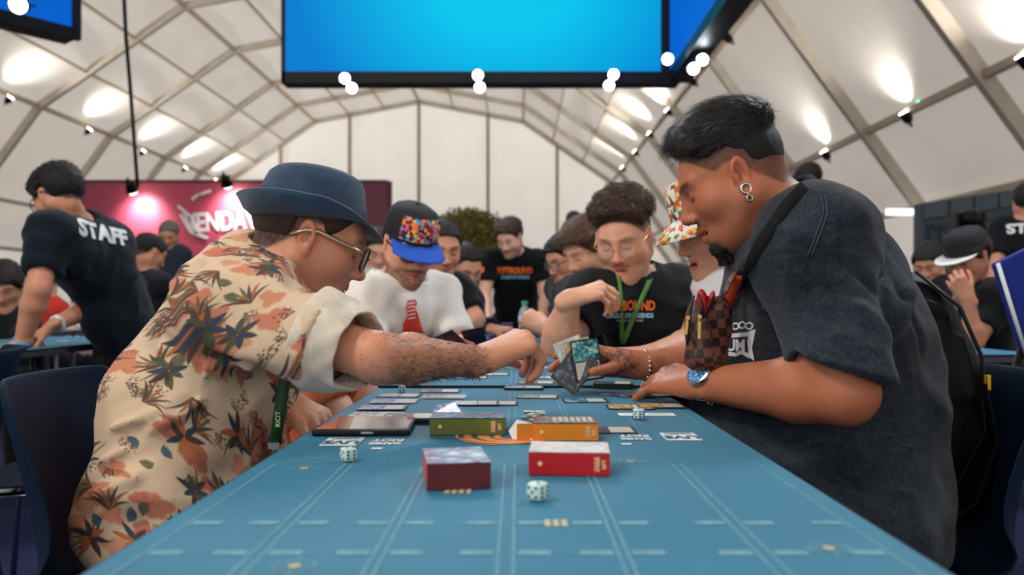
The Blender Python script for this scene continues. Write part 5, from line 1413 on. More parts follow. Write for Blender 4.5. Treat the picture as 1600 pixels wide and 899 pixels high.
def deck(px, py, rot, n, art, label, z=0.0, dz=0.0011):
    """a pile: the cards under the top one show as edges"""
    c = TP(px, py, 0.0); r_ = random.Random(int(px))
    for k in range(n):
        j = V(r_.uniform(-0.0015, 0.0015), r_.uniform(-0.0015, 0.0015), z+0.0012+k*dz)
        lab = label if k == n-1 else None
        card(c+j, rotz(math.radians(rot+r_.uniform(-1.5, 1.5))), art, label+' (the top card)' if k == n-1 else 'card buried in the '+label, None, 'cards of the '+label, th=0.0010)
deck(642, 659, 88, 8, 'brown', 'brown face-up pile behind the tablet')
deck(958, 606, 82, 10, 'dark', 'dark pile between the two tattooed hands')
deck(818, 608, 88, 4, 'grey', 'thin pile at the centre of the joint')
# pale tokens heaped at the centre behind the orange box
r_ = random.Random(4)
for k in range(16):
    px = r_.uniform(818, 872); py = r_.uniform(642, 658); c = TP(px, py, 0.001+0.0016*(k % 4)); 
    o = MB().box((0, 0, 0), (r_.uniform(0.010, 0.017), r_.uniform(0.012, 0.022), 0.0014)).build('token', M_TXT if k % 3 else M_CARDW); o.location = tuple(c); o.rotation_euler = (0, 0, r_.uniform(-0.5, 0.5))
    tag(o, 'small pale paper token in the heap behind the orange box', 'token', 'paper tokens heaped behind the orange box')
# white slip under the right die
c = TP(1010, 649); slip = MB().box((c[0], c[1], TZ+0.0012), (0.098, 0.030, 0.0008)).build('paper_slip', M_LINEW); tag(slip, 'white paper slip under a die near the right edge', 'paper')
flat_text('MARC', (c[0]+0.02, c[1]), 0.012, 0, M_MATP, slip, z=0.0022, off=0.0)
strip_g = MB(); strip(strip_g, (c[0]-0.04, c[1]-0.008), (c[0]+0.045, c[1]-0.008), 0.0008, z=0.0022); strip_g.build('rule_line', M_MATP, slip)

# boxes ----------------------------------------------------------------
def deck_box(label, a, b, depth, hgt, face, topart, name='card_box', lid=None, open_left=False, text=True, side=None, toptext=None):
    """a,b: photo positions of the front lower corners"""
    A_, B_ = TP(*a), TP(*b); d = nrm(B_-A_); n = V(-d[1], d[0], 0); L = np.linalg.norm(B_-A_); F_ = lambda x, y, z: A_+d*x+n*y+V(0, 0, z+0.0012)
    t = empty(name, tuple(A_+d*L/2+n*depth/2)); tag(t, label, 'box', 'card boxes on the near table')
    th = 0.0012
    def slab(x0, x1, y0, y1, z0, z1, nm, m):
        MB().add([F_(x, y, z) for x in (x0, x1) for y in (y0, y1) for z in (z0, z1)], [(0, 1, 3, 2), (4, 6, 7, 5), (0, 4, 5, 1), (2, 3, 7, 6), (0, 2, 6, 4), (1, 5, 7, 3)]).build(nm, m, t)
    slab(0, L, 0, th, 0, hgt, 'front_panel', face); slab(0, L, depth-th, depth, 0, hgt, 'back_panel', face)
    slab(L-th, L, th, depth-th, 0, hgt, 'side_panel', side or face); slab(0, L, th, depth-th, 0, th, 'bottom_panel', face)
    slab(0 if not open_left else 0.0, L, 0, depth, hgt-th, hgt+0.0002, 'top_panel', ART[topart])
    if not open_left: slab(0, th, th, depth-th, 0, hgt, 'side_panel', side or face)
    else:
        g = MB().add([F_(0, 0, 0), F_(0, 0, hgt), F_(-0.024, -0.006, hgt*1.0), F_(-0.024, -0.006, 0.002)], [(0, 1, 2, 3)]); g.build('open_flap', face, t)
        g = MB().add([F_(-0.001, depth*0.25, hgt*0.9), F_(-0.024, depth*0.15, hgt*1.15), F_(-0.036, depth*0.1, hgt*0.5), F_(-0.030, depth*0.05, 0.001), F_(-0.002, -0.002, 0.001)], [(0, 1, 2, 3, 4)]); g.build('white_flap', M_LINEW, t)
    if text:
        for q, (txt, sz, xx) in enumerate((('LEAGUE', 0.0056, L*0.83), ('OF LEGENDS', 0.0036, L*0.86), ('RIFT', 0.0070, L*0.93))):
            me = text_mesh(txt, sz, 0, 0.0002); o = link_mesh('lettering', me, M_GOLDP, None, False)
            for v_ in me.vertices: v_.co = F_(xx+v_.co.y*-1.0, -0.0006, hgt*0.5+v_.co.x*0.85 if False else hgt*0.5+v_.co.x*0.8)
            child_world(o, t)
        g = MB(); cx = L*0.14 if open_left is False else L*0.12
        g.add([F_(cx+0.0035*math.cos(k*math.pi/4)*(1 if k % 2 == 0 else 0.7), -0.0006, hgt*0.5+0.0035*math.sin(k*math.pi/4)*(1 if k % 2 == 0 else 0.7)) for k in range(8)], [tuple(range(8))]); g.build('round_mark', M_GOLDP, t)
    # panels of the printed top
    g = MB(); 
    for k in range(7):
        x0 = L*(0.30+0.095*k); g.add([F_(x0, depth*0.15, hgt+0.0008), F_(x0+L*0.07, depth*0.15, hgt+0.0008), F_(x0+L*0.07, depth*0.85, hgt+0.0008), F_(x0, depth*0.85, hgt+0.0008)], [(0, 1, 2, 3)])
    if topart in ('brown', 'bluex'): g.build('top_print', M_TXT if topart != 'blue' else ART['pale'], t)
    return t
M_GOLDP = mat('pale_gold_print', rgb(240, 200, 140), 0.5)
M_OLIVE = mat('olive_box_card', rgb(92, 104, 34), 0.45, noise=0.12, nscale=20); M_ORG = mat('orange_box_card', rgb(222, 132, 24), 0.4, noise=0.10, nscale=12)
M_RED = mat('red_box_card', rgb(184, 14, 26), 0.35, noise=0.10, nscale=18); M_MAROON = mat('maroon_pattern_card', rgb(92, 20, 28), 0.45, noise=0.45, nscale=150)
deck_box('olive green card box behind the swirl emblem', (671, 681), (789, 681), 0.066, 0.0245, M_OLIVE, 'multi')
deck_box('orange card box with its left end torn open', (834, 690), (935, 690), 0.066, 0.0245, M_ORG, 'brown', open_left=True)
deck_box('bright red card box at the front right of the boxes', (826, 744), (953, 746), 0.068, 0.0262, M_RED, 'pale')
deck_box('maroon patterned card box nearest the camera', (667, 769), (767, 765), 0.088, 0.0280, M_MAROON, 'blueish', text=False, side=mat('pink_red_card', rgb(206, 70, 72), 0.4))
# purple lid of the olive box standing askew
c = TP(690, 652, 0.010); o = MB().add([(c[0]-0.02, c[1]+0.03, c[2]), (c[0]+0.03, c[1]+0.03, c[2]+0.004), (c[0]+0.015, c[1]+0.075, c[2]+0.016), (c[0]-0.012, c[1]+0.06, c[2]+0.012)], [(0, 1, 2, 3)]).build('torn_flap', ART['purple']); tag(o, 'torn purple paper flap behind the olive green box', 'paper')
md = o.modifiers.new('thickness', 'SOLIDIFY'); md.thickness = 0.001
# dice ----------------------------------------------------------------
M_DIE = mat('mint_dice_plastic', rgb(196, 226, 220), 0.3, sss=0.1, spec=0.5); M_PIP = mat('black_pip', rgb(22, 26, 32), 0.5)
def die(px, py, rot, label, s=0.0172, up=1):
    c = TP(px, py); c[2] = TZ+s/2+0.0012
    me = bpy.data.meshes.new('die'); bm = bmesh.new(); bmesh.ops.create_cube(bm, size=s); bmesh.ops.bevel(bm, geom=list(bm.edges)+list(bm.verts), offset=s*0.24, segments=4, affect='EDGES', profile=0.5); bm.to_mesh(me); bm.free()
    o = link_mesh('die', me, M_DIE); o.location = tuple(c); o.rotation_euler = (0, 0, math.radians(rot)); tag(o, label, 'die', 'mint dice on the near table')
    pips = {1: [(0, 0)], 2: [(-1, -1), (1, 1)], 3: [(-1, -1), (0, 0), (1, 1)], 4: [(-1, -1), (1, 1), (-1, 1), (1, -1)], 5: [(-1, -1), (1, 1), (-1, 1), (1, -1), (0, 0)], 6: [(-1, -1), (-1, 0), (-1, 1), (1, -1), (1, 0), (1, 1)]}
    faces = [(V(0, 0, 1), V(1, 0, 0), up), (V(0, -1, 0), V(1, 0, 0), 6 if up != 6 else 4), (V(1, 0, 0), V(0, 1, 0), 3), (V(-1, 0, 0), V(0, 1, 0), 5), (V(0, 1, 0), V(1, 0, 0), 2)]
    for n_, u, k in faces:
        w_ = np.cross(n_, u)
        for a, b in pips[k]:
            q = MB().lathe(n_*(s/2-0.0002)+u*a*s*0.24+w_*b*s*0.24, [(s*0.095, 0), (s*0.085, 0.0004), (s*0.03, 0.0005)], 10, axis=n_).build('pip', M_PIP); q.parent = o
    return o
die(544, 722, 38, 'mint die on the left below the white logos', up=5)
die(840, 783, 52, 'mint die nearest the camera in front of the red box', s=0.0178, up=3)
die(998, 656, 30, 'mint die standing on the white paper slip', up=2, s=0.0172)
die(628, 614, 8, 'small mint die at the table joint on the left', up=4, s=0.0150)
# tablet
a, b, c, d = TP(486, 683), TP(640, 682), TP(651, 661), TP(528, 660)
tb = empty('tablet', tuple((a+b+c+d)/4)); tag(tb, 'black tablet with a glossy screen at the left table edge', 'tablet')
MB().prism([(p[0], p[1]) for p in (a, b, c, d)], TZ+0.001, TZ+0.010).build('case', M_BLACK, tb, bevel=0.0025)
cc = (a+b+c+d)/4; q = [(cc+(p-cc)*0.93) for p in (a, b, c, d)]
MB().prism([(p[0], p[1]) for p in q], TZ+0.0100, TZ+0.0106).build('screen', mat('glossy_screen', rgb(20, 30, 44), 0.03, spec=1.0, coat=1.0), tb)
MB().box(((a+b)[0]/2+0.01, (a+b)[1]/2-0.0006, TZ+0.0055), (0.018, 0.001, 0.003)).build('button', M_STEEL, tb)
# ------------------------------------------------------------------ the other people
SKINS = [rgb(206, 150, 122), rgb(218, 164, 138), rgb(196, 138, 110), rgb(226, 176, 152)]
BLKT = rgb(17, 20, 25); M_BLKT = M_CLOTH
M_ORP = mat('orange_print', rgb(236, 110, 40), 0.6); M_BLP = mat('pale_blue_print', rgb(150, 196, 226), 0.6); M_WHP = mat('white_shirt_print', rgb(220, 226, 228), 0.7)
def Q(label, head, face, neck, shR, shL, pelvis, skin=0, res=(0.013, 0.006, 0.0055), shirt_col=BLKT, **kw):
    S = dict(label=label, head=head, face=V(*face), neck=neck, shR=shR, shL=shL, pelvis=pelvis, skin=SKINS[skin] if isinstance(skin, int) else skin, res=res, legres=0.022)
    sh = dict(col=np.array(shirt_col) if not callable(shirt_col) else shirt_col, sleeve=kw.pop('sleeve', 0.66), h=kw.pop('sh_h', 0.012), wrinkle=0.006, wfreq=10, infl=0.014, hem=kw.pop('hem', pelvis[2]-0.10), name=kw.pop('shirt_name', 't_shirt'))
    sh.update(kw.pop('shirt_o', {})); S['shirt'] = sh
    S.update(kw); person(S); return S
def tee_print(S, lines_, c, d, up=(0, 0, 1)):
    for txt, size, dy, m, off, sx in lines_:
        me = text_mesh(txt, size, 0, off)
        for v_ in me.vertices: v_.co.x *= sx
        r = nrm(np.cross(nrm(d), up)); u = np.cross(r, nrm(d)); project_print(S, me, c+u*dy, d, up, S['root'], m, 'shirt_print')
def curls(n, r, seed=6, zmin=0.066):
    q = np.random.RandomState(seed); out = []
    while len(out) < n:
        d = nrm(q.normal(0, 1, 3)); p = V(0, -0.020, 0.034)+d*V(0.078, 0.099, 0.086)
        if p[2] < zmin or p[1] > 0.055 and p[2] < 0.090: continue
        h_ = q.uniform(0.004, 0.020)*sstep(zmin-0.01, zmin+0.03, p[2]); out.append(ell(p+d*h_, V(1, 1, 1)*r*q.uniform(0.7, 1.15), k=0.003))
    return out
def ribbon(pts, w_, m, name, parent, nrmv=(0, -1, 0), th=0.0012):
    g = MB(); n = len(pts); 
    for i, p in enumerate(pts):
        d = nrm(np.array(pts[min(i+1, n-1)])-np.array(pts[max(i-1, 0)])); s = nrm(np.cross(d, nrmv))
        g.v += [tuple(p-s*w_/2), tuple(p+s*w_/2)]
    g.f = [(2*i, 2*i+1, 2*i+3, 2*i+2) for i in range(n-1)]
    o = g.build(name, m, None, smooth=True); md = o.modifiers.new('thickness', 'SOLIDIFY'); md.thickness = th; child_world(o, parent); return o
def drape(S, pts2, w_, m, name, d=(0, 1, 0), parent=None, lift=0.004):
    """band laid on the shirt along photo positions"""
    bv = BVHTree.FromPolygons([tuple(p) for p in S['shirt_v']], [tuple(map(int, q)) for q in S['shirt_f']])
    out = []
    for k in range(len(pts2)-1):
        for t in np.linspace(0, 1, 7, endpoint=(k == len(pts2)-2)):
            px, py = lerp(np.array(pts2[k], float), np.array(pts2[k+1], float), t)
            a = V(0, 0, EYE); dr = nrm(P(px, py, 1.0)-a); hit = bv.ray_cast(Vector(a), Vector(dr), 20)
            if hit[0] is not None: out.append(np.array(hit[0])-dr*lift)
    if len(out) < 2: return None
    out = np.array(out)
    for _ in range(2): out[1:-1] = (out[:-2]+out[1:-1]*2+out[2:])/4
    return ribbon(list(out), w_, m, name, parent or S['root'])
def ballcap(S, crown_m, brim_m, tilt=0, up=0.0, brim_len=0.075, name='cap', flat=0.0, front=None, fit=1.0):
    H, M, hs = S['head'], S['M'], S.get('hscale', 1.0)*fit; Rt = rotx(d2r(tilt)); X = lambda p: H+M@(V(0, -0.010, 0.035+up)+Rt@V(*p))*hs
    cp = empty(name, tuple(H)); cp.parent = S['root']; cp.location = Vector(H)-S['root'].location
    th = np.linspace(0, 2*math.pi, 36, endpoint=False)
    def cr(r, z, fz=0.0): return [(math.sin(t)*r*0.085, math.cos(t)*r*0.106, z*0.095+fz*max(0, math.cos(t))*0.012) for t in th]
    rg = [cr(1.0, -0.02), cr(1.0, 0.12), cr(0.99, 0.35, 0.3), cr(0.92, 0.62, 0.8), cr(0.76, 0.84, 0.8), cr(0.5, 0.97, 0.4), cr(0.2, 1.03), cr(0.03, 1.04)]
    ring_obj('cap_crown', rg, crown_m, cp, True, xf=X)
    if front is not None:
        v = []; N = 14
        for i in range(6):
            for j in range(N+1):
                t = -0.85+1.7*j/N; a = 0.10+i*0.13; r = np.interp(a, [0, .12, .35, .62, .84], [1.0, 1.0, .99, .92, .76])*1.022; fz = np.interp(a, [0.12, .35, .62, .84], [0, .3, .8, .8])
                v.append(X((math.sin(t)*r*0.085, math.cos(t)*r*0.106, a*0.095+fz*max(0, math.cos(t))*0.012)))
        child_world(MB().add(v, [(i*(N+1)+j, i*(N+1)+j+1, (i+1)*(N+1)+j+1, (i+1)*(N+1)+j) for i in range(5) for j in range(N)]).build('front_patch', front, None, smooth=True), cp)
    g = MB(); N = 16; K = 5
    for k in range(K+1):
        for j in range(N+1):
            t = -1.15+2.3*j/N; r = 1.0; x = math.sin(t)*0.085; y = math.cos(t)*0.104; e = k/K*brim_len*max(0.0, math.cos(t*0.92))**0.45
            g.v.append(tuple(X((x*(1+0.10*k/K), y+e, -0.002-0.012*(abs(x)/0.085)**2*(k/K)*(1-flat)-0.016*(k/K)*(1-flat)))))
    g.f = [(k*(N+1)+j, k*(N+1)+j+1, (k+1)*(N+1)+j+1, (k+1)*(N+1)+j) for k in range(K) for j in range(N)]
    o = g.build('cap_brim', brim_m, None, smooth=True); md = o.modifiers.new('thickness', 'SOLIDIFY'); md.thickness = 0.003; child_world(o, cp)
    child_world(MB().lathe(X((0, 0, 0.098)), [(0.008, 0), (0.006, 0.004)], 10, axis=M@Rt@V(0, 0, 1)).build('cap_button', crown_m, None), cp); return cp
def blob_mat(name, cols, scale=55):
    m = bpy.data.materials.new(name); m.use_nodes = True; nt = m.node_tree; b = nt.nodes['Principled BSDF']; b.inputs['Roughness'].default_value = 0.7
    tc = nt.nodes.new('ShaderNodeTexCoord'); vo = nt.nodes.new('ShaderNodeTexVoronoi'); vo.inputs['Scale'].default_value = scale
    sp = nt.nodes.new('ShaderNodeSeparateXYZ'); cr = nt.nodes.new('ShaderNodeValToRGB'); cr.color_ramp.interpolation = 'CONSTANT'
    nt.links.new(tc.outputs['Object'], vo.inputs['Vector']); nt.links.new(vo.outputs['Color'], sp.inputs[0]); nt.links.new(sp.outputs['X'], cr.inputs[0]); nt.links.new(cr.outputs[0], b.inputs['Base Color'])
    el = cr.color_ramp.elements; el[0].color = (*cols[0], 1); el[1].position = 1.0/len(cols); el[1].color = (*cols[1], 1)
    for k in range(2, len(cols)): e = el.new(k/len(cols)); e.color = (*cols[k], 1)
    return m
M_CAPB = mat('black_cap_cloth', rgb(20, 24, 30), 0.8, noise=0.2, nscale=200); M_BLUEB = mat('blue_cap_brim', rgb(24, 84, 196), 0.7)

# man in the white t-shirt and patterned cap -----------------------------
W_ = Q('man in a white t-shirt and multicoloured cap with a blue brim', P(640, 383, 2.6), (0.40, -0.78, -0.40), P(622, 446, 2.68), P(560, 478, 2.50), P(684, 464, 2.78), V(-0.62, 2.68, 0.55), 1,
    (0.011, 0.0045, 0.004), rgb(232, 230, 226), roll=0.06, elR=P(585, 575, 2.40), wrR=P(668, 552, 2.28), elL=P(716, 545, 2.66), wrL=P(736, 548, 2.36),
    handR=dict(d=(0.95, -0.05, 0.2), n=(-0.1, -0.5, 0.85), curls=((40, 45, 25),)*4), handL=dict(d=(-0.75, -0.5, 0.2), n=(0.1, -0.5, 0.85), curls=((40, 45, 25),)*4),
    kneedir=(1, 0, 0), ho=dict(hairc=rgb(40, 30, 26), stubble=0.85, moustache=0.8, brow=0.9), hair=dict(t=0.008, side=0.007, amp=0.002), sh_h=0.010, sleeve=0.80, bulk=1.08, shirt_o=dict(wrinkle=0.010), chest_off=(0.03, 0, 0), belly_off=(0.03, 0, 0))
ballcap(W_, M_CAPB, M_BLUEB, tilt=-2, front=blob_mat('multicolour_patch', [rgb(200, 40, 50), rgb(240, 130, 50), rgb(20, 30, 80), rgb(30, 40, 110), rgb(60, 160, 200), rgb(240, 200, 60), rgb(150, 30, 60), rgb(220, 90, 110)], 95), brim_len=0.085, fit=1.04)
glasses(W_, mat('dark_red_plastic', rgb(70, 14, 24), 0.3), w_=0.026, hgt=0.020, dz=-0.004, lens=M_LENSD)
g = bmesh.new(); shp = [(-0.012, 0.055), (0.010, 0.058), (0.016, 0.045), (0.010, 0.030), (0.018, 0.010), (0.024, -0.02), (0.030, -0.055), (-0.030, -0.055), (-0.026, -0.02), (-0.012, 0.008), (-0.016, 0.030)]
vs_ = [g.verts.new((x, y, 0)) for x, y in shp]; g.faces.new(vs_); me = bpy.data.meshes.new('print'); g.to_mesh(me); g.free()
project_print(W_, me, P(640, 497, 2.5), (0, 1, 0), (0, 0, 1), W_['root'], mat('red_ink_print', rgb(222, 62, 44), 0.7, noise=0.35, nscale=40), 'shirt_print')
g = bmesh.new()
for k in range(5):
    y = 0.046-k*0.012; vs_ = [g.verts.new(p) for p in ((-0.012, y, 0), (0.010, y+0.004, 0), (0.010, y, 0), (-0.012, y-0.004, 0))]; g.faces.new(vs_)
me = bpy.data.meshes.new('print'); g.to_mesh(me); g.free(); project_print(W_, me, P(640, 497, 2.5), (0, 1, 0), (0, 0, 1), W_['root'], M_WHP, 'stripe_print', lift=0.004)

# person in orange between the two men on the left -----------------------
O_ = Q('person in an orange t-shirt and red shorts half hidden behind the floral shirt', P(478, 415, 2.0), (0.8, -0.2, -0.45), P(462, 500, 2.02), P(468, 560, 1.86), P(480, 548, 2.18), V(-0.66, 2.0, 0.55), 3,
    (0.010, 0.006, 0.005), rgb(246, 150, 104), elR=P(535, 668, 1.80), wrR=P(478, 760, 1.80), elL=P(566, 625, 2.06), wrL=P(528, 500, 2.08), legc=rgb(200, 36, 50), sleeve=0.72,
    handL=dict(d=(-0.3, 0, 0.95), n=(0.8, -0.4, 0.2), curls=((60, 60, 30),)*4), handR=dict(d=(-0.6, -0.5, -0.2), n=(0, -0.2, 1), curls=((30, 40, 20),)*4), hair=dict(t=0.01, side=0.007), kneedir=(1, 0, 0), ho=dict(hairc=rgb(40, 30, 26)), sh_h=0.010, arm=1.15)

# man with curly hair ------------------------------------------------------
C_ = Q('man with curly brown hair and wire glasses in a black t-shirt with a green lanyard', P(975, 372, 2.45), (-0.34, -0.82, -0.42), P(985, 437, 2.52), P(925, 470, 2.42), P(1066, 458, 2.60), V(0.60, 2.58, 0.55), 1,
    (0.011, 0.0045, 0.0035), BLKT, roll=-0.05, elR=P(873, 536, 2.30), wrR=P(890, 468, 2.22), elL=P(1088, 540, 2.40), wrL=P(1022, 553, 2.20), arm=1.22, bulk=1.06, sleeve=0.66,
    handR=dict(d=(0.93, -0.10, 0.30), n=(-0.25, -0.45, 0.86), curls=((48, 42, 22), (52, 45, 25), (56, 48, 28), (58, 50, 28)), thumb=(30, -30, 10, 10), s=1.0), handL=dict(d=(-0.95, -0.1, -0.05), n=(0, -0.3, 0.95), curls=((25, 35, 20),)*4),
    kneedir=(-1, 0, 0), ho=dict(hairc=rgb(72, 52, 42), stubble=0.10, moustache=0.55, brow=0.7, fat=0.004, ear=1.05, fade=(0.0, 0.05), mouth=0.002), hair=dict(t=0.016, side=0.002, front=0.014, amp=0.004, fr=62, z0=0.045, z1=0.075, off=0.026, rag=0.003, h=0.0034, extra=curls(330, 0.0095)), sh_h=0.010)
strands(C_, 4200, 0.012, 0.0005, (0, 0, 1), 1.2, zmin=0.064, curl=0.006)
glasses(C_, M_GOLD, w_=0.025, hgt=0.020, rr=2.4, thick=0.0009, dz=-0.004)
tee_print(C_, (('RIFTBOUND', 0.040, 0.0, M_ORP, 0.0016, 0.72), ('LEAGUE OF LEGENDS', 0.019, -0.030, M_BLP, 0.0008, 0.80), ('TRADING CARD GAME', 0.008, -0.045, M_CREAM, 0.0002, 1.0)), P(988, 478, 2.3), (0.05, 1, 0))
M_GRN = mat('green_lanyard', rgb(84, 140, 62), 0.6, noise=0.3, nscale=50)
drape(C_, [(966, 428), (970, 480), (973, 536)], 0.015, M_GRN, 'lanyard'); drape(C_, [(1030, 392), (1015, 440), (988, 500), (974, 538)], 0.015, M_GRN, 'lanyard')
a = C_['wrR']; dd = nrm(C_['elR']-a); child_world(MB().lathe(a+dd*0.02, [(0.030, -0.008), (0.0325, -0.008), (0.0325, 0.008), (0.030, 0.008)], 20, axis=dd).build('wristband', mat('white_wristband', rgb(225, 232, 236), 0.5), None, smooth=True), C_['root'])

# person with the flowered bucket hat --------------------------------------
D_ = Q('person in a flowered bucket hat and thin glasses behind the man at the right', P(1114, 352, 1.98), (-0.88, -0.22, -0.42), P(1140, 432, 2.0), V(0.60, 2.16, 0.98), P(1168, 470, 1.92), V(0.70, 2.04, 0.55), 1,
    (0.011, 0.004, 0.004), rgb(214, 216, 220), hscale=0.95, elL=P(1150, 560, 1.99), wrL=P(1058, 556, 1.99), elR=V(0.56, 2.22, 0.80), wrR=V(0.40, 2.12, 0.79), arm=1.05, sleeve=0.7,
    handL=dict(d=(-0.95, 0.1, -0.05), n=(0, -0.2, 0.97), curls=((30, 40, 20),)*4), kneedir=(-1, 0, 0), ho=dict(hairc=rgb(22, 18, 20), fat=0.008, mouth=0.004, stubble=0.0, moustache=0.0), hair=dict(t=-0.004, side=0.014, front=-0.004, amp=0.004, fr=80, z0=-0.01, z1=0.03, off=-0.02, rag=0.006, h=0.004))
H, M, hs = D_['head'], D_['M'], 0.95; Rt = rotx(d2r(6)); X = lambda p: H+M@(V(0, -0.010, 0.040)+Rt@V(*p))*hs
bh = empty('bucket_hat', tuple(H)); bh.parent = D_['root']; bh.location = Vector(H)-D_['root'].location
th = np.linspace(0, 2*math.pi, 40, endpoint=False); cr = lambda r, z, e=0: [(math.sin(t)*r*0.088, math.cos(t)*r*0.108, z) for t in th]
M_FLOW = blob_mat('flowered_hat_cloth', [rgb(226, 226, 220), rgb(236, 120, 50), rgb(226, 226, 220), rgb(92, 130, 70), rgb(240, 170, 60), rgb(214, 90, 60), rgb(226, 226, 220), rgb(60, 90, 70)], 85)
ring_obj('hat_crown', [cr(1.04, 0.0), cr(1.02, 0.03), cr(0.97, 0.07), cr(0.86, 0.092), cr(0.6, 0.098), cr(0.05, 0.10)], M_FLOW, bh, True, xf=X)
o = ring_obj('hat_brim', [cr(1.04, 0.0), cr(1.2, -0.012), cr(1.42, -0.030), cr(1.58, -0.044)], M_FLOW, bh, xf=X); md = o.modifiers.new('thickness', 'SOLIDIFY'); md.thickness = 0.003
glasses(D_, M_GOLD, w_=0.024, hgt=0.019, rr=2.2, thick=0.0009)
cn = D_['neck']; pts = [cn+nrm(V(math.cos(t), math.sin(t), 0))*0.085+V(0, 0, -0.02-0.05*max(0, math.cos(t-math.pi))) for t in np.linspace(0, 2*math.pi, 40)]
child_world(MB().tube(pts, 0.004, 6).build('necklace', M_GOLD, None, smooth=True), D_['root'])

# brown haired man and those behind him on the right side -------------------
E_ = Q('young man with tousled brown hair looking down beyond the curly haired man', P(918, 393, 3.2), (-0.72, -0.55, -0.42), P(925, 440, 3.25), P(898, 462, 3.42), P(915, 470, 3.08), V(0.55, 3.28, 0.55), 1,
    (0.013, 0.005, 0.005), rgb(20, 26, 34), elL=P(878, 528, 3.02), wrL=P(852, 512, 2.92), elR=P(868, 515, 3.4), wrR=P(848, 508, 3.16), handL=dict(d=(-0.6, 0.5, 0.3), n=(-0.5, -0.5, 0.7), curls=((50, 50, 30),)*4), handR=dict(d=(-0.6, -0.5, 0.3), n=(-0.5, 0.5, 0.7), curls=((50, 50, 30),)*4),
    kneedir=(-1, 0, 0), ho=dict(hairc=rgb(84, 58, 42), brow=0.6), hair=dict(t=0.030, side=0.016, front=0.034, amp=0.009, fr=55, off=-0.014, h=0.0045))
strands(E_, 1800, 0.035, 0.0006, (0.3, 1, -0.2), 0.5, zmin=0.02)
F_ = Q('dark haired person with glasses between the standing man and the brown haired man', P(884, 405, 3.95), (-0.75, -0.5, -0.40), P(892, 440, 4.0), P(872, 455, 4.15), P(890, 462, 3.85), V(0.52, 4.0, 0.55), 0, res=(0.016, 0.007, 0.007), kneedir=(-1, 0, 0), ho=dict(hairc=rgb(20, 18, 20)), hair=dict(t=0.018, side=0.012, amp=0.006, off=-0.01),
    elL=P(866, 510, 3.8), wrL=P(852, 520, 3.7), handL=dict(d=(-0.9, 0, 0.1), n=(0, 0, 1), curls=((40, 40, 20),)*4))
glasses(F_, M_BLKP, thick=0.0016)
G_ = Q('person with black hair tied in a bun standing far behind the curly haired man', P(898, 374, 5.2), (-0.3, 0.8, -0.3), P(900, 395, 5.2), P(920, 405, 5.2), P(880, 405, 5.2), V(0.40, 5.25, 0.95), 0, res=(0.018, 0.009, 0.008), stand=True, ho=dict(hairc=rgb(18, 16, 18)), hair=dict(t=0.014, side=0.012, extra=[ell((0, -0.03, 0.140), (0.035, 0.035, 0.032), k=0.01)]))

# standing man leaning on the end of the table row --------------------------
H_ = Q('bearded man in a black t-shirt standing and leaning on the far end of the table', P(797, 372, 5.45), (-0.38, -0.74, -0.50), P(803, 394, 5.55), P(765, 408, 5.55), P(842, 408, 5.62), V(0.0, 5.92, 0.80), 3,
    (0.014, 0.006, 0.006), rgb(13, 15, 18), stand=True, elR=P(757, 462, 5.50), wrR=P(762, 508, 5.32), elL=P(853, 462, 5.55), wrL=P(846, 508, 5.32), arm=1.08,
    handR=dict(d=(0.1, -0.7, -0.5), n=(0, -0.5, 0.8), curls=((20, 20, 10),)*4), handL=dict(d=(-0.1, -0.7, -0.5), n=(0, -0.5, 0.8), curls=((20, 20, 10),)*4), ho=dict(hairc=rgb(60, 42, 34), stubble=0.75, moustache=0.6), hair=dict(t=0.020, side=0.008, front=0.026, amp=0.005), hem=0.72, sleeve=0.60, shirt_o=dict(wrinkle=0.008))
tee_print(H_, (('RIFTBOUND', 0.055, 0, M_ORP, 0.004, 0.80), ('LEAGUE OF LEGENDS', 0.028, -0.045, M_BLP, 0.002, 0.75)), P(805, 422, 5.4), (0, 1, 0))
p = H_['shR']+V(-0.045, -0.05, -0.06); me = text_mesh('O', 0.06, 0, 0.008); project_print(H_, me, p, (0.5, 1, 0), (0, 0, 1), H_['root'], M_ORP, 'sleeve_badge')

# people on the left side of the far tables ---------------------------------
I_ = Q('man with short dark hair in a black t-shirt just behind the white t-shirt man', P(688, 388, 3.35), (0.35, -0.85, -0.32), P(680, 432, 3.4), P(640, 452, 3.35), P(712, 458, 3.42), V(-0.42, 3.45, 0.55), 0,
    (0.013, 0.005, 0.006), BLKT, elL=P(741, 500, 3.36), wrL=P(702, 528, 3.08), arm=1.1, handL=dict(d=(-0.9, -0.3, 0.0), n=(0, -0.3, 0.95), curls=((35, 40, 20),)*4), kneedir=(1, 0, 0), ho=dict(hairc=rgb(50, 38, 34), stubble=0.25), hair=dict(t=0.010, side=0.006), sleeve=0.75)
J_ = Q('man with receding dark hair bending over the far table', P(727, 419, 4.3), (0.42, -0.72, -0.50), P(715, 452, 4.35), P(690, 470, 4.3), P(735, 470, 4.5), V(-0.45, 4.45, 0.55), 0,
    (0.016, 0.006, 0.006), rgb(24, 34, 52), kneedir=(1, 0, 0), ho=dict(hairc=rgb(30, 24, 24), recede=0.12, stubble=0.2), hair=dict(t=0.014, side=0.012, amp=0.003), elL=P(745, 510, 4.35), wrL=P(772, 515, 4.1), sleeve=1.85, handL=dict(d=(0.8, -0.4, 0), n=(0, -0.2, 0.97), curls=((40, 40, 20),)*4))
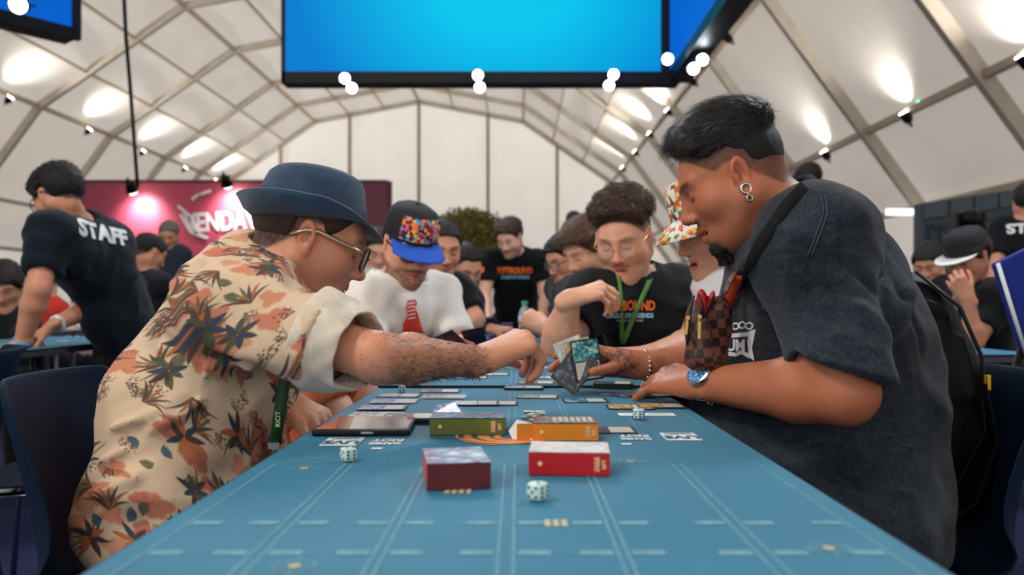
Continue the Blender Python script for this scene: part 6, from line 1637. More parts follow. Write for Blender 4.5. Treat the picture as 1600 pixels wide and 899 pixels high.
K_ = Q('person in a pale teal top seen between the felt hat and the cap', P(588, 392, 4.6), (0.3, -0.8, -0.4), P(585, 432, 4.6), P(560, 445, 4.6), P(612, 445, 4.65), V(-0.85, 4.65, 0.55), 1, res=(0.018, 0.008, 0.008), shirt_col=rgb(140, 196, 206), ho=dict(hairc=rgb(40, 28, 24)), hair=dict(t=0.014, side=0.010), elR=P(548, 500, 4.5), wrR=P(580, 520, 4.3))

for S in (H_, I_, J_, K_, G_): strands(S, 1100, 0.026, 0.0008, (0.2, 1, -0.1), 0.5, zmin=0.02)
# staff member at the left ---------------------------------------------------
L_ = Q('staff member in a black t-shirt lettered across the back leaning over the left table', P(90, 308, 3.42), (-0.80, 0.30, -0.50), P(122, 352, 3.52), P(178, 378, 3.74), P(78, 365, 3.24), P(205, 535, 3.80), 2,
    (0.012, 0.0055, 0.005), rgb(13, 24, 34), stand=True, elL=P(60, 452, 3.15), wrL=P(34, 538, 3.18), elR=P(150, 478, 3.62), wrR=P(84, 508, 3.44), arm=1.12, bulk=1.08, cw=0.20, sleeve=0.72, hem=0.70,
    handL=dict(d=(-0.75, -0.35, -0.25), n=(-0.3, 0, 0.95), curls=((20, 20, 15),)*4), handR=dict(d=(-0.8, 0.0, -0.45), n=(-0.3, -0.3, 0.9), curls=((40, 40, 20),)*4), ho=dict(hairc=rgb(22, 20, 22), stubble=0.3), hair=dict(t=0.024, side=0.014, amp=0.004, off=-0.012, h=0.0045), shirt_o=dict(wrinkle=0.009, hem=0.70, extra=[cap(P(92, 378, 3.30), P(170, 388, 3.66), 0.088, 0.09, k=0.07), cap(P(100, 400, 3.36), P(175, 430, 3.66), 0.10, 0.10, k=0.07)]), chest_off=(-0.02, 0, 0.04))
strands(L_, 1500, 0.03, 0.0007, (0, -1, -0.3), 0.3, zmin=-0.03)
glasses(L_, M_BLKP, thick=0.0018)
me = text_mesh('STAFF', 0.105, 0, 0.005)
project_print(L_, me, V(-1.80, 3.46, 1.245), (-0.72, 0.69, -0.10), (0, 0, 1), L_['root'], M_WHP, 'back_print', grid=0.02, lift=0.005)
a = L_['wrR']; dd = nrm(L_['elR']-a); child_world(MB().lathe(a+dd*0.02, [(0.034, -0.010), (0.037, -0.010), (0.037, 0.010), (0.034, 0.010)], 20, axis=dd).build('wristband', mat('white_wristband', (1, 1, 1)), None, smooth=True), L_['root'])
a = L_['wrL']; dd = nrm(L_['elL']-a); child_world(MB().lathe(a+dd*0.01, [(0.034, -0.008), (0.037, -0.008), (0.037, 0.008), (0.034, 0.008)], 20, axis=dd).build('wristband', mat('blue_wristband', rgb(60, 150, 210), 0.5), None, smooth=True), L_['root'])
N_ = Q('seated person with cropped black hair left of the floral shirt', P(234, 396, 5.2), (0.5, 0.55, -0.4), P(228, 428, 5.2), P(255, 445, 5.1), P(205, 445, 5.3), V(-2.45, 5.2, 0.60), 2, res=(0.018, 0.007, 0.008), shirt_col=rgb(24, 28, 36), ho=dict(hairc=rgb(26, 22, 22)), hair=dict(t=0.008, side=0.005, amp=0.001))
M_G = Q('grey haired man in a dark polo in front of the pink banner', P(264, 368, 7.2), (0.2, -0.85, -0.40), P(266, 388, 7.25), P(246, 400, 7.25), P(288, 398, 7.25), V(-3.1, 7.3, 0.95), 2, res=(0.018, 0.008, 0.009), stand=True, shirt_col=rgb(40, 48, 60), ho=dict(hairc=rgb(110, 106, 104), stubble=0.3), hair=dict(t=0.012, side=0.006, amp=0.002))
O2 = Q('person with dark bangs in a black top at the left edge', P(6, 447, 4.3), (0.35, -0.80, -0.48), P(2, 490, 4.35), P(-20, 505, 4.35), P(34, 500, 4.4), V(-2.8, 4.4, 0.55), 2, res=(0.016, 0.006, 0.007), shirt_col=rgb(22, 24, 30), ho=dict(hairc=rgb(28, 20, 20), stubble=0.0), hair=dict(t=0.018, side=0.018, off=-0.022, amp=0.004),
    elL=P(40, 545, 4.2), wrL=P(20, 545, 3.9), handL=dict(d=(-0.4, -0.8, 0), n=(0, 0, 1), curls=((30, 40, 20),)*4))
P1 = Q('person in a white t-shirt seated beyond the arms of the staff member', P(150, 452, 6.0), (0.2, -0.9, -0.35), P(150, 476, 6.0), P(125, 490, 6.0), P(176, 490, 6.0), V(-3.2, 6.1, 0.5), 3, res=(0.018, 0.008, 0.009), shirt_col=rgb(232, 226, 226), ho=dict(hairc=rgb(60, 40, 30)), hair=dict(t=0.014, side=0.012), elR=P(108, 530, 5.8), wrR=P(130, 535, 5.5), elL=P(186, 530, 5.8), wrL=P(165, 535, 5.5))
P2 = Q('person in a red top seated at the left behind the staff member', P(70, 448, 6.2), (0.1, -0.9, -0.35), P(70, 472, 6.2), P(48, 485, 6.2), P(94, 485, 6.2), V(-3.7, 6.3, 0.5), 3, res=(0.018, 0.008, 0.009), shirt_col=rgb(206, 60, 50), ho=dict(hairc=rgb(40, 30, 26)), hair=dict(t=0.014, side=0.012), elR=P(40, 530, 6.0), wrR=P(60, 530, 5.7))

# right side of the hall -----------------------------------------------------
Qm = Q('man in a black cap with a white brim, chin in hand, at the right', P(1512, 402, 3.7), (-0.80, -0.42, -0.40), P(1535, 440, 3.75), P(1540, 462, 3.92), P(1560, 470, 3.6), V(2.25, 3.8, 0.55), 2,
    (0.013, 0.005, 0.005), rgb(14, 16, 20), elL=P(1522, 535, 3.55), wrL=P(1512, 468, 3.52), elR=P(1490, 530, 3.9), wrR=P(1500, 455, 3.72), handL=dict(d=(-0.45, 0.1, 0.85), n=(-0.5, -0.7, 0.1), curls=((50, 50, 30),)*4), handR=dict(d=(-0.2, -0.1, 0.95), n=(-0.6, 0.5, 0.1), curls=((50, 50, 30),)*4),
    kneedir=(-1, 0, 0), ho=dict(hairc=rgb(36, 26, 24), stubble=0.3), hair=dict(t=0.012, side=0.014, off=-0.02))
ballcap(Qm, M_CAPB, mat('white_cap_brim', rgb(216, 220, 222), 0.7), tilt=0, flat=1.0, brim_len=0.08, fit=1.05)
S_ = Q('person with black hair tied back seated beyond the black backpack', P(1452, 412, 5.0), (-0.6, -0.6, -0.45), P(1465, 440, 5.0), P(1450, 458, 5.1), P(1490, 458, 4.95), V(2.7, 5.1, 0.5), 0, res=(0.016, 0.007, 0.008), shirt_col=rgb(40, 32, 36), ho=dict(hairc=rgb(26, 20, 22)), hair=dict(t=0.016, side=0.016, off=-0.015))
R_ = Q('person in a black t-shirt standing at the right edge of the hall', P(1606, 318, 5.2), (0.4, 0.8, -0.2), P(1604, 345, 5.2), P(1640, 360, 5.2), P(1566, 358, 5.3), V(3.4, 5.3, 0.95), 2, res=(0.016, 0.007, 0.008), stand=True, elL=P(1556, 420, 5.2), wrL=P(1580, 450, 5.0), ho=dict(hairc=rgb(30, 24, 22)), hair=dict(t=0.016, side=0.012))
tee_print(R_, (('STAFF', 0.085, 0, M_WHP, 0.004, 0.9),), P(1612, 356, 5.1), (0, 1, 0))
T_ = Q('dark haired person standing behind the shoulder of the man at the right', P(1262, 284, 6.0), (-0.3, 0.8, -0.3), P(1262, 315, 6.0), P(1300, 330, 6.0), P(1225, 330, 6.0), V(2.2, 6.05, 0.95), 1, res=(0.018, 0.008, 0.009), stand=True, ho=dict(hairc=rgb(24, 20, 20)), hair=dict(t=0.018, side=0.012))
for S in (N_, M_G, O2, T_): strands(S, 900, 0.022, 0.0009, (0, 1, -0.1), 0.5, zmin=0.0)
# ------------------------------------------------------------------ worn and held things of the two men in front
SB = Bm; R_B = SB['root']
def sight(px, py): return nrm(P(px, py, 1.0)-V(0, 0, EYE))
# rib collar
def collar_ring(S, r, tube, m, name='collar', up=0.018, squash=1.0):
    ht = S['head']+S['M']@(V(0, -0.022, -0.055)*S.get('hscale', 1.0)); nd = nrm(ht-S['neck']); c = S['neck']+nd*up
    u_ = nrm(np.cross(nd, V(0, 1, 0))); w_ = np.cross(nd, u_)
    pts = [c+(u_*math.cos(t)*squash+w_*math.sin(t))*r for t in np.linspace(0, 2*math.pi, 41)]
    child_world(MB().tube(pts, tube, 8, cap=False, flat=1.0).build(name, m, None, smooth=True), S['root'])
M_BLKRIB = mat('black_rib', rgb(14, 15, 18), 0.9, bump=0.6, bscale=300)
collar_ring(Bm, 0.086, 0.0085, M_BLKRIB, up=0.014)
for S, r in ((W_, 0.066), (C_, 0.066), (H_, 0.066), (D_, 0.068)): collar_ring(S, r, 0.005, mat('collar_'+S['label'][:5].strip().replace(' ', '_'), tuple(S['shirt']['col']), 0.9), up=0.012)
# strap, orange tape and stitched seams on the washed t-shirt
drape(Bm, [(1262, 294), (1228, 330), (1188, 392), (1160, 452)], 0.030, M_BLKRIB, 'bag_strap', lift=0.006)
drape(Bm, [(1158, 432), (1137, 480)], 0.022, mat('orange_tape', rgb(240, 88, 44), 0.5), 'orange_tape', lift=0.010)
M_ST = mat('grey_stitching', rgb(70, 82, 96), 0.8)
for dx in (0, 6): drape(Bm, [(1283+dx, 306), (1288+dx, 330), (1277+dx, 362), (1262+dx, 400)], 0.0014, M_ST, 'stitching', lift=0.003)
for dy in (0, 7): drape(Bm, [(1234, 548+dy), (1290, 572+dy), (1352, 594+dy)], 0.0012, M_ST, 'stitching', lift=0.003)
# chest print: three loops over a white bottle-crate shape with letters
bmx = bmesh.new()
def ring_b(cx, cy, r0, r1, n=16):
    a = [bmx.verts.new((cx+r0*math.cos(2*math.pi*k/n), cy+r0*math.sin(2*math.pi*k/n), 0)) for k in range(n)]
    b = [bmx.verts.new((cx+r1*math.cos(2*math.pi*k/n), cy+r1*math.sin(2*math.pi*k/n), 0)) for k in range(n)]
    for k in range(n): bmx.faces.new((a[k], b[k], b[(k+1) % n], a[(k+1) % n]))
def poly_b(pts): bmx.faces.new([bmx.verts.new((x, y, 0)) for x, y in pts])
for cx, cy in ((-0.001, 0.030), (0.011, 0.032), (0.023, 0.030)): ring_b(cx, cy, 0.0042, 0.0072)
poly_b([(-0.010, 0.016), (0.030, 0.020), (0.030, 0.012), (-0.010, 0.008)]); poly_b([(0.022, 0.020), (0.034, 0.024), (0.028, -0.010), (0.032, -0.034), (0.022, -0.026), (0.020, 0.0)])
poly_b([(0.022, -0.020), (0.010, -0.014), (0.000, -0.020), (-0.014, -0.018), (-0.014, -0.026), (0.0, -0.027), (0.010, -0.022), (0.024, -0.030)])
me = bpy.data.meshes.new('print'); bmx.to_mesh(me); bmx.free()
pc = P(1150, 535, 1.38); dd = sight(1150, 535)
project_print(Bm, me, pc, dd, (0, 0, 1), R_B, M_WHP, 'chest_print', grid=0.008)
me = text_mesh('IIUM', 0.030, 0, 0.0012); 
for v_ in me.vertices: v_.co.x = v_.co.x*0.75-0.006
project_print(Bm, me, pc-V(0, 0, 0.006), dd, (0, 0, 1), R_B, M_WHP, 'chest_lettering', grid=0.008)

# chequered cross-body pouch ------------------------------------------
def checker(name, c1, c2, s):
    m = bpy.data.materials.new(name); m.use_nodes = True; nt = m.node_tree; b = nt.nodes['Principled BSDF']; b.inputs['Roughness'].default_value = 0.45
    tc = nt.nodes.new('ShaderNodeTexCoord'); mp = nt.nodes.new('ShaderNodeMapping'); ck = nt.nodes.new('ShaderNodeTexChecker'); ck.inputs['Scale'].default_value = s
    mp.inputs['Location'].default_value = (0.003, 0.0, 0.004); mp.inputs['Rotation'].default_value = (0, 0.12, 0.0)
    n = nt.nodes.new('ShaderNodeTexNoise'); n.inputs['Scale'].default_value = 900; bp = nt.nodes.new('ShaderNodeBump'); bp.inputs['Strength'].default_value = 0.3; bp.inputs['Distance'].default_value = 0.001
    ck.inputs['Color1'].default_value = (*c1, 1); ck.inputs['Color2'].default_value = (*c2, 1)
    nt.links.new(tc.outputs['Object'], mp.inputs[0]); nt.links.new(mp.outputs[0], ck.inputs['Vector']); nt.links.new(ck.outputs['Color'], b.inputs['Base Color'])
    nt.links.new(tc.outputs['Object'], n.inputs['Vector']); nt.links.new(n.outputs['Fac'], bp.inputs['Height']); nt.links.new(bp.outputs['Normal'], b.inputs['Normal']); return m
M_CHK = checker('brown_chequer_leather', rgb(44, 28, 26), rgb(112, 62, 48), 62)
YP = 1.44
pouch = empty('crossbody_pouch', tuple(P(1105, 572, YP))); tag(pouch, 'brown chequered cross-body pouch with gold zips hanging on the right man', 'bag')
u, w_, c = V(1, 0, 0), V(0, 0, 1), P(1103, 515, YP)
pr = [ell(P(1095, 522, YP), (0.029, 0.024, 0.064), roty(-0.10), k=0.02), ell(P(1118, 518, YP+0.01), (0.030, 0.024, 0.066), roty(0.14), k=0.012), cap(P(1085, 562, YP), P(1118, 562, YP), 0.018, k=0.02),
      ell(P(1103, 462, YP-0.012), (0.012, 0.020, 0.034), roty(-0.05), k=0.006, sub=True)]
v, f = sculpt(pr, 0.0035); child_world(link_mesh('pouch_body', np_mesh('pouch_body', v, f), M_CHK), pouch)
v, f = sculpt([ell(P(1098, 477, YP-0.006), (0.011, 0.012, 0.030), roty(-0.12), k=0.01), ell(P(1110, 470, YP), (0.006, 0.012, 0.020), roty(0.3), k=0.008)], 0.003)
child_world(link_mesh('red_lining', np_mesh('red_lining', v, f), mat('red_lining', rgb(176, 20, 28), 0.45)), pouch)
def zipper(a, b, nm='zip_pull'):
    g = MB().tube([a, lerp(a, b, 0.25)], 0.0022, 6).bar(lerp(a, b, 0.2), b, 0.006, 0.0022, up=(0, 1, 0)).lathe(a, [(0.004, -0.002), (0.004, 0.002)], 10, axis=(0, 1, 0)); child_world(g.build(nm, M_GOLD, None), pouch)
zipper(P(1093, 495, YP-0.030), P(1092, 530, YP-0.030)); zipper(P(1075, 497, YP-0.024), P(1071, 523, YP-0.024))
M_ZIP = mat('dark_zip_tape', rgb(30, 24, 24), 0.5)
for pts in ([(1084, 462), (1080, 480), (1078, 500), (1074, 540)], [(1092, 460), (1098, 478), (1096, 496)], [(1116, 462), (1106, 480), (1098, 497)]):
    child_world(MB().tube([P(x, y, YP-0.024) for x, y in pts], 0.0025, 6).build('zip_tape', M_ZIP, None, smooth=True), pouch)
child_world(MB().tube([P(1128, 468, YP), P(1136, 450, YP+0.01), P(1150, 420, 1.44)], 0.006, 8, flat=0.35).build('strap', M_CHK, None, smooth=True), pouch)

# watch, bracelet, ring, ear and nose rings ------------------------------
wr, el_ = Bm['wrL'], Bm['elL']; ax_ = nrm(el_-wr); wc = wr+ax_*0.022; M_DIAL = mat('blue_watch_dial', rgb(60, 140, 200), 0.25, noise=0.1, nscale=200); M_MARK = mat('white_dial_mark', rgb(235, 240, 244), 0.4)
nv = nrm(V(-0.20, -0.86, 0.52)); nv = nrm(nv-ax_*np.dot(nv, ax_)); sv = np.cross(ax_, nv)
watch = empty('wristwatch', tuple(wc)); watch.parent = R_B; watch.location = Vector(wc)-R_B.location
rw = 0.0350
for k in range(3, 18):
    t = 2*math.pi*k/20; p = wc+(nv*math.cos(t)*0.96+sv*math.sin(t)*1.05)*rw; d = nrm(nv*-math.sin(t)+sv*math.cos(t)); n_ = np.cross(d, ax_)
    child_world(MB().box(p, (0.0115, 0.018, 0.0045), np.stack((d, ax_, n_), 1)).build('bracelet_link', M_STEEL, None, bevel=0.001, seg=1), watch)
dc = wc+nv*(rw-0.002)
child_world(MB().lathe(dc, [(0.0250, -0.002), (0.0262, 0.002), (0.0250, 0.007), (0.0215, 0.0085), (0.0205, 0.0075)], 8*3, axis=nv).build('watch_case', M_STEEL, None), watch)
child_world(MB().lathe(dc, [(0.0203, 0.006), (0.0203, 0.0079)], 24, axis=nv).build('dial', M_DIAL, None), watch)
ux = nrm(ax_-nv*np.dot(ax_, nv)); uy = np.cross(nv, ux)
for k in range(12):
    t = k*math.pi/6; dr = ux*math.cos(t)+uy*math.sin(t); child_world(MB().bar(dc+nv*0.0083+dr*0.0145, dc+nv*0.0083+dr*0.0185, 0.0012, 0.0004, up=nv).build('hour_mark', M_MARK, None), watch)
for t, L in ((0.6, 0.008), (2.2, 0.012)):
    dr = ux*math.cos(t)+uy*math.sin(t); child_world(MB().bar(dc+nv*0.0086, dc+nv*0.0086+dr*L, 0.0014, 0.0005, up=nv).build('watch_hand', M_MARK, None), watch)
for dx, dy in ((0.006, 0), (-0.006, 0), (0, -0.006)): child_world(MB().lathe(dc+ux*dx+uy*dy, [(0.0030, 0.0078), (0.0030, 0.0084)], 12, axis=nv).build('sub_dial', M_MARK, None), watch)
def torus(c, n_, r, t, m, name, parent, N=22):
    n_ = nrm(n_); a = nrm(np.cross(n_, V(0.1, 0.3, 1))); b = np.cross(n_, a)
    return child_world(MB().tube([c+(a*math.cos(q)+b*math.sin(q))*r for q in np.linspace(0, 2*math.pi, N+1)], t, 8, cap=False).build(name, m, None, smooth=True), parent)
wr2 = Bm['wrR']; ax2 = nrm(Bm['elR']-wr2); a = nrm(np.cross(ax2, V(0, 0, 1))); b = np.cross(ax2, a)
br_ = empty('bead_bracelet', tuple(wr2)); br_.parent = R_B; br_.location = Vector(wr2)-R_B.location
M_BEADS = [mat('silver_bead', rgb(196, 190, 180), 0.25, 0.9), mat('brown_bead', rgb(90, 62, 48), 0.4)]
for k in range(20):
    t = 2*math.pi*k/20; c = wr2+ax2*0.012+(a*math.cos(t)*1.04+b*math.sin(t)*0.92)*0.0335
    child_world(MB().lathe(c, [(0.0015, -0.0045), (0.004, -0.0032), (0.0052, 0), (0.004, 0.0032), (0.0015, 0.0045)], 10, axis=a*-math.sin(t)+b*math.cos(t)).build('bead', M_BEADS[k % 3 == 2], None, smooth=True), br_)
HM_f = nrm(P(975, 616, 1.66)-P(1096, 600, 1.48)); t_ = Bm['tips']['L']
for i, m in ((1, M_STEEL), (2, M_STEEL)):
    pass
kn = Bm['wrL']
H, M, hs = Bm['head'], Bm['M'], Bm['hscale']; X = lambda *p: H+M@(V(*p)*hs)
torus(X(-0.0930, -0.001, -0.036), M@V(1, 0.15, 0), 0.0088, 0.0030, M_STEEL, 'ear_tunnel', R_B)
torus(X(-0.0950, -0.001, -0.049), M@V(0.5, 1, 0.1), 0.0055, 0.0020, M_GOLD, 'ear_ring', R_B)
torus(X(-0.0950, 0.002, -0.055), M@V(1, 0.2, 0.1), 0.0050, 0.0018, M_STEEL, 'ear_ring', R_B)
torus(X(-0.0165, 0.104, -0.040), M@V(0.2, 1, 0.3), 0.0050, 0.0009, M_STEEL, 'nose_ring', R_B)
g_ = np.random.RandomState(8)                    # goatee tuft
prg = [ell((0, 0.082, -0.108), (0.036, 0.021, 0.019), k=0.01)]+[cap((g_.uniform(-.034, .034), 0.080+g_.uniform(-.014, .014), -0.116), (g_.uniform(-.028, .028), 0.084+g_.uniform(-.015, .015), -0.138-g_.uniform(0, .006)), 0.0045, 0.0016, k=0.003) for _ in range(60)]
v, f = sculpt(xform(prg, M, H, hs), 0.002, disp=lambda x, y, z: 0.0015*vnoise(x*400, y*400, z*400))
child_world(link_mesh('goatee', np_mesh('goatee', v, f, np.tile(np.array(rgb(24, 20, 20)), (len(v), 1))), M_HAIR), R_B)
prg = [cap((s_*0.004, 0.0985, -0.0555), (s_*0.024, 0.086, -0.0605), 0.0030, 0.0018, k=0.004) for s_ in (-1, 1)]
v, f = sculpt(xform(prg, M, H, hs), 0.0015, disp=lambda x, y, z: 0.0010*vnoise(x*600, y*600, z*600))
child_world(link_mesh('moustache', np_mesh('moustache', v, f, np.tile(np.array(rgb(30, 24, 24)), (len(v), 1))), M_HAIR), R_B)

# fan of cards in his right hand ----------------------------------------
def held(px, py, Y, wdir, hdir, art, label, split=0.52, border=None):
    w_ = nrm(wdir); h = nrm(np.array(hdir, float)-w_*np.dot(w_, hdir)); n_ = np.cross(w_, h); return card(P(px, py, Y), np.stack((w_, h, n_), 1), art, label, border, 'cards fanned in the right hand of the man at the right', split=split)
held(896, 560, 1.700, (0.92, 0.25, 0.35), (-0.36, 0.10, 0.95), 'pale', 'pale card at the back of the fan held at the right', border=M_CARDW)
held(906, 562, 1.690, (0.95, 0.28, 0.20), (-0.22, 0.10, 0.96), 'gold', 'gold card in the middle of the fan held by the man at the right', border=M_CARDW)
held(917, 563, 1.680, (0.97, 0.25, 0.12), (-0.14, 0.10, 0.98), 'teal', 'teal card at the front of the held fan')
held(898, 578, 1.675, (0.80, -0.1, -0.62), (0.55, 0.2, 0.85), 'dark', 'dark card tilted below the held fan', split=0.96)
# cards in the hands of the white t-shirt man (seen as dark backs)
M3 = np.stack((nrm(V(0.95, -0.2, 0.22)), nrm(V(-0.1, -0.75, 0.65)), nrm(np.cross(V(0.95, -0.2, 0.22), V(-0.1, -0.75, 0.65)))), 1)
card(P(742, 529, 2.32), M3, 'dark', 'dark card held up by the man in the white t-shirt', back=True, group='cards held by the man in the white t-shirt')
card(P(704, 534, 2.26), M3@rotz(0.35), 'dark', 'dark card held low and left by the man in the white t-shirt', back=True, group='cards held by the man in the white t-shirt')

# dark green lanyard and clip of the man in the floral shirt -------------
lan = [P(452, 560, 1.235), P(444, 600, 1.235), P(437, 640, 1.235), P(430, 694, 1.24)]
ribbon(lan, 0.018, mat('dark_green_lanyard', rgb(22, 66, 42), 0.6), 'lanyard', A['root'])
me = text_mesh('RIOT', 0.012, 0, 0.0002)
o = link_mesh('lanyard_lettering', me, mat('pale_green_print', rgb(190, 214, 150), 0.6), None, False); q = P(434, 655, 1.232)
for v_ in me.vertices: v_.co = (q[0]-v_.co.y*0.9, q[1], q[2]+v_.co.x*0.9)
child_world(o, A['root'])
child_world(MB().box(P(428, 697, 1.24), (0.018, 0.004, 0.010)).tube([P(428, 702, 1.24), P(428, 712, 1.24)], 0.003, 8).build('lanyard_clip', M_STEEL, None), A['root'])
for yy in (0.0,):
    child_world(MB().lathe(P(440, 690, 1.255), [(0.0055, 0), (0.0055, 0.002)], 12, axis=(0.3, -1, 0)).build('button', mat('shell_button', rgb(150, 120, 90), 0.3), None), A['root'])

# ------------------------------------------------------------------ chairs
M_SHELL = mat('black_chair_plastic', rgb(10, 30, 52), 0.6, spec=0.12, noise=0.1, nscale=200, bump=0.15, bscale=1200); M_CHROME = mat('chrome', rgb(200, 204, 210), 0.15, 1.0)
def chair(loc, yaw, label, proto=None, group='black shell chairs'):
    if proto is not None:
        c = copy_tree(proto); c.location = loc; c.rotation_euler = (0, 0, yaw); tag(c, label); return c
    t = empty('shell_chair', (0, 0, 0)); tag(t, label, 'chair', group)
    prof = [(0.22, 0.43, 0.20, -0.02), (0.19, 0.452, 0.215, 0.0), (0.08, 0.448, 0.225, 0.012), (-0.06, 0.440, 0.230, 0.020), (-0.15, 0.445, 0.235, 0.035), (-0.205, 0.485, 0.240, 0.050), (-0.235, 0.56, 0.240, 0.055), (-0.255, 0.65, 0.236, 0.050), (-0.275, 0.74, 0.232, 0.042), (-0.290, 0.80, 0.220, 0.036), (-0.295, 0.825, 0.190, 0.030)]
    vs = []; N = 14
    for i, (y, z, w_, curl) in enumerate(prof):
        for j in range(N+1):
            s = -1+2*j/N; k = abs(s)**2.6; back = sstep(0.44, 0.6, z)
            vs.append((s*w_, y+curl*k*2.0*back, z+curl*k*1.3*(1-back)))
    g = MB().add(vs, [(i*(N+1)+j, i*(N+1)+j+1, (i+1)*(N+1)+j+1, (i+1)*(N+1)+j) for i in range(len(prof)-1) for j in range(N)])
    o = g.build('seat_shell', M_SHELL, t, smooth=True, world=False); md = o.modifiers.new('thickness', 'SOLIDIFY'); md.thickness = 0.007; md.offset = 0; sb = o.modifiers.new('smooth', 'SUBSURF'); sb.levels = 1; sb.render_levels = 1
    for sx in (-1, 1):
        for sy in (-1, 1):
            MB().tube([(sx*0.17, sy*0.12-0.01, 0.432), (sx*0.20, sy*0.17-0.02, 0.36), (sx*0.235, sy*0.215-0.03, 0.012)], 0.009, 8).build('leg', M_CHROME, t, smooth=True, world=False)
    for sx in (-1, 1): MB().tube([(sx*0.17, 0.12, 0.43), (sx*0.17, -0.14, 0.43)], 0.009, 8).build('side_rail', M_CHROME, t, smooth=True, world=False)
    return t
c0 = chair((0, 0, 0), 0, 'black shell chair under the man in the floral shirt'); c0.location = (-0.56, 1.42, 0); c0.rotation_euler = (0, 0, -math.pi/2+0.12)
chair((0.66, 1.54, 0), math.pi/2-0.10, 'black shell chair under the man in the washed black t-shirt', c0)
chair((-1.34, 2.30, 0), math.pi/2+0.25, 'empty black shell chair behind the floral shirt, facing the left table', c0)
chair((-1.62, 2.05, 0), math.pi/2+0.5, 'black shell chair at the left frame edge beside the left table', c0)
for (x, y, a, lb) in ((-0.62, 2.02, -1.57, 'black shell chair under the person in orange'), (-0.62, 2.70, -1.57, 'black shell chair under the man in the white t-shirt'), (0.74, 2.06, 1.57, 'black shell chair under the person in the bucket hat'), (0.66, 2.66, 1.57, 'black shell chair under the curly haired man'),
    (-0.46, 3.46, -1.57, 'black shell chair under the man behind the white t-shirt'), (0.58, 3.32, 1.57, 'black shell chair under the brown haired young man'), (0.56, 4.05, 1.57, 'black shell chair under the dark haired person with glasses'), (-0.47, 4.46, -1.57, 'black shell chair under the man with receding hair'),
    (2.32, 3.84, 1.2, 'black shell chair under the man in the black cap'), (2.76, 5.12, 0.9, 'black shell chair at the right under the person with tied hair'), (-0.9, 4.68, -2.0, 'black shell chair under the person in teal')):
    chair((x, y, 0), a, lb, c0)

# backpack hung on the right chair ---------------------------------------
bp = empty('backpack', (0.93, 1.5, 0.25)); tag(bp, 'black backpack hanging on the chair behind the man at the right', 'backpack')
M_NYL = mat('black_nylon', rgb(9, 11, 15), 0.6, spec=0.2, noise=0.15, nscale=30, bump=0.4, bscale=60)
pr = [cap(P(1424, 500, 1.62), P(1470, 760, 1.55), 0.075, 0.075, k=0.08), cap(P(1468, 560, 1.62), P(1494, 720, 1.58), 0.058, 0.066, k=0.07), cap(P(1398, 452, 1.66), P(1424, 500, 1.64), 0.040, 0.062, k=0.05), cap(P(1455, 700, 1.5), P(1400, 815, 1.42), 0.05, 0.03, k=0.06),
      bump_line(P(1430, 450, 1.54), P(1500, 500, 1.54), 0.015, 0.008), bump_line(P(1500, 500, 1.54), P(1530, 640, 1.5), 0.012, 0.009), bump_line(P(1440, 650, 1.48), P(1530, 640, 1.5), 0.012, -0.008)]
v, f = sculpt(pr, 0.008, disp=lambda x, y, z: 0.006*vnoise(x*11, y*11, z*11)); child_world(link_mesh('pack_body', np_mesh('pack_body', v, f), M_NYL), bp)
for pts in ([P(1432, 425, 1.60), P(1500, 480, 1.55), P(1535, 560, 1.52), P(1540, 680, 1.50), P(1480, 790, 1.44), P(1395, 835, 1.36)], [P(1536, 600, 1.50), P(1556, 690, 1.5), P(1520, 790, 1.46), P(1420, 850, 1.38)]):
    child_world(MB().tube(pts, 0.012, 8, flat=0.3).build('shoulder_strap', M_NYL, None, smooth=True), bp)
child_world(MB().box(P(1543, 598, 1.50), (0.006, 0.012, 0.028)).build('yellow_tag', mat('yellow_tag', rgb(236, 190, 30), 0.6), None), bp)
child_world(MB().tube([P(1485, 656, 1.485), P(1478, 662, 1.485)], 0.003, 6).build('zip_pull', M_STEEL, None), bp)

# ------------------------------------------------------------------ objects on the far tables
TZ += 0.006
far_cards = [(812, 575, 88, 'blue'), (770, 585, 90, 'pale'), (735, 590, 92, 'blue'), (850, 590, 85, 'grey'), (870, 575, 90, 'pale'), (838, 598, 90, 'brown'), (900, 582, 80, 'grey'), (720, 575, 85, 'grey'), (790, 560, 90, 'dark'), (850, 560, 90, 'blue')]
nm_ = ['blue card in the middle of the second table', 'pale card on the second table before the hand', 'blue card on the second table left of the joint centre', 'grey card on the second table near its front edge', 'pale card on the second table right of the hand', 'brown card at the very front edge of the second table', 'grey card on the second table next to the held fan', 'grey card far left on the second table', 'dark card on the second table beyond the hand', 'blue card on the second table by the curly man']
for (px, py, r, art), lb in zip(far_cards, nm_): flatcard(px, py, r, art, lb, group='cards laid out on the second table')
def smallbox(px, py, w_, d, h, m, label, nm='card_box', top=None):
    c = TP(px, py); t = empty(nm, tuple(c)); tag(t, label, 'box'); MB().box(c+V(0, d/2, h/2+0.001), (w_, d, h)).build('box_body', m, t, bevel=0.0015, seg=1)
    MB().box(c+V(0, d/2, h+0.0014), (w_-0.004, d-0.004, 0.0008)).build('box_top', top or M_TXT, t); MB().box(c+V(0, -0.0004, h/2), (w_*0.6, 0.0008, h*0.35)).build('box_label', top or M_TXT, t)
M_PUR = mat('purple_box_card', rgb(62, 52, 110), 0.4); M_NAV = mat('navy_box_card', rgb(34, 44, 86), 0.4)
smallbox(832, 570, 0.085, 0.06, 0.024, M_NAV, 'navy card box on the second table beside the reaching hand'); smallbox(792, 528, 0.06, 0.05, 0.075, M_PUR, 'tall purple card box standing on the far table', top=ART['purple']); smallbox(756, 532, 0.09, 0.06, 0.025, M_PUR, 'low purple box on the far table behind the dark cards', top=ART['blue'])
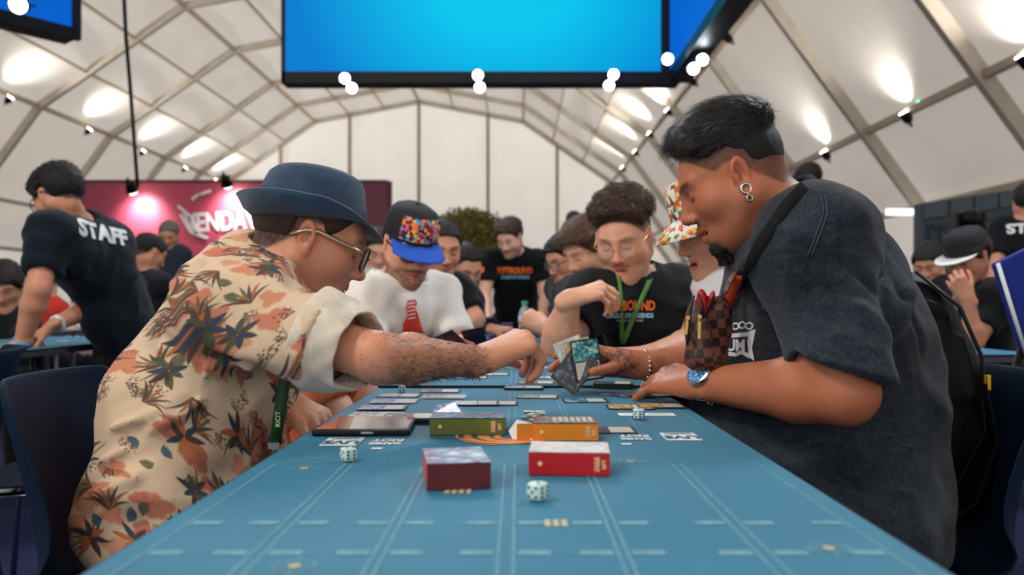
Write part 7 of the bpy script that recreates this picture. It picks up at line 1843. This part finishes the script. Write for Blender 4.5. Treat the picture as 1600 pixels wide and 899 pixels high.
smallbox(900, 560, 0.07, 0.06, 0.045, mat('white_box_card', rgb(226, 226, 224), 0.5), 'white card box on the second table by the elbow of the curly man'); smallbox(812, 545, 0.16, 0.05, 0.012, M_RED, 'flat red box on the far table behind the hand', top=ART['red'])
c = TP(820, 528); bt = empty('water_bottle', tuple(c)); tag(bt, 'clear water bottle with a green cap on the far table', 'bottle')
MB().lathe(c, [(0.026, 0.001), (0.033, 0.006), (0.033, 0.05), (0.030, 0.06), (0.033, 0.07), (0.033, 0.12), (0.026, 0.145), (0.013, 0.165), (0.013, 0.175)], 20).build('bottle_body', mat('clear_plastic', (0.75, 0.86, 0.90), 0.08, alpha=0.45, spec=0.8), bt, smooth=True)
MB().lathe(c, [(0.0165, 0.172), (0.0165, 0.19), (0.015, 0.192)], 16).build('bottle_cap', mat('green_cap', rgb(70, 190, 120), 0.4), bt); MB().lathe(c, [(0.0336, 0.075), (0.0336, 0.112)], 20).build('bottle_label', mat('pale_bottle_label', rgb(190, 214, 226), 0.5), bt, smooth=True)
TZ -= 0.006
# ------------------------------------------------------------------ side tables
TL = table('play_table', -2.65, -1.98, 2.55, 4.45, 'long table at the left under the hands of the staff member', group=None)
TR = table('play_table', 1.38, 1.96, 2.95, 4.4, 'long table at the right where the man in the cap sits', group=None)
TF = table('play_table', -4.4, -2.95, 5.0, 5.6, 'table at the back left before the pink banner', group=None)
r_ = random.Random(2)
for k, (x, y, art) in enumerate(((-2.10, 2.95, 'pale'), (-2.15, 3.10, 'purple'), (-2.25, 3.3, 'blue'), (-2.12, 3.45, 'grey'), (-2.3, 3.6, 'red'), (-2.2, 3.85, 'pale'))):
    card(V(x, y, 0.7525), rotz(r_.uniform(-.4, .4)), art, '%s card on the left table under the staff member, %s from the near end' % (art, ['first', 'second', 'third', 'fourth', 'fifth', 'sixth'][k]))
TR2 = table('play_table', 3.0, 4.6, 5.75, 6.35, 'table beyond the right edge before the grey scenic wall')
# blue canvas chair back at the right edge
bc = empty('canvas_chair', (1.7, 2.45, 0)); tag(bc, 'royal blue canvas chair with white piping at the right edge', 'chair'); M_RB = mat('royal_blue_canvas', rgb(10, 38, 130), 0.8, bump=0.3, bscale=400); yq = 2.45
a, b, c, d = P(1556, 412, yq), P(1640, 372, yq), P(1690, 560, yq), P(1602, 560, yq)
MB().prism([(p[0], p[2]) for p in (a, b, c, d)], yq, yq+0.03, lambda x, z, y: (x, y, z)).build('back_rest', M_RB, bc, bevel=0.006)
MB().tube([a+V(0, -0.01, 0), d+V(0, -0.01, 0)], 0.006, 8).build('piping', M_LINEW, bc, smooth=True)
MB().box((c[0]/2+d[0]/2, yq+0.22, 0.46), (0.44, 0.44, 0.05)).build('seat', M_RB, bc, bevel=0.01)
for sx in (-0.2, 0.2):
    for sy in (0.02, 0.42): MB().tube([(c[0]/2+d[0]/2+sx, yq+sy, 0.0), (c[0]/2+d[0]/2+sx, yq+sy, 0.45)], 0.012, 8).build('leg', M_BLACK, bc, smooth=True)
for sx, p in ((-0.2, d), (0.2, c)): MB().tube([(c[0]/2+d[0]/2+sx, yq+0.02, 0.45), p+V(0, 0.015, 0.03)], 0.012, 8).build('back_post', M_BLACK, bc, smooth=True)
# bush in the distance ---------------------------------------------------
yb = 12.0; ct = P(733, 376, yb); bush = empty('bushy_tree', (ct[0], yb, 0)); tag(bush, 'round olive green bushy tree standing behind the players before the back wall', 'tree')
r_ = np.random.RandomState(9); g = MB()
v, f = sculpt([ell(ct, (0.46, 0.42, 0.42), k=0.1), ell(ct+V(0.22, 0, -0.25), (0.34, 0.36, 0.42), k=0.1), ell(ct+V(-0.2, 0, -0.3), (0.34, 0.36, 0.42), k=0.1)], 0.04, disp=lambda x, y, z: 0.07*vnoise(x*6, y*6, z*6)); nn = vnormals(v, f)
idx = r_.randint(0, len(v), 5200)
for i in idx:
    p = v[i]+nn[i]*r_.uniform(-0.05, 0.06)+r_.normal(0, 0.02, 3); d = nrm(nn[i]+r_.normal(0, 0.6, 3)); s = nrm(np.cross(d, r_.normal(0, 1, 3))); L = r_.uniform(0.05, 0.09)
    g.add([p, p+d*L*0.5+s*L*0.22, p+d*L, p+d*L*0.5-s*L*0.22], [(0, 1, 2, 3)])
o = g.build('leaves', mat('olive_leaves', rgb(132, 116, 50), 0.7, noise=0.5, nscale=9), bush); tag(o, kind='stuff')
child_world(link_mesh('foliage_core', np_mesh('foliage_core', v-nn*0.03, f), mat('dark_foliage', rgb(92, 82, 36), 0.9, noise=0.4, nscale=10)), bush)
MB().tube([(ct[0], yb, 0.3), (ct[0]+0.02, yb, 1.0), (ct[0], yb, ct[2]-0.2)], [0.06, 0.045, 0.04], 10).build('trunk', mat('bark', rgb(84, 66, 50), 0.9), bush, smooth=True)
MB().lathe((ct[0], yb, 0), [(0.18, 0), (0.24, 0.38), (0.26, 0.40), (0.24, 0.42), (0.2, 0.36)], 20).build('pot', mat('dark_pot', rgb(50, 50, 54), 0.6), bush, smooth=True)
